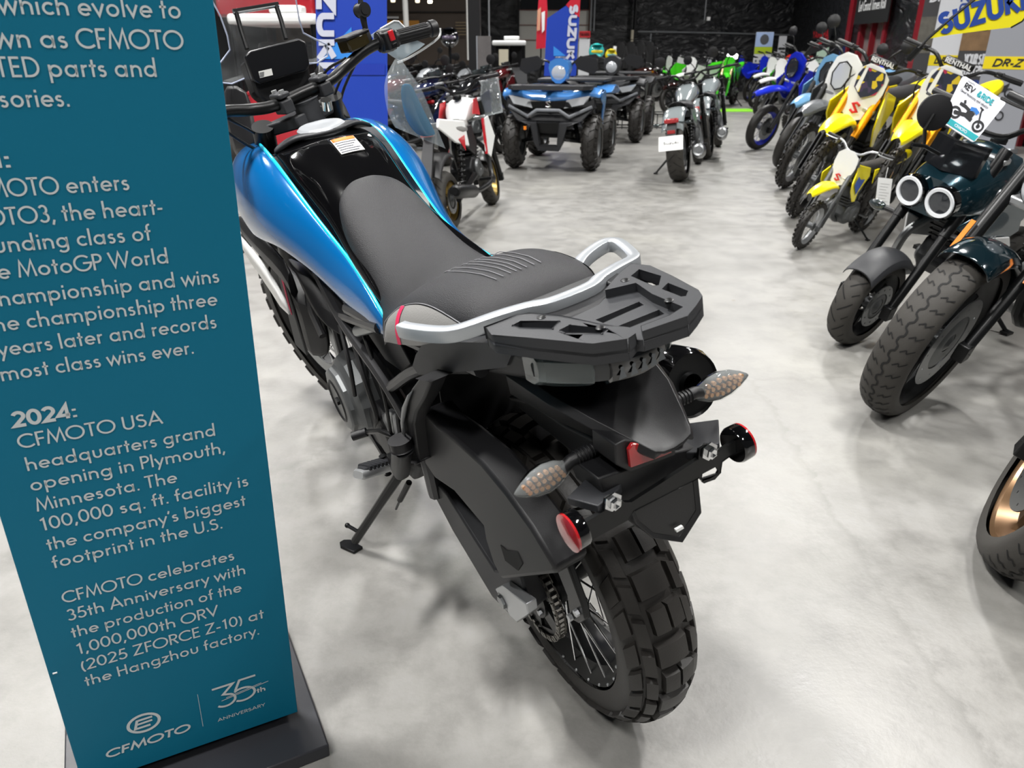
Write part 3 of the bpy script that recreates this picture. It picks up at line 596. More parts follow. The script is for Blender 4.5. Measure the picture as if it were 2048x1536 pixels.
pp = MB(); a = Vector(P(804, 895, y=.20)); b = Vector(P(800, 945, y=.205)); dd = (b - a).normalized(); slab(pp, a, dd, Vector((0, 1, 0)).cross(dd).normalized(), Vector((0, 1, 0)), (b - a).length, .038, .03); pp.cyl(a + Vector((0, 0, .018)), a + Vector((0, 0, -.002)), .02, n=18); obj('passenger_peg', pp, PLA, bike, bevel=.002)
foot_w = floor_pt(705, 1090, .012); BMI = Matrix(BM.T.tolist()); foot = BMI @ (foot_w - Vector((BX, BY, 0)))
top = Vector(P(808, 935, y=.14)); ss = MB(); ss.tube([top, top.lerp(foot, .5), foot + (top - foot) * .06], [.013, .011, .011], 10); stn = obj('side_stand', ss, BLK, bike)
upw = BMI @ Vector((0, 0, 1)); e1 = (foot - top); e1 = (e1 - upw * e1.dot(upw)).normalized(); e2 = upw.cross(e1)
fp = MB(); fp.prism([foot + e1 * x + e2 * y - upw * .011 for x, y in [(-.022, -.014), (.026, -.017), (.04, -.006), (.04, .008), (.026, .018), (-.02, .015)]], upw * .008); obj('stand_foot', fp, BLK, stn, bevel=.001)
tg = MB(); q = foot.lerp(top, .17); tg.tube([q, q + e1 * .045 + upw * .004 + e2 * .0], .005, 8); tg.ell(q + e1 * .047 + upw * .004, (.007, .007, .007), 10, 6); obj('stand_tang', tg, BLK, stn)
sps = MB(); sps.cyl(Vector(P(818, 965, y=.13)), Vector(P(800, 1000, y=.15)), .0075, n=10); sps.cyl(Vector(P(800, 1000, y=.15)), Vector(P(792, 1018, y=.155)), .003, n=6); obj('stand_spring', sps, PLA, stn)
# ---- grab rails, rack, tail
def frames(path, upv=(0, 0, 1)):
    path = [Vector(p) for p in path]; out = []
    for i, p in enumerate(path):
        t = (path[min(i + 1, len(path) - 1)] - path[max(i - 1, 0)]).normalized(); sdv = t.cross(Vector(upv)).normalized(); out.append((p, t, sdv, sdv.cross(t)))
    return out
def bar(mb, path, w, h, upv=(0, 0, 1), e=.35, n=14):
    return mb.loft([[p + sdv * (w / 2 * math.copysign(abs(math.cos(a)) ** e, math.cos(a))) + u * (h / 2 * math.copysign(abs(math.sin(a)) ** e, math.sin(a))) for a in (2 * PI * (k + .5) / n for k in range(n))] for p, t, sdv, u in frames(path, upv)])
g = MB(); gp = [(.148, .190, .862), (.125, .185, .864), (.075, .165, .868), (.045, .145, .873), (.02, .10, .882), (.004, .06, .885), (-.012, .03, .886), (-.012, -.03, .886), (.004, -.06, .885), (.02, -.10, .882), (.045, -.145, .873), (.075, -.165, .868), (.13, -.186, .864), (.155, -.19, .862), (.165, -.175, .862), (.15, -.13, .860), (.125, -.095, .858)]
bar(g, smooth_path(gp, 4), .02, .021); obj('grab_rail', g, SIL, bike)
rk = MB(); Z = .902
out = [P(*q, z=Z) for q in [(970, 655), (985, 668), (1060, 678), (1185, 690), (1255, 680), (1270, 662), (1285, 662), (1375, 632), (1392, 612), (1405, 592), (1397, 580), (1345, 552), (1300, 531), (1262, 527), (1240, 545), (1195, 592), (1112, 632), (1035, 631)]]
H_ = [[(1026, 652), (1040, 640), (1118, 644), (1105, 658), (1040, 657)], [(1122, 661), (1140, 652), (1214, 660), (1204, 668), (1130, 667)], [(1262, 552), (1278, 538), (1322, 552), (1318, 570), (1306, 572)], [(1324, 578), (1336, 566), (1376, 582), (1372, 592), (1362, 593)],
      [(1192, 640), (1278, 604), (1287, 610), (1206, 646)], [(1238, 652), (1318, 620), (1328, 628), (1252, 658)]]
rk.holed([[(x, y, z - .012) for x, y, z in out]] + [[P(*q, z=Z - .012) for q in h] for h in H_], (0, 0, -.014)); rack = obj('luggage_rack', rk, PLG, bike, bevel=.003)
for W_, hs in (([(970, 655), (985, 668), (1060, 678), (1185, 690), (1255, 680), (1272, 664), (1256, 656), (1201, 650), (1146, 638), (1122, 633), (1064, 628), (1035, 631)], H_[:2]), ([(1285, 662), (1375, 632), (1392, 612), (1405, 592), (1397, 580), (1345, 552), (1300, 531), (1262, 527), (1240, 545), (1210, 580), (1272, 566), (1304, 588), (1366, 614), (1340, 630), (1282, 652)], H_[2:4])):
    obj('rack_wing', MB().holed([[P(*q, z=Z) for q in W_]] + [[P(*q, z=Z) for q in h] for h in hs], (0, 0, -.014)), PLG, rack, bevel=.003)
rk2 = MB(); q = [P(*a, z=.897) for a in [(1195, 594), (1262, 548), (1300, 590), (1215, 634), (1130, 640)]]
rk3 = MB(); rows = [[P(1095, 636, z=.9), P(1200, 586, z=.9), P(1258, 545, z=.9)], [P(1110, 628, z=.885), P(1195, 590, z=.885), P(1250, 540, z=.885)]]; 
for px, py in [(1250, 560), (1338, 600), (1083, 634), (1200, 655)]:
    c = Vector(P(px, py, z=Z + .0005)); b_ = MB(); b_.lathe([(.0, .001), (.0045, .001), (.006, .0), (.006, -.003)], c, (0, 0, 1), 14); obj('rack_bolt', b_, BLK, rack)
us = MB()
for s in (1, -1): us.box((.0, .075 * s, .872), (.05, .03, .03)); 
us.prism([(.04, .07, .868), (.04, -.07, .868), (-.12, -.05, .868), (-.12, .05, .868)], (0, 0, .014)); obj('rack_mount', us, PLA, bike, bevel=.003)
def tailc(s):
    m = MB(); pr_ = [(822, 735, .16), (829, 712, .162), (842, 692, .16), (880, 683, .152), (1008, 688, .118), (1031, 702, .112), (1018, 733, .112), (935, 741, .138), (832, 748, .16)]
    a = [Vector(P(x, y, y=w)) for x, y, w in pr_]; c = sum(a, Vector()) / len(a)
    return m.loft([[p + Vector((0, -.05, 0)) for p in a], [p + Vector((0, -.008, 0)) for p in a], [c + (p - c) * .93 + Vector((0, .0, .0)) for p in a]])
mirror('tail_cover', tailc, PLG, bevel=.003)
tb_ = MB(); rows = []
for x, w, z0, z1 in [(.32, .10, .71, .78), (.18, .105, .735, .83), (.05, .11, .775, .865), (-.03, .108, .80, .875), (-.075, .104, .818, .872)]:
    rows.append([(x, y, z) for y, z in [(w, z0 + .02), (w * 1.01, z1 - .02), (w * .8, z1), (-w * .8, z1), (-w * 1.01, z1 - .02), (-w, z0 + .02), (-w * .75, z0), (w * .75, z0)]])
tb_.loft(rows); obj('tail_body', tb_, PLA, bike, bevel=.004)
# tail light: dark core, smoked side lenses, centre lens
def tl_sec(y0, y1, e, n=12, k=1.0):
    rows = []
    for i in range(n + 1):
        y = y0 + (y1 - y0) * i / n; q = abs(y) / .108; xf = -.158 + .07 * q ** 2.2 - e; dz = .006 * q
        rows.append([(-.05, y, .868 + e + dz), (xf + .025, y, .87 + e + dz), (xf + .003, y, .855 + dz), (xf, y, .843 + dz), (xf + .004, y, .826 + dz), (xf + .02, y, .816 - e + dz), (-.05, y, .815 - e + dz)])
    return MB().loft(rows)
tlc = obj('tail_light', tl_sec(-.10, .10, -.004), mat('tail_light_core', '303336', .3, .2, coat=.4), bike, sharp=30)
for s in (1, -1): obj('side_lens', tl_sec(.058 * s, .107 * s, .0, 8) if s > 0 else tl_sec(-.107, -.058, .0, 8), mat('smoked_side_lens', '5c686a', .12, 0, coat=1, alpha=.62), tlc, sharp=30)
obj('centre_lens', tl_sec(-.04, .04, .0015, 8), mat('centre_lens_dark', '0b0c0e', .05, 0, coat=1), tlc, sharp=30)
led = MB()
for i in range(5):
    y = -.03 + i * .015; x = -.1605 + .07 * (abs(y) / .108) ** 2.2; led.add([(x, y - .006, .832), (x, y + .006, .832), (x, y, .848)], [[0, 1, 2]]); led.cyl((x, y, .846), (x - .001, y, .846), .003, n=8)
ledo = obj('light_elements', led, mat('light_element', '6a6e72', .2, .8), tlc); ledo['kind'] = 'stuff'
# long rear fender and plate carrier
fd = MB(); rows = []
for x, w, z, d, in [(.03, .098, .80, .05), (-.06, .086, .786, .04), (-.12, .070, .774, .032), (-.165, .050, .760, .024), (-.195, .036, .750, .018), (-.203, .030, .745, .014)]:
    rows.append([(x + .02, w * .9, z - d), (x, w, z - .008), (x, w * .9, z), (x, w * .5, z - .006), (x, 0, z - .008), (x, -w * .5, z - .006), (x, -w * .9, z), (x, -w, z - .008), (x + .02, -w * .9, z - d)])
fd.grid(rows); fd.add([rows[-1][i] for i in range(9)], [list(range(9))]); obj('rear_fender', fd, PLA, bike, bevel=.002, solid=.003)
pc = MB()
pcl = [(1010, 795), (1055, 800), (1130, 850), (1245, 905), (1250, 960), (1190, 962), (1165, 925), (1100, 872)]
pc.prism([P(x, y, y=.05) for x, y in pcl], (0, -.10, 0)); obj('plate_carrier', pc, PLA, bike, bevel=.006)
rf = MB(); rf.prism([P(x, y, x=-.185) for x, y in [(1258, 900), (1266, 888), (1330, 888), (1345, 905), (1322, 915), (1262, 936)]], (.006, 0, 0)); rfo = obj('rear_reflector', rf, REDL, bike, bevel=.001)
rb = MB(); rb.prism([P(x, y, x=-.178) for x, y in [(1230, 890), (1250, 880), (1350, 885), (1352, 910), (1262, 945), (1232, 930)]], (.05, 0, 0)); obj('reflector_housing', rb, PLA, bike, bevel=.002)
ph_ = MB(); ph_.prism([P(x, y, x=-.168) for x, y in [(1195, 958), (1262, 935), (1345, 905), (1402, 893), (1398, 925), (1268, 1005), (1212, 1005)]], (.07, 0, .0)); obj('plate_holder', ph_, PLA, bike, bevel=.003)
pb = MB()
pbo = [(1166, 1046), (1208, 1022), (1212, 1000), (1222, 992), (1238, 993), (1248, 1004), (1262, 1004), (1396, 918), (1400, 900), (1412, 890), (1428, 890), (1438, 902), (1480, 876), (1488, 892), (1444, 924), (1441, 945), (1430, 958), (1408, 966), (1398, 956), (1268, 1022), (1255, 1040), (1178, 1082)]
pb.holed([[P(x, y, x=-.186) for x, y in pbo], [P(x, y, x=-.186) for x, y in [(1404, 958), (1406, 948), (1432, 934), (1437, 942), (1434, 948)]]], (.004, 0, 0)); brk = obj('plate_bracket', pb, BLK, bike, bevel=.001)
for px, py in [(1225, 1003), (1418, 902)]:
    c = Vector(P(px, py, x=-.188)); b_ = MB(); b_.lathe([(.0135, .0), (.0135, -.002), (.009, -.0025), (.009, -.008), (.006, -.009), (.0, -.007)], c, (1, 0, 0), 6, True); obj('bracket_bolt', b_, CHR, brk, sharp=20)
for px, py, yc, s in [(1145, 1062, .148, 1), (1478, 885, -.130, -1)]:
    c = Vector(P(px, py, x=-.18)); m = MB(); m.lathe([(0, -.012 * s), (.024, -.012 * s), (.026, -.009 * s), (.026, .004 * s)], c, (0, 1, 0), 36); h = obj('reflector_cup', m, GLB, brk)
    m = MB(); m.lathe([(.026, .003 * s), (.0258, .007 * s), (.022, .008 * s), (0, .0085 * s)], c, (0, 1, 0), 36); obj('round_reflector', m, REDL, h)
def quad(pts, z, dz): return MB().prism([P(x, y, z=z) for x, y in pts], (0, 0, dz))
obj('plate_wing', quad([(1133, 995), (1178, 951), (1243, 968), (1240, 975), (1196, 1012)], .695, -.012), PLG, brk, bevel=.0015)
obj('plate_wing', quad([(1345, 872), (1360, 848), (1437, 838), (1439, 885), (1400, 905), (1350, 905)], .69, -.012), PLG, brk, bevel=.0015)
fl = MB(); a = [Vector(P(x, y, x=-.178)) for x, y in [(1262, 1022), (1396, 945), (1404, 1026), (1366, 1086), (1308, 1078), (1272, 1048)]]; c = sum(a, Vector()) / 6
fl.loft([[p + Vector((.035, 0, -.002)) for p in a], a, [c + (p - c) * .86 + Vector((.004, 0, .004)) for p in a]]); obj('plate_flap', fl, PLA, bike, bevel=.0015)
lt = MB(); lt.prism([P(x, y, x=-.183) for x, y in [(1352, 1060), (1366, 1052), (1368, 1057), (1354, 1065)]], (.004, 0, 0)); obj('lamp_chip', lt, WHT, bike)
# turn signals
def signal(base, neck, tip_in, tip_out, rad):
    base, neck, a, b = [Vector(p) for p in (base, neck, tip_in, tip_out)]; d = (b - a).normalized(); bk = Vector((-1, 0, .12)); bk = (bk - d * bk.dot(d)).normalized(); up = d.cross(bk) if d.cross(bk).z > 0 else bk.cross(d); L = (b - a).length
    prof = [(0, .25), (.08, .5), (.25, .85), (.45, 1), (.65, .88), (.85, .5), (.96, .2), (1, .03)]
    def half(a0, a1, k, dk, off):
        return MB().grid([[a + d * (L * t) + up * (rad * r * k * math.cos(q)) + bk * (dk * r * math.sin(q) + off) for q in np.linspace(a0, a1, 11)] for t, r in prof])
    st_ = MB(); st_.tube([base, base.lerp(neck, .5), neck, a + d * L * .12], [.009, .0095, .0085, .008], 14); so = obj('signal_stem', st_, PLA, bike)
    rg_ = MB()
    for i in range(6): q = base.lerp(neck, .25 + i * .11); rg_.lathe([(.0096, -.001), (.0104, 0), (.0096, .001)], q, neck - base, 14)
    obj('stem_ribs', rg_, PLA, so)['kind'] = 'stuff'
    obj('signal_housing', half(PI, 2 * PI, 1.0, .020, 0), GLB, so); obj('signal_reflector', half(0, PI, .95, .003, -.002), mat('signal_reflector_grey', '4c4d4e', .3, .8), so)
    obj('signal_lens', half(0, PI, 1.02, .013, 0), mat('clear_signal_lens', 'e9eeee', .03, alpha=.1, coat=1), so, solid=.0006)
    m = MB()
    for i in range(7):
        for j in (-1, 0, 1):
            t = .2 + i * .1 + .03 * j; r = rad * (1 - abs(t - .47) * 1.5)
            if r < .007: continue
            m.cyl(a + d * L * t + up * (j * r * .5), a + d * L * t + up * (j * r * .5) + bk * .006, .0032, n=8)
    m2 = obj('signal_leds', m, mat('amber_led', 'a87f58', .3, .5, var=.5, vscale=300), so); m2['kind'] = 'stuff'
signal(P(1196, 893, y=.055), P(1140, 922, y=.10), P(1140, 930, y=.10), P(1028, 990, y=.185), .021)
signal(P(1330, 812, y=-.055), P(1390, 785, y=-.105), P(1388, 790, y=-.105), P(1497, 750, y=-.20), .021)
# silencer, right-hand pegs
mu = MB(); mu.lathe([(.05, 0), (.056, .01), (.058, .05), (.058, .34), (.045, .40), (.026, .44)], (-.045, -.165, .69), (.97, .04, -.22), 28); sil = obj('silencer', mu, GLB, bike)
me_ = MB(); me_.lathe([(.05, 0), (.048, .006), (.02, .008), (.018, .0), (.018, .05)], (-.045, -.165, .69), (.97, .04, -.22), 28); obj('silencer_end', me_, BLK, sil)
ex = MB(); ex.tube(smooth_path([(.40, -.145, .58), (.55, -.14, .46), (.75, -.12, .27), (1.0, -.08, .25), (1.06, -.04, .45), (1.0, 0, .55)], 5), .022, 12); obj('exhaust_pipe', ex, STE, bike)
pg0 = Vector((pg0.x, -pg0.y, pg0.z)); d = Vector((peg_d.x, -peg_d.y, peg_d.z)); sd = d.cross(Vector((0, 0, 1))).normalized(); up = sd.cross(d)
pgm = MB(); slab(pgm, pg0, d, sd, up, (pg1 - Vector((pg0.x, -pg0.y, pg0.z))).length, .036, .022); peg = obj('foot_peg', pgm, ALU, bike)
pr_ = MB()
for k in range(6): slab(pr_, pg0 + d * (.014 + k * .0125) + up * .012, d, sd, up, .008, .034, .014)
slab(pr_, pg0 + d * .008 + up * .009, d, sd, up, .075, .026, .012); obj('peg_rubber', pr_, PLG, peg)
obj('peg_bracket', (lambda m: (setattr(m, 'v', [sy(p) for p in m.v]), setattr(m, 'f', [q[::-1] for q in m.f]), m)[2])(ar), PLA, bike, bevel=.004)

# ================================================================ front end (turned slightly to the left)
SP, SA = Vector((1.10, 0, 1.05)), Vector((-math.sin(R(26)), 0, math.cos(R(26)))); SM = Matrix.Rotation(R(15), 3, SA)
def ST(p): return SP + SM @ (Vector(p) - SP)
def MS(): m = MB(); m.T = ST; return m
hb = MS(); hbp = [(1.02, .385, 1.122), (1.05, .26, 1.135), (1.07, .20, 1.132), (1.085, .135, 1.112), (1.08, .08, 1.10)]
hb.tube(smooth_path(hbp + [(1.08, 0, 1.10)] + [sy(p) for p in hbp[::-1]], 5), .0135, 14); bars = obj('handlebar', hb, BLK, bike)
for s in (1, -1):
    c = MS(); c.box((1.08, .055 * s, 1.115), (.05, .03, .012)); c.box((1.08, .055 * s, 1.09), (.05, .03, .03)); cl = obj('bar_clamp', c, PLG, bars, bevel=.004)
    for dx in (-.018, .018): b_ = MS(); b_.cyl((1.08 + dx, .055 * s, 1.118), (1.08 + dx, .055 * s, 1.127), .0065, n=12); obj('clamp_bolt', b_, ALU, cl)
    a, b = Vector((1.047, .265 * s, 1.135)), Vector((1.018, .385 * s, 1.123)); dr = (b - a).normalized()
    gm = MS(); gm.tube([a, a + dr * .006, a + dr * .008, b - dr * .02, b - dr * .018, b - dr * .006, b], [.021, .021, .0165, .0165, .02, .02, .017], 20); gr = obj('grip', gm, PLA, bars)
    rb_ = MS()
    for k in range(18):
        q = 2 * PI * k / 18; e1 = dr.orthogonal().normalized(); e2 = dr.cross(e1); o_ = (e1 * math.cos(q) + e2 * math.sin(q)) * .0166; rb_.cyl(a + dr * .018 + o_, b - dr * .026 + o_, .0014, n=5)
    obj('grip_ribs', rb_, PLA, gr)['kind'] = 'stuff'
    sw = MS(); sw.tube([a + dr * .004, a - dr * .002, a - dr * .03, a - dr * .036], [.022, .027, .027, .02], 18); sw.box(a - dr * .018 + Vector((-.02, 0, .0)), (.03, .034, .04)); swo = obj('switch_housing', sw, PLA, bars, bevel=.003)
    if s < 0:
        k = MS(); k.box(a - dr * .018 + Vector((-.036, 0, .010)), (.006, .014, .024)); obj('kill_switch', k, REDP, swo, bevel=.002, label='red kill switch')
        k = MS(); k.box(a - dr * .018 + Vector((-.036, 0, -.013)), (.006, .014, .012)); obj('starter_button', k, BLK, swo, bevel=.002)
        k = MS(); k.box((1.085, -.185, 1.155), (.05, .065, .03)); rs = obj('brake_reservoir', k, mat('brown_reservoir', '2a2412', .12, coat=.6), bars, bevel=.004)
        k = MS(); k.box((1.085, -.185, 1.172), (.056, .07, .008)); obj('reservoir_lid', k, PLA, rs, bevel=.003)
    else:
        for i in range(4): k = MS(); k.box(a - dr * (.010 + .014 * (i % 2)) + Vector((-.036, 0, .012 - .012 * (i // 2))), (.006, .010, .009)); obj('switch_button', k, GLB, swo, bevel=.002)
        k = MS(); k.box(a - dr * .012 + Vector((-.036, .0, -.016)), (.008, .016, .008)); obj('horn_button', k, mat('dull_red_button', '8e3448', .4), swo, bevel=.002)
    # mirror stem
    k = MS(); m0 = Vector((1.07, .215 * s, 1.145)); k.tube([m0, m0 + Vector((0, 0, .022)), m0 + Vector((0, .004 * s, .03))], [.011, .011, .008], 14); m1 = m0 + Vector((.0, .012 * s, .07)); k.tube([m0 + Vector((0, .003 * s, .024)), m0 + Vector((0, .006 * s, .045)), m1], [.0065, .0075, .010], 12); ms = obj('mirror_stem', k, PLA, bars)
    k = MS(); k.cyl(m1 + Vector((-.013, 0, 0)), m1 + Vector((.013, 0, 0)), .0155, n=22); k.cyl(m1 + Vector((-.0145, 0, 0)), m1 + Vector((-.012, 0, 0)), .0095, n=18); obj('mirror_joint', k, PLA, ms, bevel=.002)
    k = MS(); m2 = m1 + Vector((0, -.03 * s, .11)) if False else m1 + Vector((.0, .03 * s, .12)); k.tube([m1, m1 + Vector((0, .006 * s, .025)), m2], [.009, .0055, .005], 12); k.ell(m2 + Vector((.01, .04 * s, .03)), (.02, .075, .045), 20, 12); obj('mirror_head', k, PLA, ms)
    # levers and guards
    k = MS(); k.tube(smooth_path([a - dr * .03 + Vector((.03, 0, 0)), a + dr * .01 + Vector((.055, 0, -.005)), a + dr * .09 + Vector((.05, 0, -.012)), b + dr * .01 + Vector((.052, 0, -.012))], 5), .006, 8); obj('lever', k, BLK, bars)
cab = []
for pts in [[(1.09, -.19, 1.14), (1.13, -.12, 1.07), (1.16, -.05, .98)], [(1.09, -.20, 1.13), (1.15, -.14, 1.05), (1.15, -.07, .95)], [(1.07, .2, 1.12), (1.14, .12, 1.05), (1.16, .05, .96)], [(1.07, .23, 1.12), (1.12, .16, 1.04), (1.13, .08, .96)], [(1.09, -.15, 1.13), (1.19, -.13, 1.10), (1.2, -.05, 1.0)]]:
    k = MS(); k.tube(smooth_path(pts, 6), .0035, 8); obj('cable', k, PLA, bars)
tcm = MS(); tcm.prism([(1.16, -.11, 1.03), (1.16, .11, 1.03), (1.06, .05, 1.035), (1.06, -.05, 1.035)], (0, 0, .028)); tcm.cyl((1.08, 0, 1.02), (1.08, 0, 1.085), .03, n=20); obj('top_yoke', tcm, PLG, bike, bevel=.004)
key = MB(); key.cyl(P(655, 218, z=1.07), tuple(Vector(P(655, 218, z=1.07)) + Vector((-.008, 0, .02))), .012, n=18); obj('ignition_lock', key, CHR, bike)
fk = []
for s in (1, -1):
    m = MS(); u0, u1 = Vector((1.135, .1 * s, 1.06)), Vector((1.52, .1 * s, .345)); m.cyl(u0, u0.lerp(u1, .5), .026, n=20); m.cyl(u0.lerp(u1, .48), u1, .022, n=18); f_ = obj('fork_leg', m, BLK, bike)
    m = MS(); q0, q1 = u0.lerp(u1, .56), u0.lerp(u1, .98); m.prism([q0 + Vector((-.0, .028 * s, .035)), q0 + Vector((.03, .028 * s, .03)), q1 + Vector((.03, .028 * s, 0)), q1 + Vector((-.02, .028 * s, -.03)), q1 + Vector((-.04, .028 * s, .02))], (0, -.008 * s, 0)); g_ = obj('fork_guard', m, PLG, f_, bevel=.003)
    m = MS(); m.prism([q0.lerp(q1, .15) + Vector((.0, .029 * s, .02)), q0.lerp(q1, .15) + Vector((.008, .029 * s, .024)), q0.lerp(q1, .6) + Vector((.002, .029 * s, .018)), q0.lerp(q1, .6) + Vector((-.006, .029 * s, .014))], (0, .001 * s, 0)); obj('guard_decal', m, MAG, g_)
FC = (1.53, 0, .345)
m = MS(); prof_torus(m, FC, .335, .095, .068, 64, 12); ft_ = obj('front_tyre', m, RUB, bike, sharp=40)
m = MS()
for i in range(28):
    t = 2 * PI * i / 28; dt = 2 * PI / 28; u = PI / 2
    tread_blk(m, FC, .335, .095, t + .1 * dt, t + .75 * dt, u - .42, u + .42, .010, .068)
    for s in (1, -1): tread_blk(m, FC, .335, .095, t + .5 * dt, t + 1.2 * dt, u + s * .55, u + s * 1.15, .009, .068)
obj('front_tread', m, RUB, ft_, sharp=30)
m = MS(); m.lathe([(.262, -.03), (.27, -.036), (.268, -.026), (.25, 0), (.268, .026), (.27, .036), (.262, .03), (.243, 0), (.262, -.03)], FC, (0, 1, 0), 56); obj('front_rim', m, BLK, bike)
m = MS(); spokes(m, FC, .04, .04, .26, 36, .0018, .02); so_ = obj('front_spokes', m, CHR, bike); so_['kind'] = 'stuff'
m = MS(); m.lathe([(.01, -.06), (.04, -.05), (.03, -.03), (.03, .03), (.04, .05), (.01, .06)], FC, (0, 1, 0), 24, True); m.lathe([(.1, .055), (.15, .055), (.15, .06), (.1, .06), (.1, .055)], FC, (0, 1, 0), 40); obj('front_hub', m, STE, bike)
m = MS(); rows = []
for k in range(11):
    q = R(150 - k * 11); r = .40; rows.append([(FC[0] + r * math.cos(q), y, FC[2] + r * math.sin(q) + dz) for y, dz in ((-.075, -.025), (-.06, .0), (0, .012), (.06, 0), (.075, -.025))])
m.grid(rows); obj('front_fender', m, PLA, bike, solid=.004)
# cockpit: display, housing, screen and brackets
m = MB(); dq = [P(x, y, x=1.20) for x, y in [(489, 112), (500, 101), (598, 76), (612, 84), (620, 130), (613, 141), (520, 168), (506, 160)]]; m.prism(dq, (.028, 0, -.004)); dsp = obj('display', m, mat('display_black', '0c0d11', .35), bike, bevel=.004)
m = MB(); m.prism([P(x, y, x=1.1985) for x, y in [(517, 143), (543, 137), (546, 150), (520, 156)]], (.001, 0, 0)); lb = obj('display_label', m, mat('label_white', 'e4e4e0', .5), dsp, label='small white label')
m = MB()
for i in range(4): m.prism([P(x, y + i * 2.6, x=1.1978) for x, y in [(519, 145.5), (528, 143.5), (528.3, 144.5), (519.3, 146.5)]], (.0006, 0, 0))
obj('label_print', m, mat('label_ink', '3a3c44', .6), lb)['kind'] = 'stuff'
m = MB(); m.prism([P(x, y, x=1.22) for x, y in [(488, 120), (615, 100), (622, 160), (600, 190), (540, 212), (512, 190)]], (.08, 0, -.01)); obj('cockpit_housing', m, PLA, bike, bevel=.008)
for s in (1, -1):
    m = MB(); m.grid([[(1.22, .08 * s, 1.13), (1.22, .10 * s, 1.05), (1.16, .11 * s, 1.0)], [(1.30, .13 * s, 1.15), (1.30, .16 * s, 1.07), (1.26, .17 * s, .98)], [(1.42, .12 * s, 1.10), (1.42, .15 * s, 1.04), (1.40, .14 * s, .95)], [(1.52, .05 * s, 1.02), (1.52, .07 * s, .97), (1.50, .06 * s, .9)]]); obj('nose_fairing', m, PLA, bike, solid=.006, sub=1)
m = MB(); m.cyl(P(466, 24, x=1.25), P(557, 9, x=1.25), .0065, n=16); br = obj('accessory_bar', m, CHR, bike)
m = MB(); m.tube([P(472, 24, x=1.248), P(482, 60, x=1.24), P(494, 98, x=1.22)], .0055, 10); obj('bar_strut', m, BLK, br)
m = MB(); m.tube([P(552, 10, x=1.248), P(562, 40, x=1.24), P(572, 78, x=1.22)], .0055, 10); obj('bar_strut', m, BLK, br)
GLS = mat('clear_screen', 'eef2f4', .02, alpha=.045, coat=1, spec=1); EDGE = mat('screen_edge', 'c3cbe0', .1, alpha=.75, coat=1)
re = [P(x, y, x=1.27) for x, y in [(583, -70), (587, 0), (596, 40), (606, 66), (630, 78), (655, 89), (658, 112), (638, 126), (612, 128)]]
def sc(p, k):
    y = p[1] * k; return (1.27 + .075 * (1 - k * k) + (1.2 - p[2]) * .25, y, p[2])
m = MB(); m.grid([[sc(p, k) for k in np.linspace(-1, 1, 13)] for p in re]); scr = obj('windscreen', m, GLS, bike, solid=.003)
for s in (1, -1): m = MB(); m.tube([sc(p, s) for p in re], .0022, 6); obj('screen_edge', m, EDGE, scr)
# right hand guard: pale translucent deflector with a white rim
gpts = [(742, 70), (760, 58), (788, 42), (797, 43), (808, 54), (824, 76), (850, 88), (838, 98), (800, 122), (784, 112), (762, 96)]
m = MB(); m.prism([P(x, y, x=1.16) for x, y in gpts], (.004, 0, 0)); hg = obj('wind_deflector', m, mat('frosted_deflector', 'b9c6cc', .25, alpha=.55, coat=.6), bars)
m = MB(); m.tube([P(x, y, x=1.16) for x, y in [(760, 58), (788, 42), (797, 43), (808, 54), (824, 76)]], .0022, 6); m.tube(smooth_path([P(x, y, x=1.12) for x, y in [(880, 56), (878, 74), (850, 96), (815, 117), (795, 125)]], 4), .003, 6); obj('deflector_rim', m, WHT, hg)
# clear bag with a teal hand-guard shell, hanging from the right grip
FILM = mat('clear_bag_film', 'dfe8ea', .12, alpha=.12, coat=1, bump=.8, bscale=14, spec=1)
bagt = thing('plastic_bag', 'clear plastic bag hanging from the right grip of the blue motorcycle', 'bag', bike.location, bike.rotation_euler)
L_ = [(790, 118), (776, 140), (765, 170), (770, 205), (775, 232), (788, 254)]; R_ = [(803, 120), (822, 148), (846, 180), (862, 222), (878, 262), (893, 298)]
m = MB(); rows = []
for (a, b, k) in zip(L_, R_, (.004, .02, .028, .03, .02, .003)):
    pa, pb_ = Vector(P(*a, x=1.05)), Vector(P(*b, x=1.05)); n_ = 14; ring = []
    for i in range(n_):
        q = 2 * PI * i / n_; c = pa.lerp(pb_, .5 + .5 * math.cos(q)); rnd = .004 * math.sin(5 * q + a[1]); ring.append(c + Vector((math.sin(q) * k + rnd, 0, 0)))
    rows.append(ring)
m.grid(rows, False, True); obj('film', m, FILM, bagt, sub=1, sharp=180)
shell = thing('hand_guard_shell', 'teal hand guard shell packed inside the clear plastic bag', 'hand guard', bike.location, bike.rotation_euler)
m = MB(); A = [(802, 165), (800, 190), (806, 225), (815, 248), (835, 275)]; B = [(824, 168), (838, 200), (856, 235), (870, 262), (873, 270)]
m.grid([[Vector(P(*a, x=1.052)), Vector(P(*a, x=1.052)).lerp(Vector(P(*b, x=1.052)), .5) + Vector((-.016, 0, 0)), Vector(P(*b, x=1.052))] for a, b in zip(A, B)]); obj('shell', m, mat('teal_blue_paint', '005678', .2, .3, coat=.8), shell, solid=.003, sub=2)
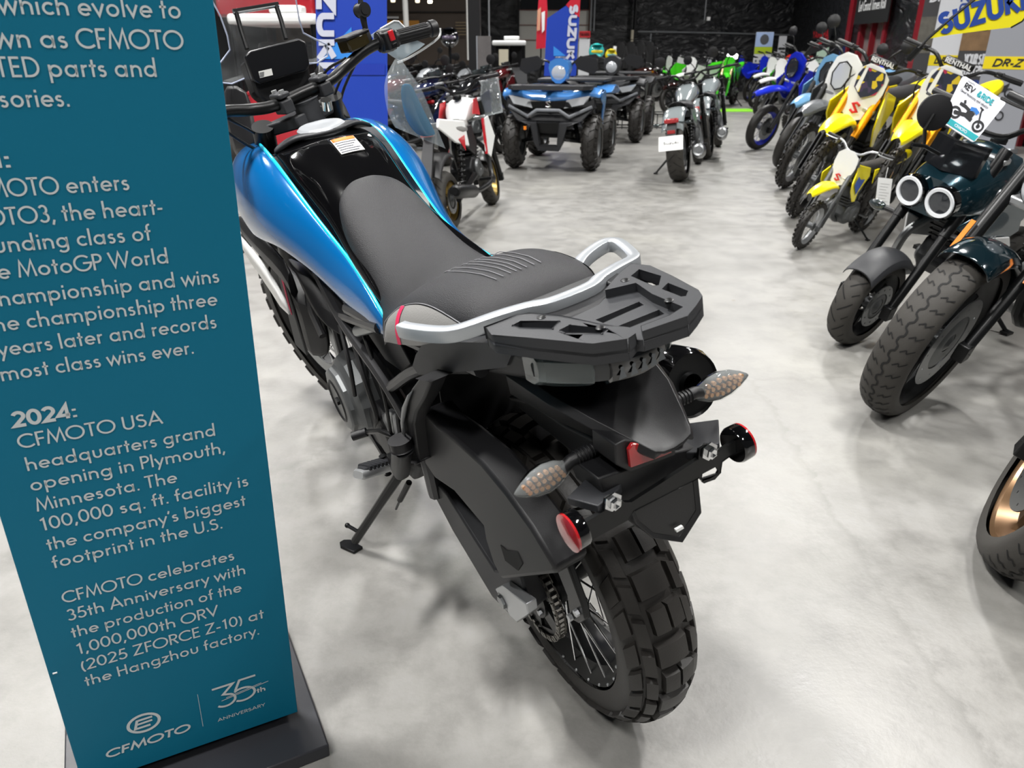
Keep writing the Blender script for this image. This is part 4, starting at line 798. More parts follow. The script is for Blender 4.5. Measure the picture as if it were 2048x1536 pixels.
# ================================================================ builders for the other vehicles
K = .87
class KB(MB):
    def __init__(s, T=None): super().__init__(); s.T = (lambda p: T(p) * K) if T else (lambda p: p * K)
def flip(mb): m = MB(); m.v = [sy(p) for p in mb.v]; m.f = [f[::-1] for f in mb.f]; return m
def both(root, name, fn, m, **k):
    a = fn(KB()); return obj(name, a, m, root, **k), obj(name, flip(a), m, root, **k)
def panel(poly, th=.02, **k):                         # poly of (x, z, y): a body panel standing off the centre plane
    return lambda m: m.prism([(x, y, z) for x, z, y in poly], (0, -th, 0))
def wheel(root, name, c, Rm, w, rim_r, style='road', rimm=None, spoke=True, T=None, side_disc=1, hub=.05, n=40, gm=None, tyre=None, cast=5):
    g = lambda: KB(T); h = (Rm - rim_r); rimm = rimm or BLK; tyre = tyre or RUB
    e = {'knob': .014, 'atv': .014}.get(style, 0); R0 = Rm - e; h = R0 - rim_r + .008
    m = g(); prof_torus(m, c, R0, w * (.9 if e else 1), h, n, 10)
    if style == 'knob':
        N = int(2 * PI * Rm / .062)
        for i in range(N):
            t = 2 * PI * i / N; d = 2 * PI / N; u = PI / 2
            if i % 2: tread_blk(m, c, R0, w * .9, t, t + .6 * d, u - .16, u + .16, e, h)
            else:
                for s in (1, -1): tread_blk(m, c, R0, w * .9, t, t + .6 * d, u + s * .28, u + s * .56, e, h)
            for s in (1, -1): tread_blk(m, c, R0, w * .9, t + .2 * d, t + .85 * d, u + s * .72, u + s * 1.1, e, h)
    if style == 'atv':
        N = 18
        for i in range(N):
            t = 2 * PI * i / N; d = 2 * PI / N; u = PI / 2
            for s, o in ((1, 0), (-1, .5)): tread_blk(m, c, R0, w * .9, t + o * d, t + (o + .42) * d, u + s * .02, u + s * .62, e, h, .12); tread_blk(m, c, R0, w * .9, t + (o + .3) * d, t + (o + .75) * d, u + s * .7, u + s * 1.15, e, h)
    ty = obj(name + '_tyre', m, tyre, root, sharp=45)
    if gm:
        m = g()
        def sp(t, u): yy = w / 2 * math.cos(u); rr = R0 - h + h * (.42 + .58 * math.sin(u)) + .0008; return (c[0] + rr * math.cos(t), c[1] + yy, c[2] + rr * math.sin(t))
        def groove(a, b, wd, k=7):
            (t0, u0), (t1, u1) = a, b; dt, du = (t1 - t0) * Rm, (u1 - u0) * w * .5; L = max(1e-6, math.hypot(dt, du)); nt, nu = -du / L * wd / 2 / Rm, dt / L * wd / 2 / (w * .5)
            m.grid([[sp(t0 + (t1 - t0) * i / k + nt * s, u0 + (u1 - u0) * i / k + nu * s) for s in (-1, 1)] for i in range(k + 1)])
        N = 40 if gm == 'zig' else 24; d = 2 * PI / N; u = PI / 2
        for i in range(N):
            t = i * d
            if gm == 'zig':
                groove((t, u - .09), (t + d * .3, u - .09), .007, 2); groove((t + d * .3, u - .09), (t + d * .5, u + .09), .007, 3); groove((t + d * .5, u + .09), (t + d * .8, u + .09), .007, 2); groove((t + d * .8, u + .09), (t + d, u - .09), .007, 3)
                for s in (1, -1): q = t + (d * .5 if s > 0 else 0); groove((q, u + s * .3), (q + d * .28, u + s * .55), .005, 3); groove((q + d * .28, u + s * .55), (q + d * .05, u + s * .62), .005, 2); groove((q + d * .05, u + s * .62), (q + d * .4, u + s * 1.0), .005, 4)
            else:
                s = 1 if i % 2 else -1
                groove((t, u - s * .1), (t + d * .9, u + s * .85), .006, 8); groove((t + d * .4, u - s * .45), (t + d * .8, u - s * .95), .005, 5)
        obj('tread_grooves', m, mat('groove_black', '0b0b0b', .8), ty, sharp=180)
    m = g(); m.lathe([(rim_r - .008, -w * .33), (rim_r + .004, -w * .38), (rim_r, -w * .3), (rim_r - .03, 0), (rim_r, w * .3), (rim_r + .004, w * .38), (rim_r - .008, w * .33), (rim_r - .036, 0), (rim_r - .008, -w * .33)], c, (0, 1, 0), 40); rm = obj(name + '_rim', m, rimm, root)
    m = g()
    if spoke: spokes(m, c, hub * .7, hub * .8, rim_r - .02, 28, .0022, w * .1); s_ = obj('spokes', m, CHR, rm); s_['kind'] = 'stuff'
    else:
        for i in range(cast):
            a = 2 * PI * i / cast; dx, dz = math.cos(a), math.sin(a)
            for o in (-.16, .16):
                p0 = Vector((c[0] + math.cos(a + o * 2) * hub, c[1], c[2] + math.sin(a + o * 2) * hub)); p1 = Vector((c[0] + math.cos(a + o) * (rim_r - .02), c[1], c[2] + math.sin(a + o) * (rim_r - .02))); m.tube([p0, p1], [.016, .012], 6)
        obj('cast_spokes', m, rimm, rm)
    m = g(); m.lathe([(.012, -.07), (hub, -.055), (hub * .7, -.03), (hub * .7, .03), (hub, .055), (.012, .07)], c, (0, 1, 0), 20, True); obj('hub', m, ENG, rm)
    if side_disc:
        y = .058 * side_disc; r1 = rim_r * .66
        m = g(); n2 = 36; holes = []
        for i in range(12):
            a = 2 * PI * i / 12; q = r1 * (.8 if i % 2 else .88); holes.append([(c[0] + q * math.cos(a) + .006 * math.cos(b), c[1] + y, c[2] + q * math.sin(a) + .006 * math.sin(b)) for b in (0, PI / 2, PI, 1.5 * PI)])
        m.holed([[(c[0] + r1 * math.cos(2 * PI * i / n2), c[1] + y, c[2] + r1 * math.sin(2 * PI * i / n2)) for i in range(n2)], [(c[0] + r1 * .62 * math.cos(2 * PI * i / n2), c[1] + y, c[2] + r1 * .62 * math.sin(2 * PI * i / n2)) for i in range(n2)]] + holes, (0, .004, 0)); obj('brake_disc', m, STE, rm)
        m = g(); m.lathe([(r1 * .64, -.002), (r1 * .5, .006), (hub * .8, .004)], (c[0], c[1] + y, c[2]), (0, 1, 0), 24); obj('disc_carrier', m, ENG, rm)
    return ty
def place(front, wb, hd, lean):                        # root matrix of a two-wheeler from its front contact point
    f = front - Vector((math.cos(hd), math.sin(hd), 0)) * wb * K; return (f.x, f.y, 0), (-lean, 0, hd)
def steer(head, ax, a):
    M = Matrix.Rotation(a, 3, ax); h = Vector(head); return lambda p: h + M @ (Vector(p) - h)
def handlebars(root, T, c, w, rise, sweep, m=None, grip=.12, levers=True, mirrors=False, pad=None, guards=None):
    c = Vector(c); p = []
    for s in (1, -1): p.append([c + Vector((-sweep, w * s, rise)), c + Vector((-sweep * .55, w * .62 * s, rise)), c + Vector((-sweep * .1, w * .4 * s, rise * .85)), c + Vector((0, w * .18 * s, 0))])
    k = KB(T); k.tube(smooth_path(p[0] + p[1][::-1], 4), .013, 10); hb = obj('handlebar', k, m or BLK, root)
    for q in p:
        d = (q[1] - q[0]).normalized(); k = KB(T); k.tube([q[0] - d * .005, q[0], q[0] + d * grip, q[0] + d * (grip + .004), q[0] + d * (grip + .012)], [.016, .017, .017, .022, .022], 12); obj('grip', k, PLA, hb)
        k = KB(T); k.box(q[0] + d * (grip + .035), (.04, .04, .035)); obj('switch_housing', k, PLA, hb, bevel=.004)
        if levers: k = KB(T); e = q[0] + d * (grip + .03); k.tube(smooth_path([e, e + Vector((.05, 0, -.005)), q[0] + d * .06 + Vector((.06, 0, -.01)), q[0] - d * .01 + Vector((.055, 0, -.01))], 4), .006, 6); obj('lever', k, BLK if not m else ALU, hb)
        if mirrors:
            k = KB(T); e = q[0] + d * (grip + .04); f = e + Vector((-.03, q[0].y * .25, .17)); k.tube(smooth_path([e, e + Vector((0, q[0].y * .05, .07)), f], 4), .006, 8); st = obj('mirror_stem', k, BLK, hb)
            k = KB(T); k.lathe([(0, .02), (.035, .018), (.058, .006), (.06, -.002), (.056, -.004), (0, -.003)], f, (1, 0, .1), 24); obj('mirror', k, PLA, st)
    if pad: k = KB(T); k.box(c + Vector((0, 0, .06)), (.05, .2, .05)); obj('bar_pad', k, pad, hb, bevel=.012)
    return hb
def forks(root, T, top, bot, sep, r=.026, up=None, low=None, inv=True, boots=False):
    for s in (1, -1):
        a, b = Vector((top[0], sep * s, top[1])), Vector((bot[0], sep * s, bot[1])); k = KB(T); m_ = a.lerp(b, .52)
        k.cyl(a, m_, r if inv else r * .8, n=16); f = obj('fork_tube', k, up or BLK, root)
        k = KB(T); k.cyl(m_ - (b - a) * .02, b, r * .8 if inv else r, n=16); k.box(b, (.06, .045 , .07)); lo = obj('fork_lower', k, low or BLK, f, bevel=.004)
        if boots:
            k = KB(T); d = (b - a)
            for i in range(9): q = a + d * (.36 + i * .022); k.tube([q - d * .008, q, q + d * .008], [r * .9, r * 1.35, r * .9], 14, cap=False)
            obj('fork_boot', k, PLA, f)
    k = KB(T)
    for q, t in ((a.lerp(b, .06), .03), (a.lerp(b, .26), .035)): k.box((q.x - .02, 0, q.z), (.07, sep * 2 + .06, t))
    obj('fork_clamp', k, ALU if inv else BLK, root, bevel=.008)
def engine(root, c, s=1.0, m=None, cover=None, cyl=(.10, .34), fins=0):
    x, z = c; k = KB(); k.prism([(x + a * s, .12 * s, z + b * s) for a, b in [(-.22, .02), (-.16, -.11), (.12, -.13), (.20, -.03), (.14, .10), (-.12, .13)]], (0, -.24 * s, 0)); e = obj('engine_block', k, m or DARK, root, bevel=.015)
    k = KB(); k.prism([(x + a * s, .085 * s, z + b * s) for a, b in [(-.02, .08), (.13, .06), (.13 + cyl[0], cyl[1]), (.02 + cyl[0], cyl[1] + .03)]], (0, -.17 * s, 0))
    for i in range(fins): q = .12 + i * .035; k.box((x + (.06 + cyl[0] * (q - .08) / .26) * s, 0, z + q * s), (.18 * s, .21 * s, .012))
    obj('cylinder', k, m or DARK, e, bevel=.008)
    for sd in (1, -1):
        k = KB(); k.lathe([(.10 * s, -.04), (.10 * s, .02), (.085 * s, .035), (.04 * s, .037), (.036 * s, .03), (0, .03)], (x - .01, .11 * s * sd, z), (0, sd, 0), 26); obj('engine_cover', k, cover or ENG, e)
        k = KB(); k.lathe([(.06 * s, -.04), (.06 * s, .02), (.05 * s, .03), (0, .032)], (x + .11 * s, .10 * s * sd, z - .02), (0, sd, 0), 20); obj('side_cover', k, cover or ENG, e)
    return e
def side_stand(root, x, lean):
    k = KB(); a = Vector((x, .10, .30)); b = Vector((x - .08, .34, .0)); c_, s_ = math.cos(lean), math.sin(lean); b.z = (.012 + b.y * s_) / c_; k.tube([a, b], [.014, .011], 8); k.box(b, (.06, .04, .012)); obj('side_stand', k, BLK, root)
def emblem_s(f, h, w, n=1):                             # angular S badge as strokes
    m = MB(); ribbon(m, [(.36 * w, .30 * h), (0, .48 * h), (-.30 * w, .28 * h), (.30 * w, -.28 * h), (0, -.48 * h), (-.36 * w, -.30 * h)], .24 * min(h, w), f); return m

def f_graph(nt, b):
    tc = nt.nodes.new('ShaderNodeTexCoord'); v = nt.nodes.new('ShaderNodeTexVoronoi'); v.inputs['Scale'].default_value = 26; r = nt.nodes.new('ShaderNodeValToRGB')
    nt.links.new(tc.outputs['Object'], v.inputs['Vector']); sx = nt.nodes.new('ShaderNodeSeparateColor'); nt.links.new(v.outputs['Color'], sx.inputs[0]); nt.links.new(sx.outputs[0], r.inputs[0]); r.color_ramp.interpolation = 'CONSTANT'
    e = r.color_ramp.elements; e[0].color = lin('23283c'); e[1].position = .45; e[1].color = lin('3c3050'); n = e.new(.65); n.color = lin('a3294a'); n = e.new(.78); n.color = lin('c9b02a'); n = e.new(.9); n.color = lin('1c2030')
    nt.links.new(r.outputs[0], b.inputs['Base Color']); b.inputs['Roughness'].default_value = .4
GRAPH = flat_mat('printed_plate_graphic', f_graph)
def dirt_bike(label, front, hd, lean=R(9), body=YEL, fend=None, plate=WHT, seat=None, forkup=None, forklow=None, rimm=None, side=None, tyre='knob', Rf=.345, Rr=.335, wf=.085, wr=.115, group=None, headlight=None, cover=None, tall=1.0, st=.12, wb=1.48, sc=1.0, badge=None, decal=None, mirrors=False, disc=True, name='dirt_bike', rfend=None, barm=None, engm=None, guardc=None, graphic=False, lampm=None):
    global K; K0 = K; K = K * sc; fend = fend or body; side = side or plate; rfend = rfend or fend
    loc, rot = place(front, wb, hd, lean); root = thing(name, label, 'motorcycle', loc, rot, group)
    T = steer((1.12, 0, 1.02), Vector((-.42, 0, .91)).normalized(), st); FCc, RCc = (wb, 0, Rf), (0, 0, Rr)
    wheel(root, 'front', FCc, Rf, wf, Rf - .075, tyre, rimm, True, T, 1 if disc else 0); wheel(root, 'rear', RCc, Rr, wr, Rr - .09, tyre, rimm, True, None, -1)
    forks(root, T, (1.13, 1.05), (wb, Rf), .105, .029, forkup or BLK, forklow or BLK)
    for s in (1, -1):                                   # fork guards
        k = KB(T); a, b = Vector((1.13, .105 * s, 1.05)), Vector((wb, .105 * s, Rf)); q0, q1 = a.lerp(b, .60), a.lerp(b, .97); k.prism([q0 + Vector((.04, .03 * s, .02)), q1 + Vector((.045, .03 * s, .02)), q1 + Vector((-.03, .03 * s, -.01)), q0 + Vector((-.02, .03 * s, 0))], (0, -.008 * s, 0)); obj('fork_guard', k, guardc or PLG, root)
    k = KB(); k.tube(smooth_path([(1.08, 0, .95), (1.02, 0, .62), (.98, 0, .34), (.70, 0, .25), (.54, 0, .30), (.50, 0, .48), (.60, 0, .78), (.82, 0, .88), (1.08, 0, .95)], 4), .028, 8)
    for s in (1, -1): k.tube([(.60, .06 * s, .78), (.02, .05 * s, .90)], .013, 8); k.tube([(.52, .06 * s, .46), (.10, .05 * s, .86)], .011, 8)
    obj('frame', k, ENG, root)
    k = KB()
    for s in (1, -1): k.tube([(.55, .09 * s, .40), (.25, .10 * s, .40), (0, .085 * s, Rr)], [.035, .03, .022], 8)
    obj('swingarm', k, STE, root)
    engine(root, (.72, .38), 1.0, engm, cover, fins=3)
    k = KB(); rows = []
    for x, w, z, d in [(1.02, .05, .985, .08), (.92, .065, .965, .1), (.75, .075, .95, .1), (.5, .085, .945, .09), (.25, .088, .95, .08), (.05, .08, .965, .06), (-.10, .06, .975, .03)]: rows.append([(x, -w, z - d), (x, -w * .96, z - .02), (x, -w * .6, z), (x, 0, z + .006), (x, w * .6, z), (x, w * .96, z - .02), (x, w, z - d)])
    k.grid(rows); obj('seat', k, seat or SEAT, root, sub=1, solid=.01)
    a, b = both(root, 'radiator_shroud', panel([(1.02, 1.0, .08), (1.14, .96, .15), (1.26, .84, .20), (1.22, .74, .20), (1.06, .60, .19), (.94, .58, .17), (.90, .68, .15), (.66, .84, .11), (.66, .93, .085), (.86, .97, .08)], .012), body, bevel=.004)
    if decal: both(root, 'shroud_decal', panel([(1.10, .90, .172), (1.18, .82, .192), (1.02, .68, .184), (.90, .74, .150), (.80, .82, .128), (.96, .84, .146)], .002), decal)
    both(root, 'side_plate', panel([(.55, .90, .10), (.12, .93, .10), (.04, .88, .10), (.20, .72, .11), (.42, .60, .13), (.52, .68, .13)], .012), side, bevel=.004)
    k = KB(); rows = []
    for x, w, z in [(.14, .09, .93), (-.05, .095, .955), (-.25, .09, .985), (-.42, .07, 1.01), (-.5, .045, 1.02)]: rows.append([(x, -w, z - .05), (x, -w * .85, z), (x, 0, z + .012), (x, w * .85, z), (x, w, z - .05)])
    k.grid(rows); obj('rear_fender', k, rfend, root, solid=.006, sub=1)
    k = KB(T); rows = []
    for x, w, z in [(1.16, .05, .70), (1.24, .075, .76), (1.36, .085, .80), (1.50, .08, .81), (1.66, .07, .795), (1.80, .055, .765), (1.88, .03, .74)]: rows.append([(x, -w, z - .035), (x, -w * .9, z - .004), (x, -w * .35, z + .006), (x, 0, z + .018), (x, w * .35, z + .006), (x, w * .9, z - .004), (x, w, z - .035)])
    k.grid(rows); obj('front_fender', k, fend, root, solid=.006, sub=1)
    if headlight is None:
        k = KB(T); k.loft([[(1.25 + dx - abs(y) * .35, y, z) for y, z in [(-.09, .80), (-.125, 1.0), (-.115, 1.10), (-.05, 1.16), (.05, 1.16), (.115, 1.10), (.125, 1.0), (.09, .80), (.03, .77), (-.03, .77)]] for dx in (0, .012)]); pl_ = obj('number_plate', k, plate, root, bevel=.003)
        if graphic:
            k = KB(T); k.loft([[(1.263 + dx - abs(y) * .35, y, z) for y, z in [(0, .93), (-.085, .98), (-.10, 1.07), (-.08, 1.135), (0, 1.135), (.08, 1.135), (.10, 1.07), (.085, .98)]] for dx in (0, .004)]); obj('plate_graphic', k, GRAPH, pl_)
        if badge: k = emblem_s(lambda q: T(Vector((1.272, q.x, .855 + q.y))) * K, .075, .08); obj('badge', k, badge, pl_, solid=.002)
    else:
        k = KB(T); k.loft([[(1.23 + dx - abs(y) * .30, y, z) for y, z in [(-.06, .72), (-.11, .86), (-.13, 1.02), (-.11, 1.14), (-.04, 1.2), (.04, 1.2), (.11, 1.14), (.13, 1.02), (.11, .86), (.06, .72)]] for dx in (0, .03)]); pl_ = obj('headlight_mask', k, headlight, root, bevel=.006)
        k = KB(T); rr = [(1.268 - abs(y) * .1, y, z) for y, z in [(-.05, .93), (-.078, 1.02), (-.055, 1.11), (0, 1.14), (.055, 1.11), (.078, 1.02), (.05, .93), (0, .90)]]; k.prism(rr, (.018, 0, 0)); hl = obj('headlight', k, lampm or mat('headlight_glass', 'c9cdd2', .08, .3, coat=1), pl_, bevel=.008)
        k = KB(T); k.tube([Vector(p) + Vector((.012, 0, 0)) for p in rr], .008, 6, True); obj('headlight_rim', k, BLK, hl)
    k = KB(T); k.cyl((1.12, 0, .92), (1.10, 0, 1.08), .03, n=14); obj('steering_head', k, BLK, root)
    hb_ = handlebars(root, T, (1.08, 0, 1.12), .40, .075, .10, barm, pad=BLK if graphic else None, mirrors=mirrors)
    if graphic: k = KB(); text(k, 'RENTHAL', T(Vector((1.107, -.09, 1.165))), T(Vector((1.107, .09, 1.165))) - T(Vector((1.107, -.09, 1.165))), (0, 0, 1), .03, .18, .22); obj('pad_lettering', k, WHT, hb_, sharp=180)
    k = KB(); k.tube(smooth_path([(.98, -.05, .60), (1.06, -.10, .48), (.92, -.15, .40), (.66, -.15, .46), (.42, -.13, .64), (.22, -.12, .76)], 5), .022, 10); ex = obj('exhaust_pipe', k, STE, root)
    k = KB(); k.tube([(.26, -.125, .75), (.22, -.13, .765), (-.20, -.15, .86), (-.24, -.15, .87)], [.03, .052, .052, .035], 16); obj('silencer', k, STE, ex)
    k = KB(); k.cyl((.58, .0, .46), (.48, 0, .78), .035, n=12); obj('rear_shock', k, GRY, root)
    for s in (1, -1):
        k = KB(); k.box((.56, .19 * s, .36), (.05, .10, .02)); obj('foot_peg', k, STE, root)
    for i, (a, b, c) in enumerate([((1.10, .10, 1.10), (1.20, .14, 1.0), (1.05, .10, .8)), ((1.1, -.1, 1.1), (1.2, -.16, .98), (1.06, -.1, .75))]): k = KB(); k.tube(smooth_path([a, b, c], 6), .006, 6); obj('cable', k, PLA, root)
    side_stand(root, .58, lean); K = K0
    return root

def street_bike(label, front, hd, lean=R(9), tank=CGR, seatm=None, tailm=None, Rf=.32, Rr=.32, wf=.12, wr=.16, wb=1.42, rim=None, cast=True, tyre='road', gm=None, group=None, light='round', fendm=None, mirrors=True, st=.12, rear='short', fins=4, boots=False, fork=None, name='motorcycle', mini=False, tmat=None, disc=1, saddle=(.62, .02), pipe=STE, exs=-1, plate=False, engm=None, cover=None, mfl=1.0, fspan=(140, 12), amber=False):
    loc, rot = place(front, wb, hd, lean); root = thing(name, label, 'motorcycle', loc, rot, group)
    hx = wb - .30 - Rf * .35; T = steer((hx, 0, .90), Vector((-.45, 0, .89)).normalized(), st); tailm = tailm or tank; fendm = fendm or tank; rf_ = .19 if mini else Rf - .09
    wheel(root, 'front', (wb, 0, Rf), Rf, wf, Rf - .075 if not mini else Rf - .07, tyre, rim, not cast, T, disc, tyre=tmat, gm=gm); wheel(root, 'rear', (0, 0, Rr), Rr, wr, Rr - .08, tyre, rim, not cast, None, -1, tyre=tmat, gm=gm)
    forks(root, T, (hx - .02, .98), (wb, Rf), .12, .028, fork or BLK, fork or BLK, inv=not boots, boots=boots)
    if amber:
        for s in (1, -1): k = KB(T); a, b = Vector((hx - .02, .12 * s, .98)), Vector((wb, .12 * s, Rf)); q0, q1 = a.lerp(b, .44), a.lerp(b, .60); o3 = Vector((.034, .012 * s, .02)); k.prism([q0 + o3, q1 + o3, q1 + o3 + Vector((.0, .018 * s, 0)), q0 + o3 + Vector((0, .018 * s, 0))], (.008, 0, .006)); obj('amber_reflector', k, AMB, root)
    k = KB(); k.tube(smooth_path([(hx, 0, .86), (hx - .12, 0, .55), (hx - .18, 0, .30), (.55, 0, .26), (.44, 0, .42), (.40, 0, .64), (.7, 0, .76), (hx, 0, .86)], 4), .024, 8); obj('frame', k, BLK, root)
    k = KB()
    for s in (1, -1): k.tube([(.50, .10 * s, .36), (0, .11 * s, Rr)], [.03, .022], 8)
    obj('swingarm', k, BLK, root)
    for s in (1, -1):
        k = KB(); a, b = Vector((.06, .13 * s, Rr + .02)), Vector((.22, .12 * s, .66)); k.cyl(a, b, .014, n=10)
        hel = []; ax = (b - a).normalized(); e1 = ax.orthogonal().normalized(); e2 = ax.cross(e1)
        for i in range(61): q = i * .75; hel.append(a.lerp(b, .2 + .7 * i / 60) + (e1 * math.cos(q) + e2 * math.sin(q)) * .027)
        k.tube(hel, .006, 6); obj('rear_shock', k, BLK, root)
    engine(root, (.62, .40), 1.0 if not mini else .8, engm, cover, cyl=(.12, .30), fins=fins)
    k = KB(); rows = []
    tx0, tx1 = hx + .03, .52
    for f, w, zc, ze in [(0, .05, .90, .80), (.12, .12, .955, .80), (.35, .145, .985, .79), (.6, .135, .965, .78), (.82, .10, .90, .77), (1, .07, .82, .76)]:
        x = tx0 + (tx1 - tx0) * f; rows.append([(x, y, z) for y, z in [(w * .8, ze), (w, ze + (zc - ze) * .45), (w * .85, zc - .03), (w * .45, zc - .004), (0, zc), (-w * .45, zc - .004), (-w * .85, zc - .03), (-w, ze + (zc - ze) * .45), (-w * .8, ze)]])
    k.loft(rows); tk_ = obj('fuel_tank', k, tank, root, sub=2, sharp=180)
    k = KB(); k.lathe([(0, .012), (.03, .012), (.036, 0), (.036, -.02)], (tx0 - .2, 0, .985), (-.1, 0, 1), 20); obj('filler_cap', k, BLK, tk_)
    k = KB(); rows = []
    for x, w, z, d in [(saddle[0], .07, .83, .04), (saddle[0] - .12, .11, .795, .07), (.38, .13, .785, .08), (.24, .12, .80, .07), (.12, .10, .815, .05), (saddle[1], .08, .82, .03)]: rows.append([(x, -w, z - d), (x, -w * .95, z - .02), (x, -w * .6, z), (x, 0, z + .004), (x, w * .6, z), (x, w * .95, z - .02), (x, w, z - d)])
    k.grid(rows); obj('seat', k, seatm or SEAT, root, sub=1, solid=.012)
    both(root, 'side_cover', panel([(.56, .76, .12), (.30, .76, .12), (.34, .60, .13), (.50, .52, .14), (.60, .60, .13)], .02), tailm, bevel=.008)
    # rear fender, tail light, plate
    k = KB(); rows = []
    for a_ in range(10):
        q = R(70 + a_ * 9); r = Rr + .07; w = wr * .5 + .025; rows.append([(r * math.cos(q), y, Rr + .06 + r * math.sin(q) + dz) for y, dz in ((-w, -.04), (-w * .9, -.006), (-w * .5, .008), (0, .012), (w * .5, .008), (w * .9, -.006), (w, -.04))])
    k.grid(rows); rfd = obj('rear_fender', k, tailm, root, solid=.006, sub=1)
    if rear == 'light':
        k = KB(); k.box((-.35, 0, .66), (.04, .15, .05)); tl = obj('tail_light', k, REDL, root, bevel=.012)
        k = KB(); k.box((-.40, 0, .555), (.01, .08, .035)); obj('reflector', k, REDL, root, bevel=.002)
        k = KB(); k.prism([(-.34, .05, .64), (-.34, -.05, .64), (-.42, -.05, .50), (-.42, .05, .50)], (.03, 0, 0)); pa_ = obj('plate_arm', k, PLA, root)
        if plate: k = KB(); k.prism([(-.44, .125, .52), (-.44, -.125, .52), (-.49, -.125, .38), (-.49, .125, .38)], (.004, 0, 0)); obj('licence_plate', k, WHT, pa_)
        for s in (1, -1): k = KB(); k.tube([(-.30, .07 * s, .64), (-.30, .14 * s, .63)], .008, 8); k.ell((-.31, .165 * s, .63), (.02, .035, .018), 12, 8); obj('signal', k, SMK, root)
    else:
        k = KB(); k.box((-.16, 0, .76), (.05, .10, .04)); obj('tail_light', k, REDL, root, bevel=.01)
        k = KB(); k.prism([(-.14, .04, .74), (-.14, -.04, .74), (-.36, -.05, .44), (-.36, .05, .44)], (.03, 0, 0)); obj('plate_arm', k, PLA, root)
    k = KB(T); rows = []
    for a_ in range(9):
        q = R(fspan[0] - a_ * fspan[1]); r = Rf + .025; w = wf * .5 + .02; rows.append([(wb + r * math.cos(q), y, Rf + r * math.sin(q) + dz) for y, dz in ((-w, -.05), (-w * .9, -.01), (-w * .4, .008), (0, .012), (w * .4, .008), (w * .9, -.01), (w, -.05))])
    k.grid(rows); obj('front_fender', k, fendm, root, solid=.005, sub=1)
    if light == 'round':
        k = KB(T); k.lathe([(0, -.09), (.05, -.08), (.08, -.04), (.088, 0), (.084, .008)], (hx + .12, 0, .90), (1, 0, -.1), 28); hl = obj('headlight', k, BLK, root); k = KB(T); k.lathe([(.083, .006), (.06, .018), (0, .024)], (hx + .12, 0, .90), (1, 0, -.1), 28); obj('headlight_glass', k, mat('headlight_glass', 'c9cdd2', .08, .3, coat=1), hl)
    elif light == 'sport':
        k = KB(T); k.loft([[(x, y * w, z + dz) for y, dz in [(-1, -.02), (-.7, .06), (0, .09), (.7, .06), (1, -.02), (.6, -.09), (0, -.11), (-.6, -.09)]] for x, w, z in ((hx - .02, .13, .95), (hx + .12, .14, .92), (hx + .24, .09, .86), (hx + .29, .03, .82))]); hl = obj('nose_fairing', k, tank, root, sub=1)
        k = KB(T); k.grid([[(hx + .16 - .0 * abs(y), y, .98), (hx + .06, y * .9, 1.10)] for y in (-.1, -.05, 0, .05, .1)]); obj('windshield', k, SMK, hl, solid=.004)
        both(root, 'side_fairing', panel([(hx + .12, .88, .14), (hx + .06, .62, .16), (hx - .10, .40, .15), (.66, .34, .13), (.62, .52, .14), (.80, .72, .15)], .015), tank, bevel=.006)
    handlebars(root, T, (hx - .05, 0, 1.02), .36, .07 if light != 'sport' else -.02, .10, None, mirrors=mirrors)
    k = KB(); k.tube(smooth_path([(.80, .05 * exs, .62), (.92, .10 * exs, .50), (.84, .14 * exs, .28), (.50, .15 * exs, .24), (.2, .16 * exs, .26)], 5), .022, 10); ex = obj('exhaust_pipe', k, pipe, root)
    mx = .03 * (mfl - 1) / .3; k = KB(); k.tube([(.24, (.165 + mx) * exs, .26), (.20, (.17 + mx) * exs, .265), (-.22, (.19 + mx * 2) * exs, .33), (-.27, (.19 + mx * 2) * exs, .34), (-.272, (.19 + mx * 2) * exs, .34)], [.03, .052 * mfl, .055 * mfl, .045 * mfl, .03 * mfl], 18); k.cyl((-.273, (.19 + mx * 2) * exs, .34), (-.28, (.19 + mx * 2) * exs, .341), .026 * mfl, n=14); obj('silencer', k, pipe, ex)
    for s in (1, -1): k = KB(); k.box((.50, .20 * s, .32), (.05, .10, .02)); obj('foot_peg', k, BLK, root)
    side_stand(root, .50, lean)
    return root
# ================================================================ motorcycles down the right-hand side
r1 = floor_pt
def PF(px, py): return floor_pt(px, py)
TEA2 = mat('dark_teal_gloss', '0d1c22', .12, .3, coat=1)
BC = street_bike('black cruiser with a wide zigzag-grooved front tyre, right of the aisle near the camera', PF(1785, 812), R(206), R(11), TEA2, rim=BLK, Rf=.36, wf=.15, wb=1.58, fspan=(165, 12), amber=True, tmat=RUBD, gm='zig', fendm=TEA2, light='round', rear='light', disc=1, name='cruiser_motorcycle', st=.26, mirrors=False)
BC2 = street_bike('motorcycle at the right edge of which only the front tyre and brake disc show', PF(1990, 1098), R(222), R(15), TEA2, rim=mat('bronze_rim', '7a5f45', .3, .7), Rf=.335, wf=.14, wb=1.5, tmat=RUBD, gm='zig', fendm=TEA2, disc=-1, name='cruiser_motorcycle', st=.3, mirrors=False)
PAP = street_bike('dark teal mini motorcycle with twin round headlights, in the right-hand row', PF(1697, 683), R(211), R(12), TEAL, Rf=.235, Rr=.235, wf=.12, wr=.13, wb=1.2, rim=BLK, tmat=RUBD, gm='vee', light='none', fendm=PLG, mini=True, mirrors=False, name='mini_motorcycle', st=.1)
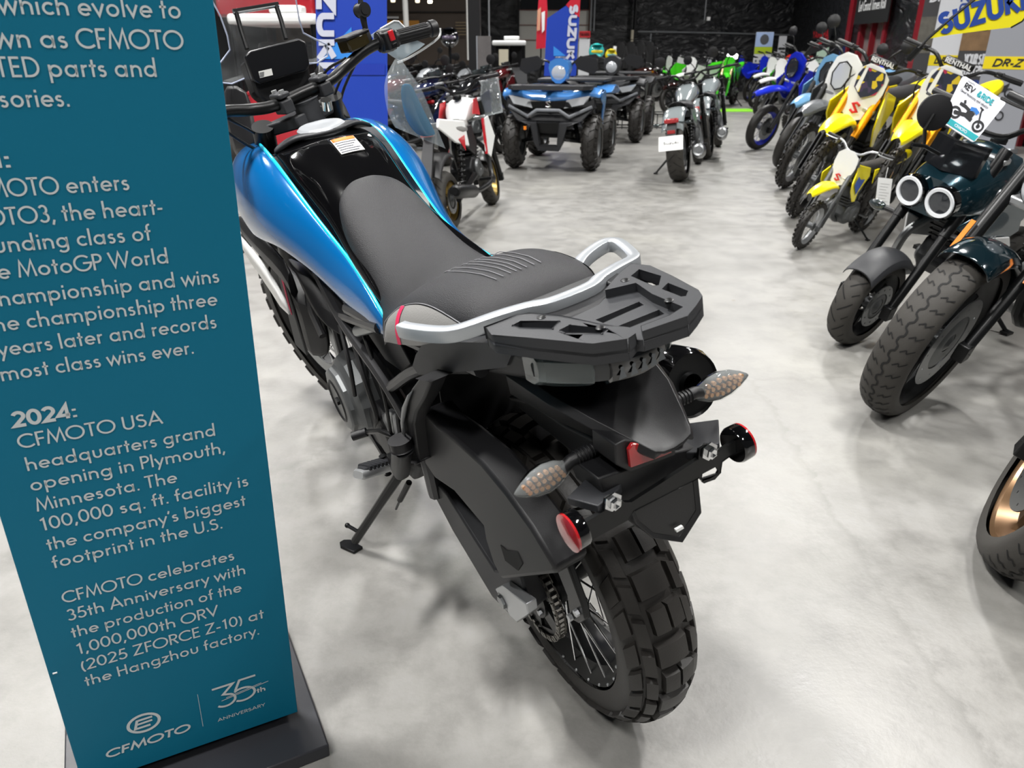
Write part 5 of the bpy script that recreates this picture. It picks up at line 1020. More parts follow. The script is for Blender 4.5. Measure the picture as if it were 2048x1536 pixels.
SMY = dirt_bike('small yellow dirt bike with white number plate and blue side graphics', PF(1600, 497), R(222), R(14), YEL, plate=WHT, side=YEL, forkup=ENG, forklow=ENG, rimm=ALU, sc=.62, Rf=.30, Rr=.28, wf=.10, wr=.12, badge=REDP, disc=False, barm=ALU, engm=ENG, cover=ENG, decal=mat('blue_graphic', '2f55a8', .4), st=.08, rfend=YEL)
RMA = dirt_bike('yellow motocross bike with gold forks and white plate, behind the small yellow one', PF(1588, 432), R(228), R(17), YEL, sc=1.1, Rf=.315, Rr=.305, plate=WHT, side=YEL, forkup=GOLD, forklow=BLK, rimm=BLK, badge=REDP, graphic=True)
RMB = dirt_bike('yellow motocross bike with gold forks nearest the white placard', PF(1712, 462), R(228), R(17), YEL, sc=1.1, Rf=.315, Rr=.305, plate=WHT, side=YEL, forkup=GOLD, forklow=BLK, rimm=BLK, badge=REDP, graphic=True)
DRG = dirt_bike('grey dual-sport bike with white headlight mask wrapped in film, in the right row', PF(1568, 376), R(224), R(15), GRY, sc=1.12, Rf=.315, Rr=.305, fend=GRY, plate=WHT, side=YEL, headlight=WHT, rimm=ALU, mirrors=True, forklow=GRY)
DRB = dirt_bike('light blue supermoto bike beside the grey dual-sport bike', PF(1560, 336), R(224), R(15), LBL, sc=1.1, headlight=LBL, lampm=mat('dark_headlight_glass', '3a3d42', .05, .4, coat=1), tyre='road', Rf=.285, Rr=.285, wf=.11, wr=.14, side=LBL, rimm=BLK, mirrors=True)
YZB = dirt_bike('royal blue supermoto bike with a dark lamp in its headlight mask', PF(1513, 299), R(210), R(12), RBL, sc=1.1, headlight=RBL, lampm=mat('dark_headlight_glass', '3a3d42', .05, .4, coat=1), tyre='road', Rf=.29, Rr=.29, wf=.11, wr=.14, side=RBL, rimm=RBL, mirrors=True)
GR1 = dirt_bike('green and white dirt bike beyond the royal blue one in the right-hand row', PF(1520, 236), R(214), R(9), GRN, fend=WHT, plate=WHT, side=WHT, forklow=GRY)
GR2 = dup(GR1, *place(PF(1508, 216), 1.48, R(214), R(9))[:1], (-R(9), 0, R(214)), 'green and white dirt bike, the farther of the pair beyond the royal blue bike')
ORB = dirt_bike('dirt bike with a red-orange headlight mask behind the green and white pair', PF(1545, 208), R(222), R(9), ORG, fend=WHT, headlight=ORG, side=WHT)
BL2 = dirt_bike('blue dirt bike in the far part of the right-hand row', PF(1497, 204), R(214), R(8), RBL, plate=RBL, rimm=RBL)
BL3 = dup(BL2, place(PF(1452, 199), 1.48, R(190), R(8))[0], (-R(8), 0, R(190)), 'blue dirt bike parked side-on below the tall white posters')
RD1 = dirt_bike('red dirt bike at the far end of the right-hand row', PF(1590, 203), R(220), R(8), REDP, fend=REDP, plate=REDP, side=WHT)
KXG = dirt_bike('bright green motocross bike standing alone on lime green mats', PF(1437, 217), R(243), R(3), GRN, plate=GRN, side=GRN, forkup=mat('bare_fork', 'c8b48a', .3, .6), forklow=GRN, guardc=GRN, rimm=BLK, st=.35)
LIME = mat('lime_green_mat', '86d42a', .6)
for i, (dx, dy) in enumerate(((0, 0), (.12, -.42))):
    p = PF(1456, 222); k = MB().box((p.x + dx, p.y + dy + .3, .008), (1.1, .22, .016)); tag(obj('floor_mat', k, LIME), ['lime green floor mat strip under the green motocross bike, farther one', 'lime green floor mat strip in front of the green motocross bike, nearer one'][i], 'mat')

def to_local(root):
    M = (Matrix.Translation(root.location) @ root.rotation_euler.to_matrix().to_4x4()).inverted(); return lambda p: M @ Vector(p)
# ---- fairing of the dark teal mini bike
KP = lambda: KB()
k = KB(); rows = []
for x, w, z0, z1 in [(1.06, .13, .66, .83), (1.02, .155, .64, .87), (.92, .168, .63, .915), (.80, .172, .62, .945), (.70, .165, .62, .95), (.62, .15, .64, .94)]:
    rows.append([(x - .03 * abs(y), y * w, z) for y, z in [(-.7, z0), (-1, z0 + .06), (-1, z1 - .08), (-.75, z1 - .015), (-.3, z1), (.3, z1), (.75, z1 - .015), (1, z1 - .08), (1, z0 + .06), (.7, z0)]])
k.loft(rows); fa = obj('headlight_fairing', k, TEAL, PAP, sub=1)
for s in (1, -1):
    c = Vector((1.055, .078 * s, .745)); ax = (1, .05 * s, -.12)
    k = KB(); k.lathe([(.074, -.03), (.076, .012), (.07, .016)], c, ax, 30); hr = obj('headlight_housing', k, GLB, fa)
    k = KB(); k.lathe([(.07, .012), (.066, .02), (.052, .018), (.05, .01)], c, ax, 30); obj('light_ring', k, mat('white_light_ring', 'e8ebee', .2, coat=.5), hr)
    k = KB(); k.lathe([(.05, .012), (.03, .016), (0, .018)], c, ax, 26); obj('headlight_glass', k, mat('dark_headlight_glass', '3a3d42', .05, .4, coat=1), hr)
k = KB(); k.loft([[(1.03 - abs(y) * .45 - dx * .2, y, .865 + dx * 1.0 + .0) for y in np.linspace(-.125, .125, 9)] + [(1.0 - abs(y) * .45 - dx * .2, y, .865 + dx * 1.0) for y in np.linspace(.125, -.125, 9)] for dx in (0, .06, .13)]); obj('windshield', k, mat('dark_windshield', '17181b', .06, alpha=.85, coat=1), fa)
both(PAP, 'side_fairing', panel([(.98, .64, .15), (.90, .60, .17), (.66, .50, .185), (.40, .56, .16), (.44, .70, .15), (.70, .74, .165)], .014), TEAL, bevel=.006)
lp, rp = both(PAP, 'graphic_panel', panel([(.84, .585, .185), (.52, .555, .185), (.46, .50, .18), (.56, .42, .175), (.80, .46, .18)], .01), WHT, bevel=.003)
k = KB(); k.prism([(.82, .187, .545), (.55, .187, .52), (.58, .187, .485), (.80, .187, .50)], (0, .002, 0)); obj('red_band', k, REDP, lp)
k = KB(); text(k, 'PAPIO', (.80, .1905, .495), (-1, 0, -.10), (0, 0, 1), .042, .22, .22, slant=.15); obj('lettering', k, BLK, lp, sharp=180)
k = KB(); text(k, 'SS', (.72, .1905, .565), (-1, 0, -.06), (0, 0, 1), .022, .06, .2); obj('lettering', k, SIL, lp, sharp=180)
for s in (1, -1): k = KB(); k.tube([(.98, .13 * s, .60), (.98, .22 * s, .60)], .014, 10); st_ = obj('signal_stem', k, PLA, PAP); k = KB(); k.ell((.985, .255 * s, .60), (.02, .05, .025), 14, 8); obj('signal_lens', k, SMK, st_)
L = to_local(PAP); dep = 2.95
k = MB(); c = L(at_y(1870, 225, dep)); k.lathe([(0, .012), (.03, .011), (.062, .003), (.064, -.003), (.06, -.005), (0, -.004)], c, L(Vector((0, -1, .05)) + Vector(PAP.location)) - L(Vector(PAP.location)), 28); mr = obj('bar_end_mirror', k, PLA, PAP)
k = MB(); k.tube([L(at_y(1868, 228, dep - .02)), L(at_y(1850, 258, dep - .02)), L(at_y(1848, 290, dep)), L(at_y(1868, 304, dep))], .007, 8); obj('mirror_stem', k, BLK, mr)
k = MB(); k.tube([L(at_y(1824, 289, dep - .06)), L(at_y(1848, 292, dep - .05)), L(at_y(1878, 308, dep - .02))], .007, 8); obj('brake_lever', k, BLK, PAP)
# placard on the bars
PO = [at_y(1882, 243, 3.02), at_y(1948, 286, 3.0), at_y(2014, 204, 3.08), at_y(1927, 150, 3.1)]
pe = (PO[1] - PO[0]); pu = (PO[3] - PO[0]); pn = pe.cross(pu).normalized(); pn = pn if pn.y < 0 else -pn
pk = thing('financing_placard', 'white rounded placard with black and teal lettering on the dark teal mini bike', 'sign')
def BQ(u, v, e=0): return (PO[0] * (1 - u) + PO[1] * u) * (1 - v) + (PO[3] * (1 - u) + PO[2] * u) * v + pn * e
def rnd(n=6, r=.07): return [p for cx, cy, a in ((1 - r, r, -90), (1 - r, 1 - r, 0), (r, 1 - r, 90), (r, r, 180)) for p in [(cx + r * math.cos(R(a + 90 * i / n)), cy + r * math.sin(R(a + 90 * i / n))) for i in range(n + 1)]]
obj('card', MB().prism([BQ(*p, 0) for p in rnd()], pn * -.004), mat('placard_white', 'd9dbe3', .4), pk)
def card(name, fn, m): k = MB(); fn(k); obj(name, k, m, pk, sharp=180)
INK = mat('black_ink', '1c1d20', .6); TINK = mat('teal_ink', '1f9aa2', .6)
card('teal_band', lambda k: k.add([BQ(*p, .001) for p in [(.03, .03), (.97, .03), (.99, .15), (.01, .15)]], [[0, 1, 2, 3]]), TINK)
ex, ey = pe.normalized(), pu.normalized(); H_ = pu.length; W_ = pe.length
card('lettering', lambda k: text(k, 'REV', BQ(.10, .79, .0015), ex, ey, .085 * H_ * 1.35, .30 * W_, .2, slant=.1), INK)
card('lettering', lambda k: text(k, '&RIDE', BQ(.42, .79, .0015), ex, ey, .085 * H_ * 1.35, .47 * W_, .2, slant=.1), TINK)
card('lettering', lambda k: text(k, 'Great financing and rebates', BQ(.08, .70, .0015), ex, ey, .055 * H_, .84 * W_, .15), INK)
card('lettering', lambda k: text(k, 'CFMOTO', BQ(.12, .935, .0015), ex, ey, .028 * H_, .22 * W_, .15), INK)
card('lettering', lambda k: text(k, 'CFMOTO', BQ(.34, .06, .002), ex, ey, .055 * H_, .36 * W_, .18), mat('placard_white', 'd9dbe3', .4))
def bikepic(k):
    f = lambda q: BQ(q.x, q.y, .002)
    for cx in (.2, .82): ribbon(k, arc(cx, .30, .115, .10, 0, 360, 24), .045, f); ribbon(k, arc(cx, .30, .03, .026, 0, 360, 10), .03, f)
    for pts, w in [([(.2, .3), (.42, .36), (.62, .33)], .07), ([(.42, .42), (.60, .40)], .14), ([(.20, .50), (.34, .50), (.46, .47)], .06), ([(.82, .3), (.70, .55), (.68, .64)], .035), ([(.62, .64), (.72, .62)], .025), ([(.30, .54), (.27, .60)], .05)]: ribbon(k, pts, w, f)
card('motorcycle_picture', bikepic, INK)
card('motorcycle_tank', lambda k: ribbon(k, [(.46, .51), (.56, .54), (.66, .50)], .08, lambda q: BQ(q.x, q.y, .0025)), mat('picture_blue', '2b6fb8', .5))
# tag and film on the small yellow bike; headlight film on the dual-sport
HT = [at_y(1757, 355, 4.72), at_y(1785, 358, 4.72), at_y(1778, 416, 4.72), at_y(1750, 412, 4.72)]
ht = thing('price_tag', 'white hanging paper tag in front of the small yellow dirt bike', 'tag', (0, 0, 0)); obj('card', MB().prism(HT, (0, .004, 0)), WHT, ht)
k = MB()
for i in range(7): a, b = HT[0].lerp(HT[3], .2 + i * .1), HT[1].lerp(HT[2], .2 + i * .1); ribbon(k, [(.15, 0), (.85 - .1 * (i % 3), 0)], .02, lambda q: a.lerp(b, q.x) + Vector((0, -.001, q.y * .06)))
obj('print', k, mat('black_ink', '1c1d20', .6), ht, sharp=180)
k = MB(); k.tube([HT[0].lerp(HT[1], .5), at_y(1776, 335, 4.74)], .0015, 5); obj('string', k, WHT, ht)

# ================================================================ centre and left
def from_rear(px, py, hd, wb): p = PF(px, py); return p + Vector((math.cos(hd), math.sin(hd), 0)) * wb * K
GC = dict(wb=1.5, rear='light', tailm=CGR, tmat=RUBD, gm='vee', pipe=STE, fendm=CGR, wr=.18, boots=True, mfl=1.3)
G1 = street_bike('cement grey cruiser seen from behind with a white licence plate, in the aisle', from_rear(1360, 362, R(70), 1.5), R(70), R(8), CGR, plate=True, name='cruiser_motorcycle', **GC)
k = KB(); text(k, 'Suzuki', (-.470, .08, .44), (0, -1, 0), (-.34, 0, .94), .03, .16, .14, slant=.15); obj('plate_lettering', k, INK, [c for c in bpy.data.objects if c.name.startswith('licence_plate')][0], sharp=180)
G2 = street_bike('cement grey cruiser without a plate, behind the other grey cruiser', from_rear(1411, 318, R(70), 1.5), R(70), R(8), CGR, plate=False, name='cruiser_motorcycle', **GC)
WPA = street_bike('white mini motorcycle with red decals, behind the blue motorcycle', PF(985, 408), R(75), R(8), WHT, Rf=.235, Rr=.235, wf=.12, wr=.13, wb=1.2, rim=mat('gold_rim', '9c8448', .3, .7), tmat=RUBD, gm='vee', mini=True, light='round', seatm=SEATG, tailm=PLA, pipe=BLK, fendm=BLK, name='mini_motorcycle', mirrors=False)
both(WPA, 'red_decal', panel([(.74, .96, .142), (.62, .95, .150), (.54, .84, .150), (.72, .82, .156)], .003), REDP)
both(WPA, 'knee_panel', panel([(.90, .80, .17), (.96, .62, .19), (.80, .46, .18), (.70, .52, .17), (.74, .78, .165)], .012), WHT, bevel=.005)
both(WPA, 'knee_stripe', panel([(.735, .79, .172), (.76, .79, .174), (.72, .50, .178), (.70, .50, .176)], .016), REDP)
both(WPA, 'rear_cowl', panel([(.40, .80, .12), (-.10, .86, .09), (-.14, .80, .09), (.10, .66, .13), (.38, .60, .14)], .02), WHT, bevel=.008)
both(WPA, 'rear_triangle', panel([(.30, .70, .137), (.16, .68, .132), (.26, .58, .142)], .003), REDP)
pb2 = thing('plastic_bag', 'clear plastic bag with dark contents on the white mini motorcycle handlebar', 'bag')
C_ = [at_y(x, y, 6.15) for x, y in [(965, 158), (994, 155), (1003, 222), (962, 232)]]; k = MB(); k.loft([[p + Vector((0, d, 0)) for p in C_] for d in (-.03, .03)]); obj('film', k, FILM, pb2, bevel=.01)
C_ = [at_y(x, y, 6.15) for x, y in [(956, 195), (979, 178), (984, 222), (962, 228)]]; k = MB(); k.prism(C_, (0, .02, 0)); obj('contents', k, mat('dark_navy_card', '23263a', .4), pb2)

# ---- quads
def quad_bike(label, loc, hd, col, dark=False):
    root = thing('quad_bike', label, 'quad bike', (loc.x, loc.y, 0), (0, 0, hd)); body = col
    for x, y, r, w, nm in [(0, .47, .325, .22, 'front'), (0, -.47, .325, .22, 'front'), (-1.285, .46, .315, .26, 'rear'), (-1.285, -.46, .315, .26, 'rear')]: wheel(root, nm, (x, y, r), r, w, .16, 'atv', ENG, False, None, 0, .07, 36)
    k = KB(); o = [(-.50, .80), (-.52, .72), (-.38, .58), (-.21, .53), (-.17, .34), (-.12, .25), (.12, .25), (.17, .34), (.21, .53), (.38, .58), (.52, .72), (.50, .80), (.3, .74), (-.3, .74)]
    xf = lambda y, z: .40 - abs(y) * .35 - max(0, .5 - z) * .25
    k.holed([[(xf(y, z), y, z) for y, z in o], [(xf(y, z), y, z) for y, z in [(-.13, .56), (.13, .56), (.105, .31), (-.105, .31)]]], (-.10, 0, 0)); bp_ = obj('front_bumper', k, PLG, root, bevel=.012)
    k = KB(); k.add([(.33, -.14, .58), (.33, .14, .58), (.27, .11, .44), (.27, -.11, .44)], [[0, 1, 2, 3]]); obj('grille', k, BLK, bp_)
    k = KB(); ribbon(k, [(-.49, .735), (-.24, .625), (-.13, .70), (.13, .70), (.24, .625), (.49, .735)], .035, lambda q: Vector((xf(q.x, q.y) + .006, q.x, q.y))); obj('bumper_ridge', k, mat('ridge_grey', '6b6e73', .4), bp_, solid=.012)
    k = KB(); k.prism([(.34, .30, .72), (.34, -.30, .72), (.34, -.24, .80), (.34, .24, .80)], (-.1, 0, 0)); gp_ = obj('grille_panel', k, BLK, root, bevel=.01)
    k = emblem_s(lambda q: Vector((.348, q.x, .762 + q.y)) * K, .075, .085); obj('badge', k, CHR, gp_, solid=.003)
    for s in (1, -1):
        k = KB(); k.loft([[(x, y * s, z) for y, z in [(.20, .735), (.40, .775), (.44, .84), (.22, .80)]] for x in (.22, .34)]); hl = obj('headlight', k, mat('headlight_glass', 'c9cdd2', .08, .3, coat=1), root, bevel=.01)
    k = KB(); rows = []
    for y in np.linspace(-.58, .58, 17):
        a = abs(y); zc = .845 + .05 * max(0, min(1, (a - .2) / .2)) - .03 * max(0, (a - .46) / .12); rows.append([(.36 - a * .32, y, zc - .05), (.37 - a * .32, y, zc - .01), (.26 - a * .25, y, zc + .03), (.05, y, zc + .05), (-.25, y, zc + .03), (-.42, y * .9, zc - .05)])
    k.grid(rows); obj('front_fenders', k, body, root, sub=1, solid=.012)
    both(root, 'fender_side', panel([(.12, .88, .585), (-.20, .90, .585), (-.34, .80, .57), (-.26, .48, .55), (-.18, .46, .55), (-.10, .74, .575), (.10, .80, .58)], .02), body, bevel=.008)
    both(root, 'inner_panel', panel([(.22, .84, .36), (-.34, .84, .36), (-.30, .42, .33), (.10, .55, .33)], .02), mat('navy_inner_panel', '1c2a55', .35) if not dark else PLA)
    k = KB(); rr = [(.42, -.40), (.42, .40), (.30, .48), (-.12, .48), (-.12, -.48), (.30, -.48)]
    hl_ = [[(x, y0) for x, y0 in [(a, b), (a, c), (d, c), (d, b)]] for a, d, b, c in [(.36, .22, -.34, -.06), (.36, .22, .06, .34), (.16, -.04, -.40, -.06), (.16, -.04, .06, .40)]]
    k.holed([[(x, y, .955) for x, y in rr]] + [[(x, y, .955) for x, y in h] for h in hl_], (0, 0, -.035)); obj('front_rack', k, PLG, root, bevel=.008)
    k = KB(); k.prism([(x - 1.45, y, .985) for x, y in [(.35, -.44), (.35, .44), (-.25, .46), (-.25, -.46)]], (0, 0, -.04)); obj('rear_rack', k, PLG, root, bevel=.01)
    k = KB(); k.box((-.05, 0, .90), (.40, .26, .07)); obj('hood_panel', k, body, root, bevel=.02)
    k = KB(); k.box((-.6, 0, .62), (1.5, .34, .36)); k.box((-.6, 0, .42), (1.4, .5, .1)); obj('chassis', k, BLK, root, bevel=.03)
    for x in (0, -1.285):
        k = KB()
        for s in (1, -1):
            for dx in (-.12, .12): k.tube([(x + dx, .14 * s, .36), (x, .38 * s, .32)], .018, 8)
            k.tube([(x, .30 * s, .34), (x - .08, .2 * s, .76)], .03, 10)
        obj('suspension', k, BLK, root)
    k = KB(); rows = []
    for x, w, z in [(-.42, .13, .98), (-.55, .16, .93), (-.8, .17, .91), (-1.05, .15, .94), (-1.2, .12, .96)]: rows.append([(x, -w, z - .1), (x, -w * .8, z), (x, 0, z + .015), (x, w * .8, z), (x, w, z - .1)])
    k.grid(rows); obj('seat', k, PLA, root, sub=1, solid=.01)
    k = KB(); rows = []
    for y in np.linspace(-.58, .58, 9): rows.append([(-.95, y, .82), (-1.1, y, .90), (-1.35, y, .92), (-1.65, y, .86), (-1.72, y, .78)])
    k.grid(rows); obj('rear_fenders', k, body, root, sub=1, solid=.012)
    k = KB(); k.loft([[(-.30 + dx, y * w, z) for y, z in [(-.13, 1.20), (-.15, 1.13), (-.10, 1.0), (-.04, .96), (.04, .96), (.10, 1.0), (.15, 1.13), (.13, 1.20), (.05, 1.235), (-.05, 1.235)]] for dx, w in ((-.14, .9), (0, 1), (.05, .82))]); pd = obj('headlight_pod', k, body, root, sub=1)
    k = KB(); k.lathe([(.085, -.03), (.085, .012), (.06, .024), (0, .03)], (-.262, 0, 1.075), (1, 0, -.05), 26); obj('pod_lamp', k, mat('headlight_glass', 'c9cdd2', .08, .3, coat=1), pd)
    k = KB(); k.grid([[(-.30, y, 1.243), (-.40, y, 1.25)] for y in (-.06, 0, .06)]); obj('pod_cap', k, GRY, pd, solid=.008)
    hb_ = handlebars(root, None, (-.42, 0, 1.12), .40, .09, .06)
    for s in (1, -1):
        k = KB(); k.loft([[(x, y * s, z) for y, z in [(.20, 1.20), (.26, 1.25), (.44, 1.22), (.46, 1.12), (.40, 1.08), (.24, 1.13)]] for x in (-.28, -.24)]); obj('hand_guard', k, PLA, hb_, bevel=.012)
    k = KB(); k.box((.33, -.27, .50), (.02, .03, .04)); k.v = [v for v in k.v]; obj('amber_marker', k, AMB, root)
    return root
SKY = mat('sky_blue_plastic', '3f78b8', .25, coat=.6)
Q1 = quad_bike('sky blue quad bike with charcoal bumper facing the camera', (PF(1040, 337) + PF(1175, 346)) / 2 + Vector((0, .12, 0)), R(256), SKY)
Q2 = quad_bike('dark grey quad bike directly behind the sky blue one', PF(1205, 296) + Vector((.12, .75, 0)), R(254), PLG, True)
BR1 = street_bike('brown cruiser with a gold tank stripe and chrome pipe, behind the quad bikes', PF(1345, 232), R(15), R(8), mat('dark_brown_paint', '2c1512', .12, coat=1), pipe=CHR, cover=CHR, name='cruiser_motorcycle', wb=1.6, st=.05)
both(BR1, 'tank_stripe', panel([(1.08, .90, .140), (.66, .87, .146), (.66, .84, .148), (1.08, .86, .144)], .004), GOLD)
rkg = thing('wire_rack', 'low black wire display rack on the floor under the brown cruiser', 'rack', PF(1290, 258)); k = MB()
for z in (.02, .22): k.tube([(-.55, 0, z), (.55, 0, z)], .01, 6); k.tube([(-.55, .5, z), (.55, .5, z)], .01, 6)
for x in np.linspace(-.55, .55, 7):
    for y in (0, .5): k.tube([(x, y, 0), (x, y, .22)], .008, 6)
    k.tube([(x, 0, .22), (x, .5, .22)], .008, 6)
obj('wire_frame', k, BLK, rkg)
GRN3 = dirt_bike('green motocross bike far behind the brown cruiser', PF(1310, 203), R(200), R(8), GRN, plate=WHT, side=GRN)
# ---- dark row on the left
DK = mat('black_gloss_paint', '101114', .12, coat=1); NV = mat('navy_paint', '141c3c', .15, coat=1); DR = mat('dark_red_paint', '4a0d12', .15, coat=1)
S1 = street_bike('black street motorcycle left of the sky blue quad bike', PF(1003, 306), R(62), R(8), DK, light='sport', pipe=STE)
S2 = street_bike('navy and black sport motorcycle in the left-hand row', PF(925, 322), R(60), R(8), NV, light='sport', pipe=STE, rear='light')
S3 = street_bike('dark red touring motorcycle in the left-hand row behind the plastic bag', PF(862, 300), R(58), R(8), DR, light='sport', pipe=CHR)
def more(src, px, py, hd, label, wb=1.42, ln=8): return dup(src, place(PF(px, py), wb, R(hd), R(ln))[0], (-R(ln), 0, R(hd)), label)
more(S1, 1010, 268, 60, 'black street motorcycle beside the poster stand in the left-hand row')
more(S1, 935, 262, 62, 'black street motorcycle in front of the black column')
more(S2, 850, 268, 58, 'navy sport motorcycle nearest the white column in the left-hand row')
CR2 = street_bike('silver and black cruiser with chrome pipe at the back of the left-hand row', PF(975, 232), R(64), R(8), SIL, pipe=CHR, cover=CHR, name='cruiser_motorcycle', wb=1.55)
more(CR2, 900, 232, 64, 'silver and black cruiser with chrome pipe below the kiosk', 1.55)
more(S3, 1040, 236, 62, 'dark red touring motorcycle under the white-roofed buggy')
# ---- far centre
W3 = dirt_bike('white dirt bike among the far centre bikes', PF(1336, 199), R(222), R(8), WHT, plate=WHT, side=WHT, forklow=GRY)
B3 = dirt_bike('black dual-sport bike among the far centre bikes', PF(1394, 198), R(225), R(8), DK, headlight=DK, side=GRY, mirrors=True)
more(W3, 1352, 217, 222, 'white dirt bike nearest the aisle in the far centre group', 1.48)
S4 = street_bike('black street motorcycle facing the camera with two lit headlights at the back wall', PF(1448, 197), R(256), R(6), DK, light='round', mirrors=True)
k = KB()
for s in (1, -1): k.lathe([(.075, 0), (.06, .02), (0, .03)], (1.14, .085 * s, 1.14), (1, 0, 0), 20)
obj('lit_headlights', k, mat('lit_lamp', 'ffffff', .3, emit=6), S4)
W4 = dirt_bike('white and silver dirt bike in the right-hand row before the pale green poster', PF(1590, 222), R(228), R(8), WHT, plate=WHT, side=WHT, forklow=GRN)
more(W4, 1575, 262, 224, 'white and silver dirt bike right behind the royal blue supermoto bike', 1.48)
more(GR1, 1610, 208, 222, 'green and white dirt bike deep in the right-hand row near the corner', 1.48)
# ================================================================ walls, posts, windows, banners
def AY(px, py, Y): return at_y(px, py, Y)
def rect(px0, px1, py0, py1, Y, th=.06, m=None): a, b = AY(px0, py1, Y), AY(px1, py0, Y); return MB().box(((a.x + b.x) / 2, Y, (a.z + b.z) / 2), (abs(b.x - a.x), th, abs(b.z - a.z)))
CH = mat('column_white', 'c9c9c6', .5); BROWN = mat('brown_panelling', '4a4038', .55, var=.25, vscale=3); WOOD = mat('yellow_sign_panel', 'c98a2e', .5)
# right-hand wall: dark structure with red posts and windows to daylit greenery
wl = MB()
def RW(y, z, off=0): p = Vector((right_x(y), y, z)) - V(WRD.y, -WRD.x, 0) * 0 + V(-WRD.y, WRD.x, 0) * off; return p
def wall_piece(y0, y1, z0, z1, th=.2): return MB().prism([RW(y0, z0), RW(y1, z0), RW(y1, z1), RW(y0, z1)], V(WRD.y, -WRD.x, 0) * th)
WINS = [(8.8, 10.2), (11.0, 12.2), (13.0, 14.2), (16.2, 17.8)]
wb_ = MB()
for a, b, z0, z1 in [(2.0, WINS[0][0], 0, 6)] + [(WINS[i][1], WINS[i + 1][0] if i + 1 < len(WINS) else 24.2, 0, 6) for i in range(len(WINS))] + [(a, b, 0, .3) for a, b in WINS] + [(a, b, 2.75, 6) for a, b in WINS]:
    p = wall_piece(a, b, z0, z1); o_ = len(wb_.v); wb_.v += p.v; wb_.f += [[o_ + i for i in f] for f in p.f]
struct('wall_right', wb_, TARP)
REDW = mat('red_window_frame', '7a1420', .4, coat=.2)
def f_green(nt, b):
    tc = nt.nodes.new('ShaderNodeTexCoord'); n = nt.nodes.new('ShaderNodeTexNoise'); n.inputs['Scale'].default_value = 3.5; n.inputs['Detail'].default_value = 8
    nt.links.new(tc.outputs['Object'], n.inputs['Vector']); r = nt.nodes.new('ShaderNodeValToRGB'); nt.links.new(n.outputs[0], r.inputs[0])
    e = r.color_ramp.elements; e[0].position = .35; e[0].color = lin('26331d'); e[1].position = .68; e[1].color = lin('a9b89a'); e.new(.5).color = lin('5c7345')
    nt.links.new(r.outputs[0], b.inputs['Base Color']); b.inputs['Roughness'].default_value = .9
HEDGE = flat_mat('hedge_leaves', f_green)
for i, (a, b) in enumerate(WINS):
    fr = MB(); w = .09
    for y0, y1, z0, z1 in [(a, a + w * 1.6, .3, 2.75), (b - w * 1.6, b, .3, 2.75), (a, b, .3, .3 + w), (a, b, 2.75 - w, 2.75), ((a + b) / 2 - .03, (a + b) / 2 + .03, .3, 2.75)]:
        p = MB().prism([RW(y0, z0, .05), RW(y1, z0, .05), RW(y1, z1, .05), RW(y0, z1, .05)], V(WRD.y, -WRD.x, 0) * .2); o_ = len(fr.v); fr.v += p.v; fr.f += [[o_ + q for q in f] for f in p.f]
    wo = struct('window_%d' % (i + 1), fr, REDW)
    obj('window_pane', MB().prism([RW(a, .3, -.05), RW(b, .3, -.05), RW(b, 2.75, -.05), RW(a, 2.75, -.05)], V(WRD.y, -WRD.x, 0) * .01), mat('window_glass', 'e8efef', .02, alpha=.12, coat=1), wo)
hg_ = MB(); rows = []
rng = random.Random(3)
for y in np.linspace(4, 30, 40): rows.append([Vector((right_x(y) + 3.2 + rng.uniform(-.25, .25) - .5 * math.sin(z * 1.2), y, z)) for z in np.linspace(-.1, 2.6, 9)])
tag(obj('hedge', hg_.grid(rows), HEDGE, kind='stuff'), 'green hedge outside the windows of the right-hand wall', 'hedge')
tag(obj('outside_ground', MB().box((11.2, 14, -.15), (6.8, 30, .1)), mat('outside_asphalt', '8b8a86', .9)), 'grey ground outside behind the right-hand windows', 'ground')['kind'] = 'structure'
sun = bpy.data.lights.new('sun', 'SUN'); sun.energy = 1.6; sun.angle = R(3); so = bpy.data.objects.new('sun', sun); COL.objects.link(so); so.rotation_euler = (R(35), R(48), 0); so.location = (12, 10, 8)
# red strip on the wall between the windows, banner with white slogan
for i, y in enumerate((10.4, 12.4, 14.4, 18.3)): struct('trim_%d' % (i + 1), MB().prism([RW(y, 0, .02), RW(y + .26, 0, .02), RW(y + .26, 3.2, .02), RW(y, 3.2, .02)], V(-WRD.y, WRD.x, 0) * .06), REDW)
def wallboard(name, label, cat, y0, y1, z0, z1, m, off=.12): 
    t = thing(name, label, cat); obj('panel', MB().prism([RW(y0, z0, off), RW(y1, z0, off), RW(y1, z1, off), RW(y0, z1, off)], V(WRD.y, -WRD.x, 0) * .02), m, t); return t
WEX = (RW(1, 0) - RW(2, 0)).normalized(); WUP = V(0, 0, 1)
def wtext(parent, s, y, z, h, wd, m, wt=.15, off=.125, name='lettering', up=False): k = MB(); text(k, s, RW(y, z, off), WUP if up else WEX, -WEX if up else WUP, h, wd, wt); return obj(name, k, m, parent, sharp=180)
LW = mat('white_lettering', 'd8d9da', .6); LR = mat('red_lettering', 'b3202a', .6); LB = mat('blue_lettering', '1e3f8c', .6); LY = mat('yellow_print', 'd9c416', .5)
b1 = wallboard('slogan_banner', 'black wall banner with red word above a white slogan on the right', 'banner', 15.9, 17.9, 1.62, 3.0, mat('banner_black', '141416', .6), .14)
wtext(b1, 'Kawasaki', 17.75, 2.35, .22, 1.4, LR, .2, .146); wtext(b1, 'Let Good Times Roll', 17.7, 1.86, .2, 1.6, LW, .15, .146)
y1_ = wallboard('brand_sign', 'black sign with red lettering low on the right-hand wall by the corner', 'sign', 19.6, 21.2, 1.36, 1.6, mat('banner_black', '141416', .6)); wtext(y1_, 'YAMAHA', 21.1, 1.4, .15, 1.4, LR, .2)
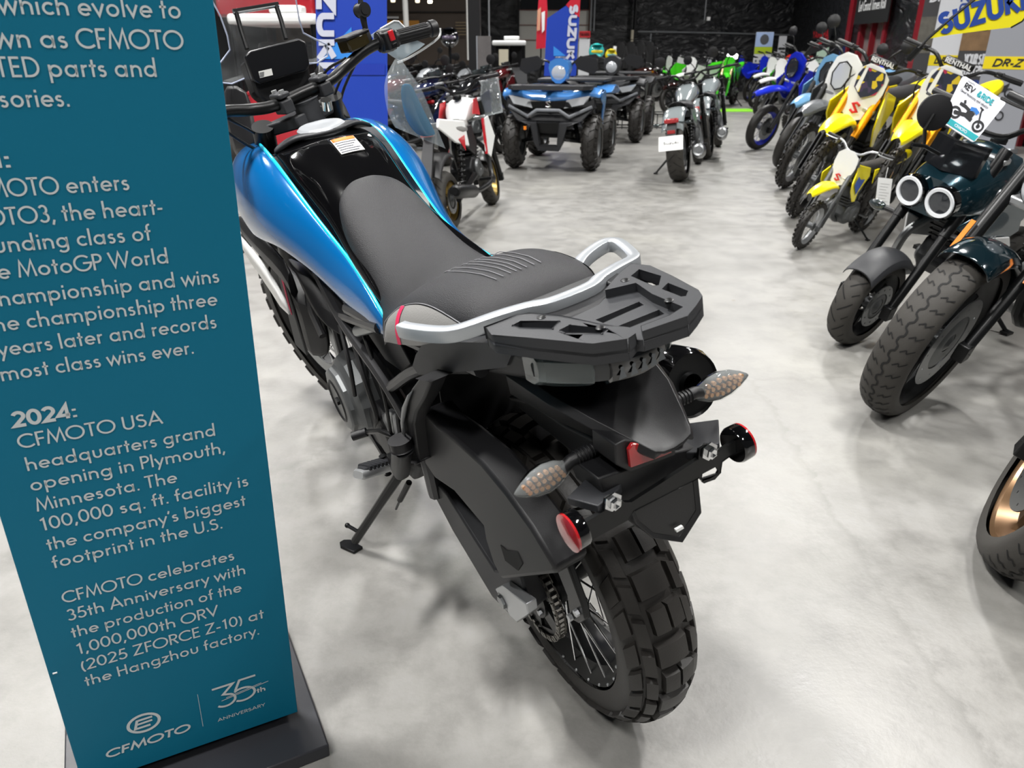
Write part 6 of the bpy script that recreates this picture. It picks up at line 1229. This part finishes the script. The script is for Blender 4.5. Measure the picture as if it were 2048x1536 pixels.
# free-standing roll-up banners by the right-hand wall
def rollup(label, c, ang, w, h, m, bands=(), name='rollup_banner'):
    t = thing(name, label, 'banner', c, (0, 0, ang)); obj('sheet', MB().box((0, 0, h / 2 + .04), (w, .012, h)), m, t); obj('foot', MB().box((0, 0, .03), (w * 1.02, .16, .06)), SIL, t, bevel=.008)
    for nm, z0, z1, mm in bands: obj(nm, MB().box((0, -.0075, (z0 + z1) / 2), (w, .003, z1 - z0)), mm, t)
    return t
def rt_(t, s, x, z, h, wd, m, wt=.15, slant=0, up=False): k = MB(); text(k, s, (x, -.0105, z), (0, 0, -1) if up else (1, 0, 0), (1, 0, 0) if up else (0, 0, 1), h, wd, wt, slant=slant); obj('lettering', k, m, t, sharp=180)
def minibikes(t, spots, s, m):
    for x, z in spots:
        k = MB()
        for dx in (-.36, .36): k.tube([Vector((x + dx * s + .2 * s * math.cos(a), -.011, z + .2 * s * math.sin(a))) for a in np.linspace(0, 2 * PI, 13)[:-1]], .035 * s, 4, True)
        k.prism([(x - .45 * s, -.010, z + .38 * s), (x - .05 * s, -.010, z + .26 * s), (x + .3 * s, -.010, z + .46 * s), (x + .2 * s, -.010, z + .05 * s), (x - .2 * s, -.010, z)], (0, -.003, 0)); obj('printed_motorcycle', k, m, t)
SHT = mat('banner_grey', '8a8c92', .55); SHD = mat('banner_charcoal', '3a3a3c', .55); SHW = mat('banner_white', 'c6c8cc', .55)
FACE = R(-62)
def BP(px, py, Y): p = AY(px, py, Y); return (p.x, p.y, 0)
t = rollup('grey roll-up banner with a yellow band and two printed bikes at the right edge', BP(2034, 60, 9.9), FACE, .62, 2.0, SHT, [('yellow_band', .94, 1.08, LY)])
rt_(t, 'DR-Z', -.2, .97, .08, .36, INK, .2, .2); minibikes(t, [(0, .68), (-.05, .42)], .24, INK); rt_(t, 'SUZUKI', .1, 1.95, .1, .55, SHW, .2, up=True)
t = rollup('charcoal roll-up banner with a bike photograph and a white slogan at the right', BP(1978, 60, 10.7), FACE, .68, 2.0, SHD, [('photograph', 1.14, 1.85, mat('sandy_photo', '8d6f4e', .6, var=-.7, vscale=7))])
for i, (s, wd) in enumerate((('YOUR STREETS.', .46), ('PLAYGROUND', .46))): rt_(t, s, -.24, .98 - i * .14, .12, wd, SHW, .24)
minibikes(t, [(.08, 1.45)], .34, mat('picture_blue_dark', '27345e', .5)); rt_(t, 'DR-Z400', -.24, .74, .05, .3, LB, .2)
t = rollup('pale grey roll-up banner with vertical maker name and yellow band', BP(1903, 60, 11.8), FACE, .5, 2.1, SHW, [('yellow_band', .94, 1.08, LY)])
rt_(t, 'SUZUKI', .06, 2.08, .11, .62, LB, .2, up=True); rt_(t, 'DR-Z', -.17, .97, .08, .32, INK, .2, .2); minibikes(t, [(0, .70), (0, .45)], .22, INK)
t = rollup('dark grey roll-up banner with white DR-Z lettering beside the pale grey one', BP(1872, 60, 12.6), FACE, .55, 2.1, SHD, [('photograph', 1.1, 1.6, mat('rocky_photo', '6d6a62', .6, var=-.7, vscale=9))])
rt_(t, 'DR-Z', -.2, 1.8, .12, .42, SHW, .2, .2)
# feather flag over the yellow bikes
ff = thing('feather_flag', 'yellow leaning feather flag with blue lettering at the upper right', 'flag')
FY = 3.9; Fp = [(1856, 78), (1900, 40), (1950, 0), (1990, -40), (2060, -70), (2062, 20), (2044, 42), (2020, 55), (1960, 62), (1900, 70)]
obj('cloth', MB().prism([AY(x, y, FY) for x, y in Fp], (0, .003, 0)), mat('flag_yellow', 'dcd012', .6), ff)
k = MB(); k.tube([AY(1838, 96, FY), AY(1856, 77, FY), AY(1900, 38, FY), AY(1950, -2, FY), AY(1990, -42, FY)], .006, 8); k.tube([AY(2062, 10, FY), AY(2056, 28, FY), AY(2044, 43, FY), AY(2022, 55, FY)], .004, 6); obj('pole', k, BLK, ff)
k = MB(); o_, e_ = AY(1880, 68, FY - .004), AY(2054, 18, FY - .004); text(k, 'SUZUKI', o_, e_ - o_, AY(1874, 20, FY - .004) - AY(1880, 68, FY - .004), .088, (e_ - o_).length, .24, sx=1); obj('lettering', k, LB, ff, sharp=180)
k = MB(); k.cyl(AY(1840, 94, FY), AY(1818, 118, FY + .05), .016, n=10); obj('bar_mount', k, BLK, ff)
# blue feather banners
def blue_banner(label, Y, c, tx, flip_=False):
    t = thing('feather_banner', label, 'banner'); obj('cloth', MB().prism([AY(x, y, Y) for x, y in c[0]], (0, .008, 0)), mat('banner_blue', '1238a0', .5, bump=.3, bscale=3), t)
    for nm, pts, m in c[1:]: obj(nm, MB().prism([AY(x, y, Y - .006) for x, y in pts], (0, .004, 0)), m, t)
    k = MB(); a, b, w0 = tx; o_, e_ = AY(*a, Y - .012), AY(*b, Y - .012); up_ = (AY(*w0, Y - .012) - o_); text(k, 'SUZUKI', o_, e_ - o_, up_, up_.length, (e_ - o_).length, .25); obj('lettering', k, mat('banner_pale_letters', 'b9bccb', .6), t, sharp=180)
    return t
FB = mat('flag_red', 'b5122b', .5); FLB = mat('banner_light_blue', '2f7fd0', .5)
blue_banner('tall blue banner with pale vertical lettering behind the blue motorcycle windscreen', 4.9, ([(618, -420), (770, -420), (776, 320), (640, 320)], ('light_triangle', [(703, 54), (703, 118), (640, 118)], FLB), ('hem', [(636, 128), (770, 128), (770, 150), (638, 150)], mat('banner_blue_dark', '12309a', .5))), ((634, -128), (638, 140), (667, -128)))
blue_banner('slanted blue and red banner with pale vertical lettering behind the sky blue quad bike', 12.5, ([(1094, 37), (1128, 14), (1158, -6), (1161, -6), (1152, 152), (1088, 152)], ('red_corner', [(1132, 10), (1142, -2), (1161, -8), (1159, 35), (1152, 30)], FB), ('light_triangle', [(1107, 92), (1132, 112), (1107, 112)], FLB)), ((1141, 9), (1132, 128), (1156, 9)))
# back wall: door, posts, rails, kiosk
struct('door_1', rect(1037, 1181, 20, 130, YB - .1, .08), mat('sectional_door_white', 'b9b8b2', .5))
k = MB()
for y0, y1 in ((-40, 19),): k = rect(1042, 1178, y0, y1, YB - .14, .04)
struct('window_5', k, mat('door_window_dark', '14151a', .1, coat=1))
for i, yy in enumerate((20, 50, 80)): struct('trim_%d' % (10 + i), rect(1037, 1181, yy - .6, yy + .6, YB - .16, .03), mat('door_seam', '7d4a44' if i == 0 else '8c8c88', .6))
struct('trim_15', rect(1174, 1182, -40, 130, YB - .2, .12), mat('rust_brown_post', '5b3c30', .6)); struct('trim_16', rect(1034, 1039, -40, 130, YB - .2, .12), BLK)
def vpost(label, px, w, y0, y1, Y, m, name='post'): a, b = AY(px, y0, Y), AY(px, y1, Y); return tag(obj(name, MB().cyl((a.x, Y, max(0, min(a.z, b.z))), (a.x, Y, max(a.z, b.z)), w / CAM_F * Y / 1.09 / 2, n=14), m), label, name)
for i, (px, y0) in enumerate(((1184.5, 62), (1191.5, 62))): vpost('vertical grey conduit pipe on the black back wall, ' + ('left one' if i == 0 else 'right one'), px, 3.2, -40, y0, YB - .3, SIL, 'conduit')
struct('trim_20', rect(1262, 1274, -60, 175, YB - .3, .3), mat('black_column', '101013', .5)); vpost('short cream pipe on the black column of the back wall', 1265, 6, 60, 83, YB - .49, mat('cream_pipe', 'b9b2a0', .6), 'pipe')
vpost('thin pale rod hanging from the ceiling with a white box', 1418, 2, -60, 40, YB - 1.55, SIL, 'rod'); tag(obj('junction_box', rect(1413, 1420, 34, 41, YB - 1.55, .1), WHT), 'small white box at the end of the hanging rod', 'box')
k = MB(); k.tube([AY(1276, 63.2, YB - .02), AY(1440, 66, YB - .02), AY(1604, 71, YB - .02)], .022, 6); tag(obj('pipe_rail', k, SIL), 'long thin pale pipe running along the black back wall', 'pipe')
for i, (px, y0, y1) in enumerate(((1302, 67, 140), (1605, 68, 120))): vpost(('grey upright by the black jackets', 'grey upright in the far right corner')[i], px, 3, y0, y1, YB - .4, SIL)
# left: columns and kiosk
struct('trim_21', rect(940, 959, -80, 170, 15, .5), mat('black_column', '101013', .5))
vpost('grey pole right of the black column', 977, 3, -60, 75, 16, SIL)
vpost('white round column in the kiosk, left one', 807, 11, -60, 120, 19, CH, 'column'); vpost('white round column by the black column, right one', 934, 7, -60, 120, 19, CH, 'column')
ks = thing('kiosk', 'dark brown retail kiosk with a yellow sign panel beyond the white columns at the left', 'kiosk')
obj('back_panel', rect(560, 945, -120, 130, 23, .1), BROWN, ks); obj('shelf_line', rect(770, 935, 23, 25, 22.9, .04), BLK, ks)
obj('warm_panel', rect(770, 838, 41, 62, 22.8, .06), WOOD, ks); obj('display_screen', rect(808, 831, 52, 75, 22.6, .06), mat('display_black', '0c0d11', .35), ks); obj('white_caption', rect(773, 797, 33, 37, 22.85, .02), LW, ks)  # the warm panel is a yellow sign in one even colour
for i in range(5): obj('slat', rect(911, 932, 44 + i * 6, 46 + i * 6, 22.8, .05), mat('slat_wood', '8a7a5e', .6), ks)
for px, py, e in ((786, 2, 3), (835, 3, 3), (860, 4, 14)):
    c = AY(px, py, 21.5); k = MB(); k.lathe([(0, -.03), (.05, -.025), (.06, .02), (.04, .05)], c, (0, 0, 1), 14); tag(obj('downlight', k, mat('downlight_glow_%d' % e, 'fff0d0', .4, emit=e)), {786: 'small glowing downlight over the kiosk, leftmost', 835: 'small glowing downlight over the kiosk, middle one', 860: 'brightest downlight over the kiosk, rightmost'}[px], 'lamp')
struct('wall_left', MB().box((-7.2, 9.5, 3), (.2, 32, 6)), mat('left_wall_grey', '4c4d50', .7))
struct('wall_back_left', MB().box((-4.2, YB + .1, 3), (6, .2, 6)), mat('left_wall_grey', '4c4d50', .7))
# stands, posters, helmets, jackets
def stand_poster(label, px0, px1, py0, py1, Y, m, name='poster_stand'):
    a, b = AY(px0, py1, Y), AY(px1, py0, Y); t = thing(name, label, 'poster', ((a.x + b.x) / 2, Y, 0)); w, zt = b.x - a.x, b.z
    obj('sheet', MB().box((0, 0, zt / 2 + .05), (w, .02, zt - .1)), m, t); obj('foot', MB().box((0, 0, .03), (w, .3, .06)), SIL, t); t['w'] = w; return t, w, zt
t, w, zt = stand_poster('dark poster stand with figures printed on it beside the black column', 955, 982, 72, 160, 13.5, mat('poster_dark', '4d4a4a', .5, var=.8, vscale=6)); obj('edge', MB().box((-w / 2, -.01, zt / 2 + .05), (.02, .03, zt - .1)), SIL, t)
t, w, zt = stand_poster('white poster with a green band and rows of small products by the corner', 1503, 1548, 64, 150, 21, SHW); obj('picture', MB().box((0, -.012, zt - .17), (w, .004, .33)), mat('poster_sky', '8fa3c4', .5, var=.5, vscale=4), t); obj('green_band', MB().box((0, -.012, zt - .42), (w, .004, .16)), mat('poster_lime', 'a8bf2a', .5), t)
k = MB()
for r_ in range(4):
    for c_ in range(4): k.ell((-.36 * w + c_ * .24 * w, -.014, zt - .66 - r_ * .16), (.03, .004, .03), 8, 5)
obj('small_pictures', k, mat('picture_grey', '5a5f6e', .6), t)['kind'] = 'stuff'
k = MB(); k.ell((0, -.016, zt - .17), (.11, .004, .12), 16, 8); obj('helmet_picture', k, GRY, t)
t, w, zt = stand_poster('white poster with rows of dark products, right of the green-banded one', 1549, 1574, 72, 150, 21.8, SHW); k = MB()
for r_ in range(4):
    for c_ in range(2): k.ell((-.2 * w + c_ * .4 * w, -.014, zt - .3 - r_ * .18), (.06, .004, .03), 8, 5)
obj('small_pictures', k, INK, t)['kind'] = 'stuff'
t, w, zt = stand_poster('pale green poster with dark printed bikes in the right-hand row', 1626, 1659, 88, 160, 15.5, mat('poster_pale_green', 'a9c2b0', .5)); minibikes(t, [(x, zt - .25 - i * .2) for i in range(4) for x in (-.12, .12)], .14, INK)
t, w, zt = stand_poster('white poster under a red sign behind the quad bikes', 1156, 1180, 78, 150, 20, SHW); obj('red_sign', MB().box((0, -.02, zt + .1), (w, .03, .14)), LR, t); k = MB(); text(k, 'YAMAHA', (-w * .45, -.037, zt + .06), (1, 0, 0), (0, 0, 1), .08, w * .9, .2); obj('lettering', k, BLK, t, sharp=180)
fl_ = thing('feather_banner', 'navy vertical banner with white lettering in the right-hand row', 'banner'); obj('cloth', MB().prism([AY(x, y, 14) for x, y in [(1681, 84), (1692, 84), (1684, 170), (1672, 170)]], (0, .01, 0)), mat('banner_navy', '1c2a5c', .5), fl_); q_ = AY(1678, 170, 14); obj('pole', MB().cyl((q_.x, 14.03, 0), (q_.x, 14.03, q_.z + .4), .012), BLK, fl_)
kf = thing('feather_flag', 'black leaning feather flag with red lettering in the right-hand row', 'flag'); obj('cloth', MB().prism([AY(x, y, 12.5) for x, y in [(1602, 116), (1622, 93), (1645, 76), (1661, 80), (1668, 90), (1640, 102)]], (0, .006, 0)), mat('banner_black', '141416', .6), kf)
k = MB(); o_, e_ = AY(1628, 95, 12.48), AY(1656, 81, 12.48); text(k, 'Kawasaki', o_, e_ - o_, V(0, 0, 1), .055, (e_ - o_).length, .2); obj('lettering', k, LR, kf, sharp=180); k = MB(); k.tube([AY(1595, 126, 12.5), AY(1602, 116, 12.5), AY(1622, 92, 12.5), AY(1645, 75, 12.5)], .008, 6); obj('pole', k, BLK, kf)
rb_ = thing('feather_banner', 'narrow red and white printed banner in front of the white garage door', 'banner'); q_ = AY(1082, 95, 17); obj('pole', MB().cyl((q_.x, 17.03, 0), (q_.x, 17.03, q_.z + .6), .015), BLK, rb_); obj('cloth', MB().prism([AY(x, y, 17) for x, y in [(1078, -10), (1093, -14), (1095, 20), (1091, 96), (1072, 98), (1074, 40)]], (0, .01, 0)), FB, rb_); obj('white_print', MB().prism([AY(x, y, 16.98) for x, y in [(1083, 25), (1090, 22), (1089, 60), (1084, 66)]], (0, .01, 0)), LW, rb_); obj('peach_print', MB().prism([AY(x, y, 16.98) for x, y in [(1075, 20), (1082, 14), (1080, 60), (1074, 62)]], (0, .01, 0)), mat('peach_print', 'c08a70', .6), rb_)
def buggy(label, q0, q1, Y, roofm, bodym, card=True):
    bg = thing('utility_vehicle', label, 'buggy'); p0, p1 = AY(*q0, Y), AY(*q1, Y); xm, W = (p0.x + p1.x) / 2, p1.x - p0.x
    obj('roof', MB().box((xm, Y + .6, p0.z), (W, 1.2, .09)), roofm, bg, bevel=.03); obj('roof_lamp', MB().box((xm + .05, Y + .4, p0.z + .09), (.3, .2, .07)), WHT, bg, bevel=.02)
    for x in (p0.x + .04, p1.x - .04):
        for y in (Y + .05, Y + 1.15): obj('roll_cage_bar', MB().tube([(x, y, p0.z), (x, y, .75)], .03, 8), BLK, bg)
    obj('body', MB().loft([[(xm + sx * W / 2, y, z) for sx, y, z in [(-1, Y - .05, .36), (1, Y - .05, .36), (1, Y - .05, .68), (.7, Y + .1, .80), (-.7, Y + .1, .80), (-1, Y - .05, .68)]], [(xm + sx * W / 2, y, z) for sx, y, z in [(-1, Y + 1.25, .36), (1, Y + 1.25, .36), (1, Y + 1.25, .8), (.7, Y + 1.2, .86), (-.7, Y + 1.2, .86), (-1, Y + 1.25, .8)]]]), bodym, bg, bevel=.04)
    for dx in (-.25, .25): obj('seat', MB().box((xm + dx * W, Y + .7, 1.0), (.3, .12, .45)), mat('black_cloth', '101012', .8), bg, bevel=.04)
    for x in (p0.x, p1.x):
        for y in (Y, Y + 1.2): obj('wheel', MB().lathe([(.0, -.09), (.22, -.09), (.27, -.05), (.27, .05), (.22, .09), (0, .09)], (x, y, .27), (1, 0, 0), 20), RUB, bg)
    if card: obj('windscreen_card', MB().box((p0.x + .22, Y - .02, p0.z - .25), (.18, .01, .28)), mat('card_cream', 'c9c2ad', .6), bg)
    return bg
buggy('dark buggy with a white roof in front of the white garage door', (984, 86), (1052, 86), 16, WHT, PLG)
rbg = buggy('red buggy with a pale roof bar seen through the motorcycle windscreen', (452, 38), (632, 38), 7.5, WHT, mat('red_body', '8e1420', .3, coat=.4), False)
obj('rear_canopy', MB().box((AY(540, 10, 8.9).x, 8.75, AY(540, 12, 8.9).z), (1.0, .1, .22)), mat('red_body', '8e1420', .3, coat=.4), rbg, bevel=.03)
def helmet(label, px, py, Y, m, m2, s=.13):
    c = AY(px, py, Y); t = thing('helmet', label, 'helmet', c); obj('shell', MB().ell((0, 0, 0), (s, s * 1.15, s), 18, 12), m, t); obj('visor', MB().ell((0, -s * .55, .0), (s * .8, s * .65, s * .38), 16, 8), m2, t); obj('peak', MB().prism([(-s * .8, -s * .5, s * .7), (s * .8, -s * .5, s * .7), (s * .5, -s * 1.7, s * .75), (-s * .5, -s * 1.7, s * .75)], (0, 0, .012)), m, t); obj('chin_guard', MB().ell((0, -s * .8, -s * .55), (s * .6, s * .5, s * .3), 14, 8), m, t)
    k = MB(); k.cyl((0, 0, -s * .8), (0, 0, -c.z + .02), .02, n=8); obj('display_stem', k, BLK, t); obj('display_base', MB().lathe([(0, .02), (.18, .02), (.18, 0), (0, 0)], (0, 0, -c.z), (0, 0, 1), 18), BLK, t)
helmet('black full-face helmet with yellow marks on a stand near the kiosk', 899, 75, 11.5, DK, mat('visor_violet', '5a5068', .1, coat=1))
helmet('turquoise helmet with a yellow crest beyond the quad bikes', 1193, 103, 14, mat('turquoise_shell', '35b3b0', .25, coat=.6), LY)
helmet('yellow and turquoise helmet right of the turquoise one', 1222, 110, 14.4, LY, mat('turquoise_shell', '35b3b0', .25, coat=.6), .1)
hg2 = thing('clothes_rack', 'black clothes rail against the back wall behind the quad bikes', 'rack', AY(1268, 140, 20).to_2d().to_3d()); k = MB(); k.tube([(-.5, 0, 0), (-.5, 0, 1.35), (.45, 0, 1.35), (.45, 0, 0)], .015, 8)
for x in (-.5, .45): k.tube([(x, -.25, .02), (x, .25, .02)], .015, 8)
obj('rail', k, BLK, hg2)
for i, x in enumerate((-.36, -.12, .12, .33)):
    t = thing('jacket', 'black jacket hanging on the clothes rail, ' + ('leftmost, with a pale shoulder', 'second from the left', 'second from the right', 'rightmost')[i], 'jacket', hg2.location + V(x, -.02, 0)); obj('body', MB().loft([[(math.cos(a) * w, math.sin(a) * .1, z) for a in np.linspace(0, 2 * PI, 13)[:-1]] for z, w in ((1.31, .04), (1.25, .13), (1.1, .15), (.75, .14), (.62, .15))]), mat('black_cloth', '101012', .8), t, sub=1)
    for s in (1, -1): obj('sleeve', MB().tube([(.12 * s, -.02, 1.2), (.16 * s, -.06, 1.0), (.15 * s, -.08, .72)], [.05, .05, .04], 10), mat('black_cloth', '101012', .8) if i or s > 0 else WHT, t)
# ================================================================ repeats carry a group
GROUPS = {'dirt_bike': 'dirt bikes on the showroom floor', 'motorcycle': 'street motorcycles in the left and far rows', 'cruiser_motorcycle': 'cruiser motorcycles on the showroom floor', 'mini_motorcycle': 'mini motorcycles on the showroom floor', 'quad_bike': 'quad bikes by the aisle',
          'jacket': 'black jackets on the clothes rail', 'helmet': 'helmets on display', 'rollup_banner': 'roll-up banners by the right-hand wall', 'downlight': 'downlights over the kiosk', 'floor_mat': 'lime green floor mats', 'poster_stand': 'poster stands at the back', 'feather_banner': 'printed feather banners', 'conduit': 'conduits on the back wall', 'column': 'white kiosk columns', 'utility_vehicle': 'buggies at the back', 'plastic_bag': 'clear bags hanging from handlebars'}
for o in list(COL.objects):
    if o.parent is None and o.get('label') and o.name.split('.')[0] in GROUPS: o['group'] = GROUPS[o.name.split('.')[0]]
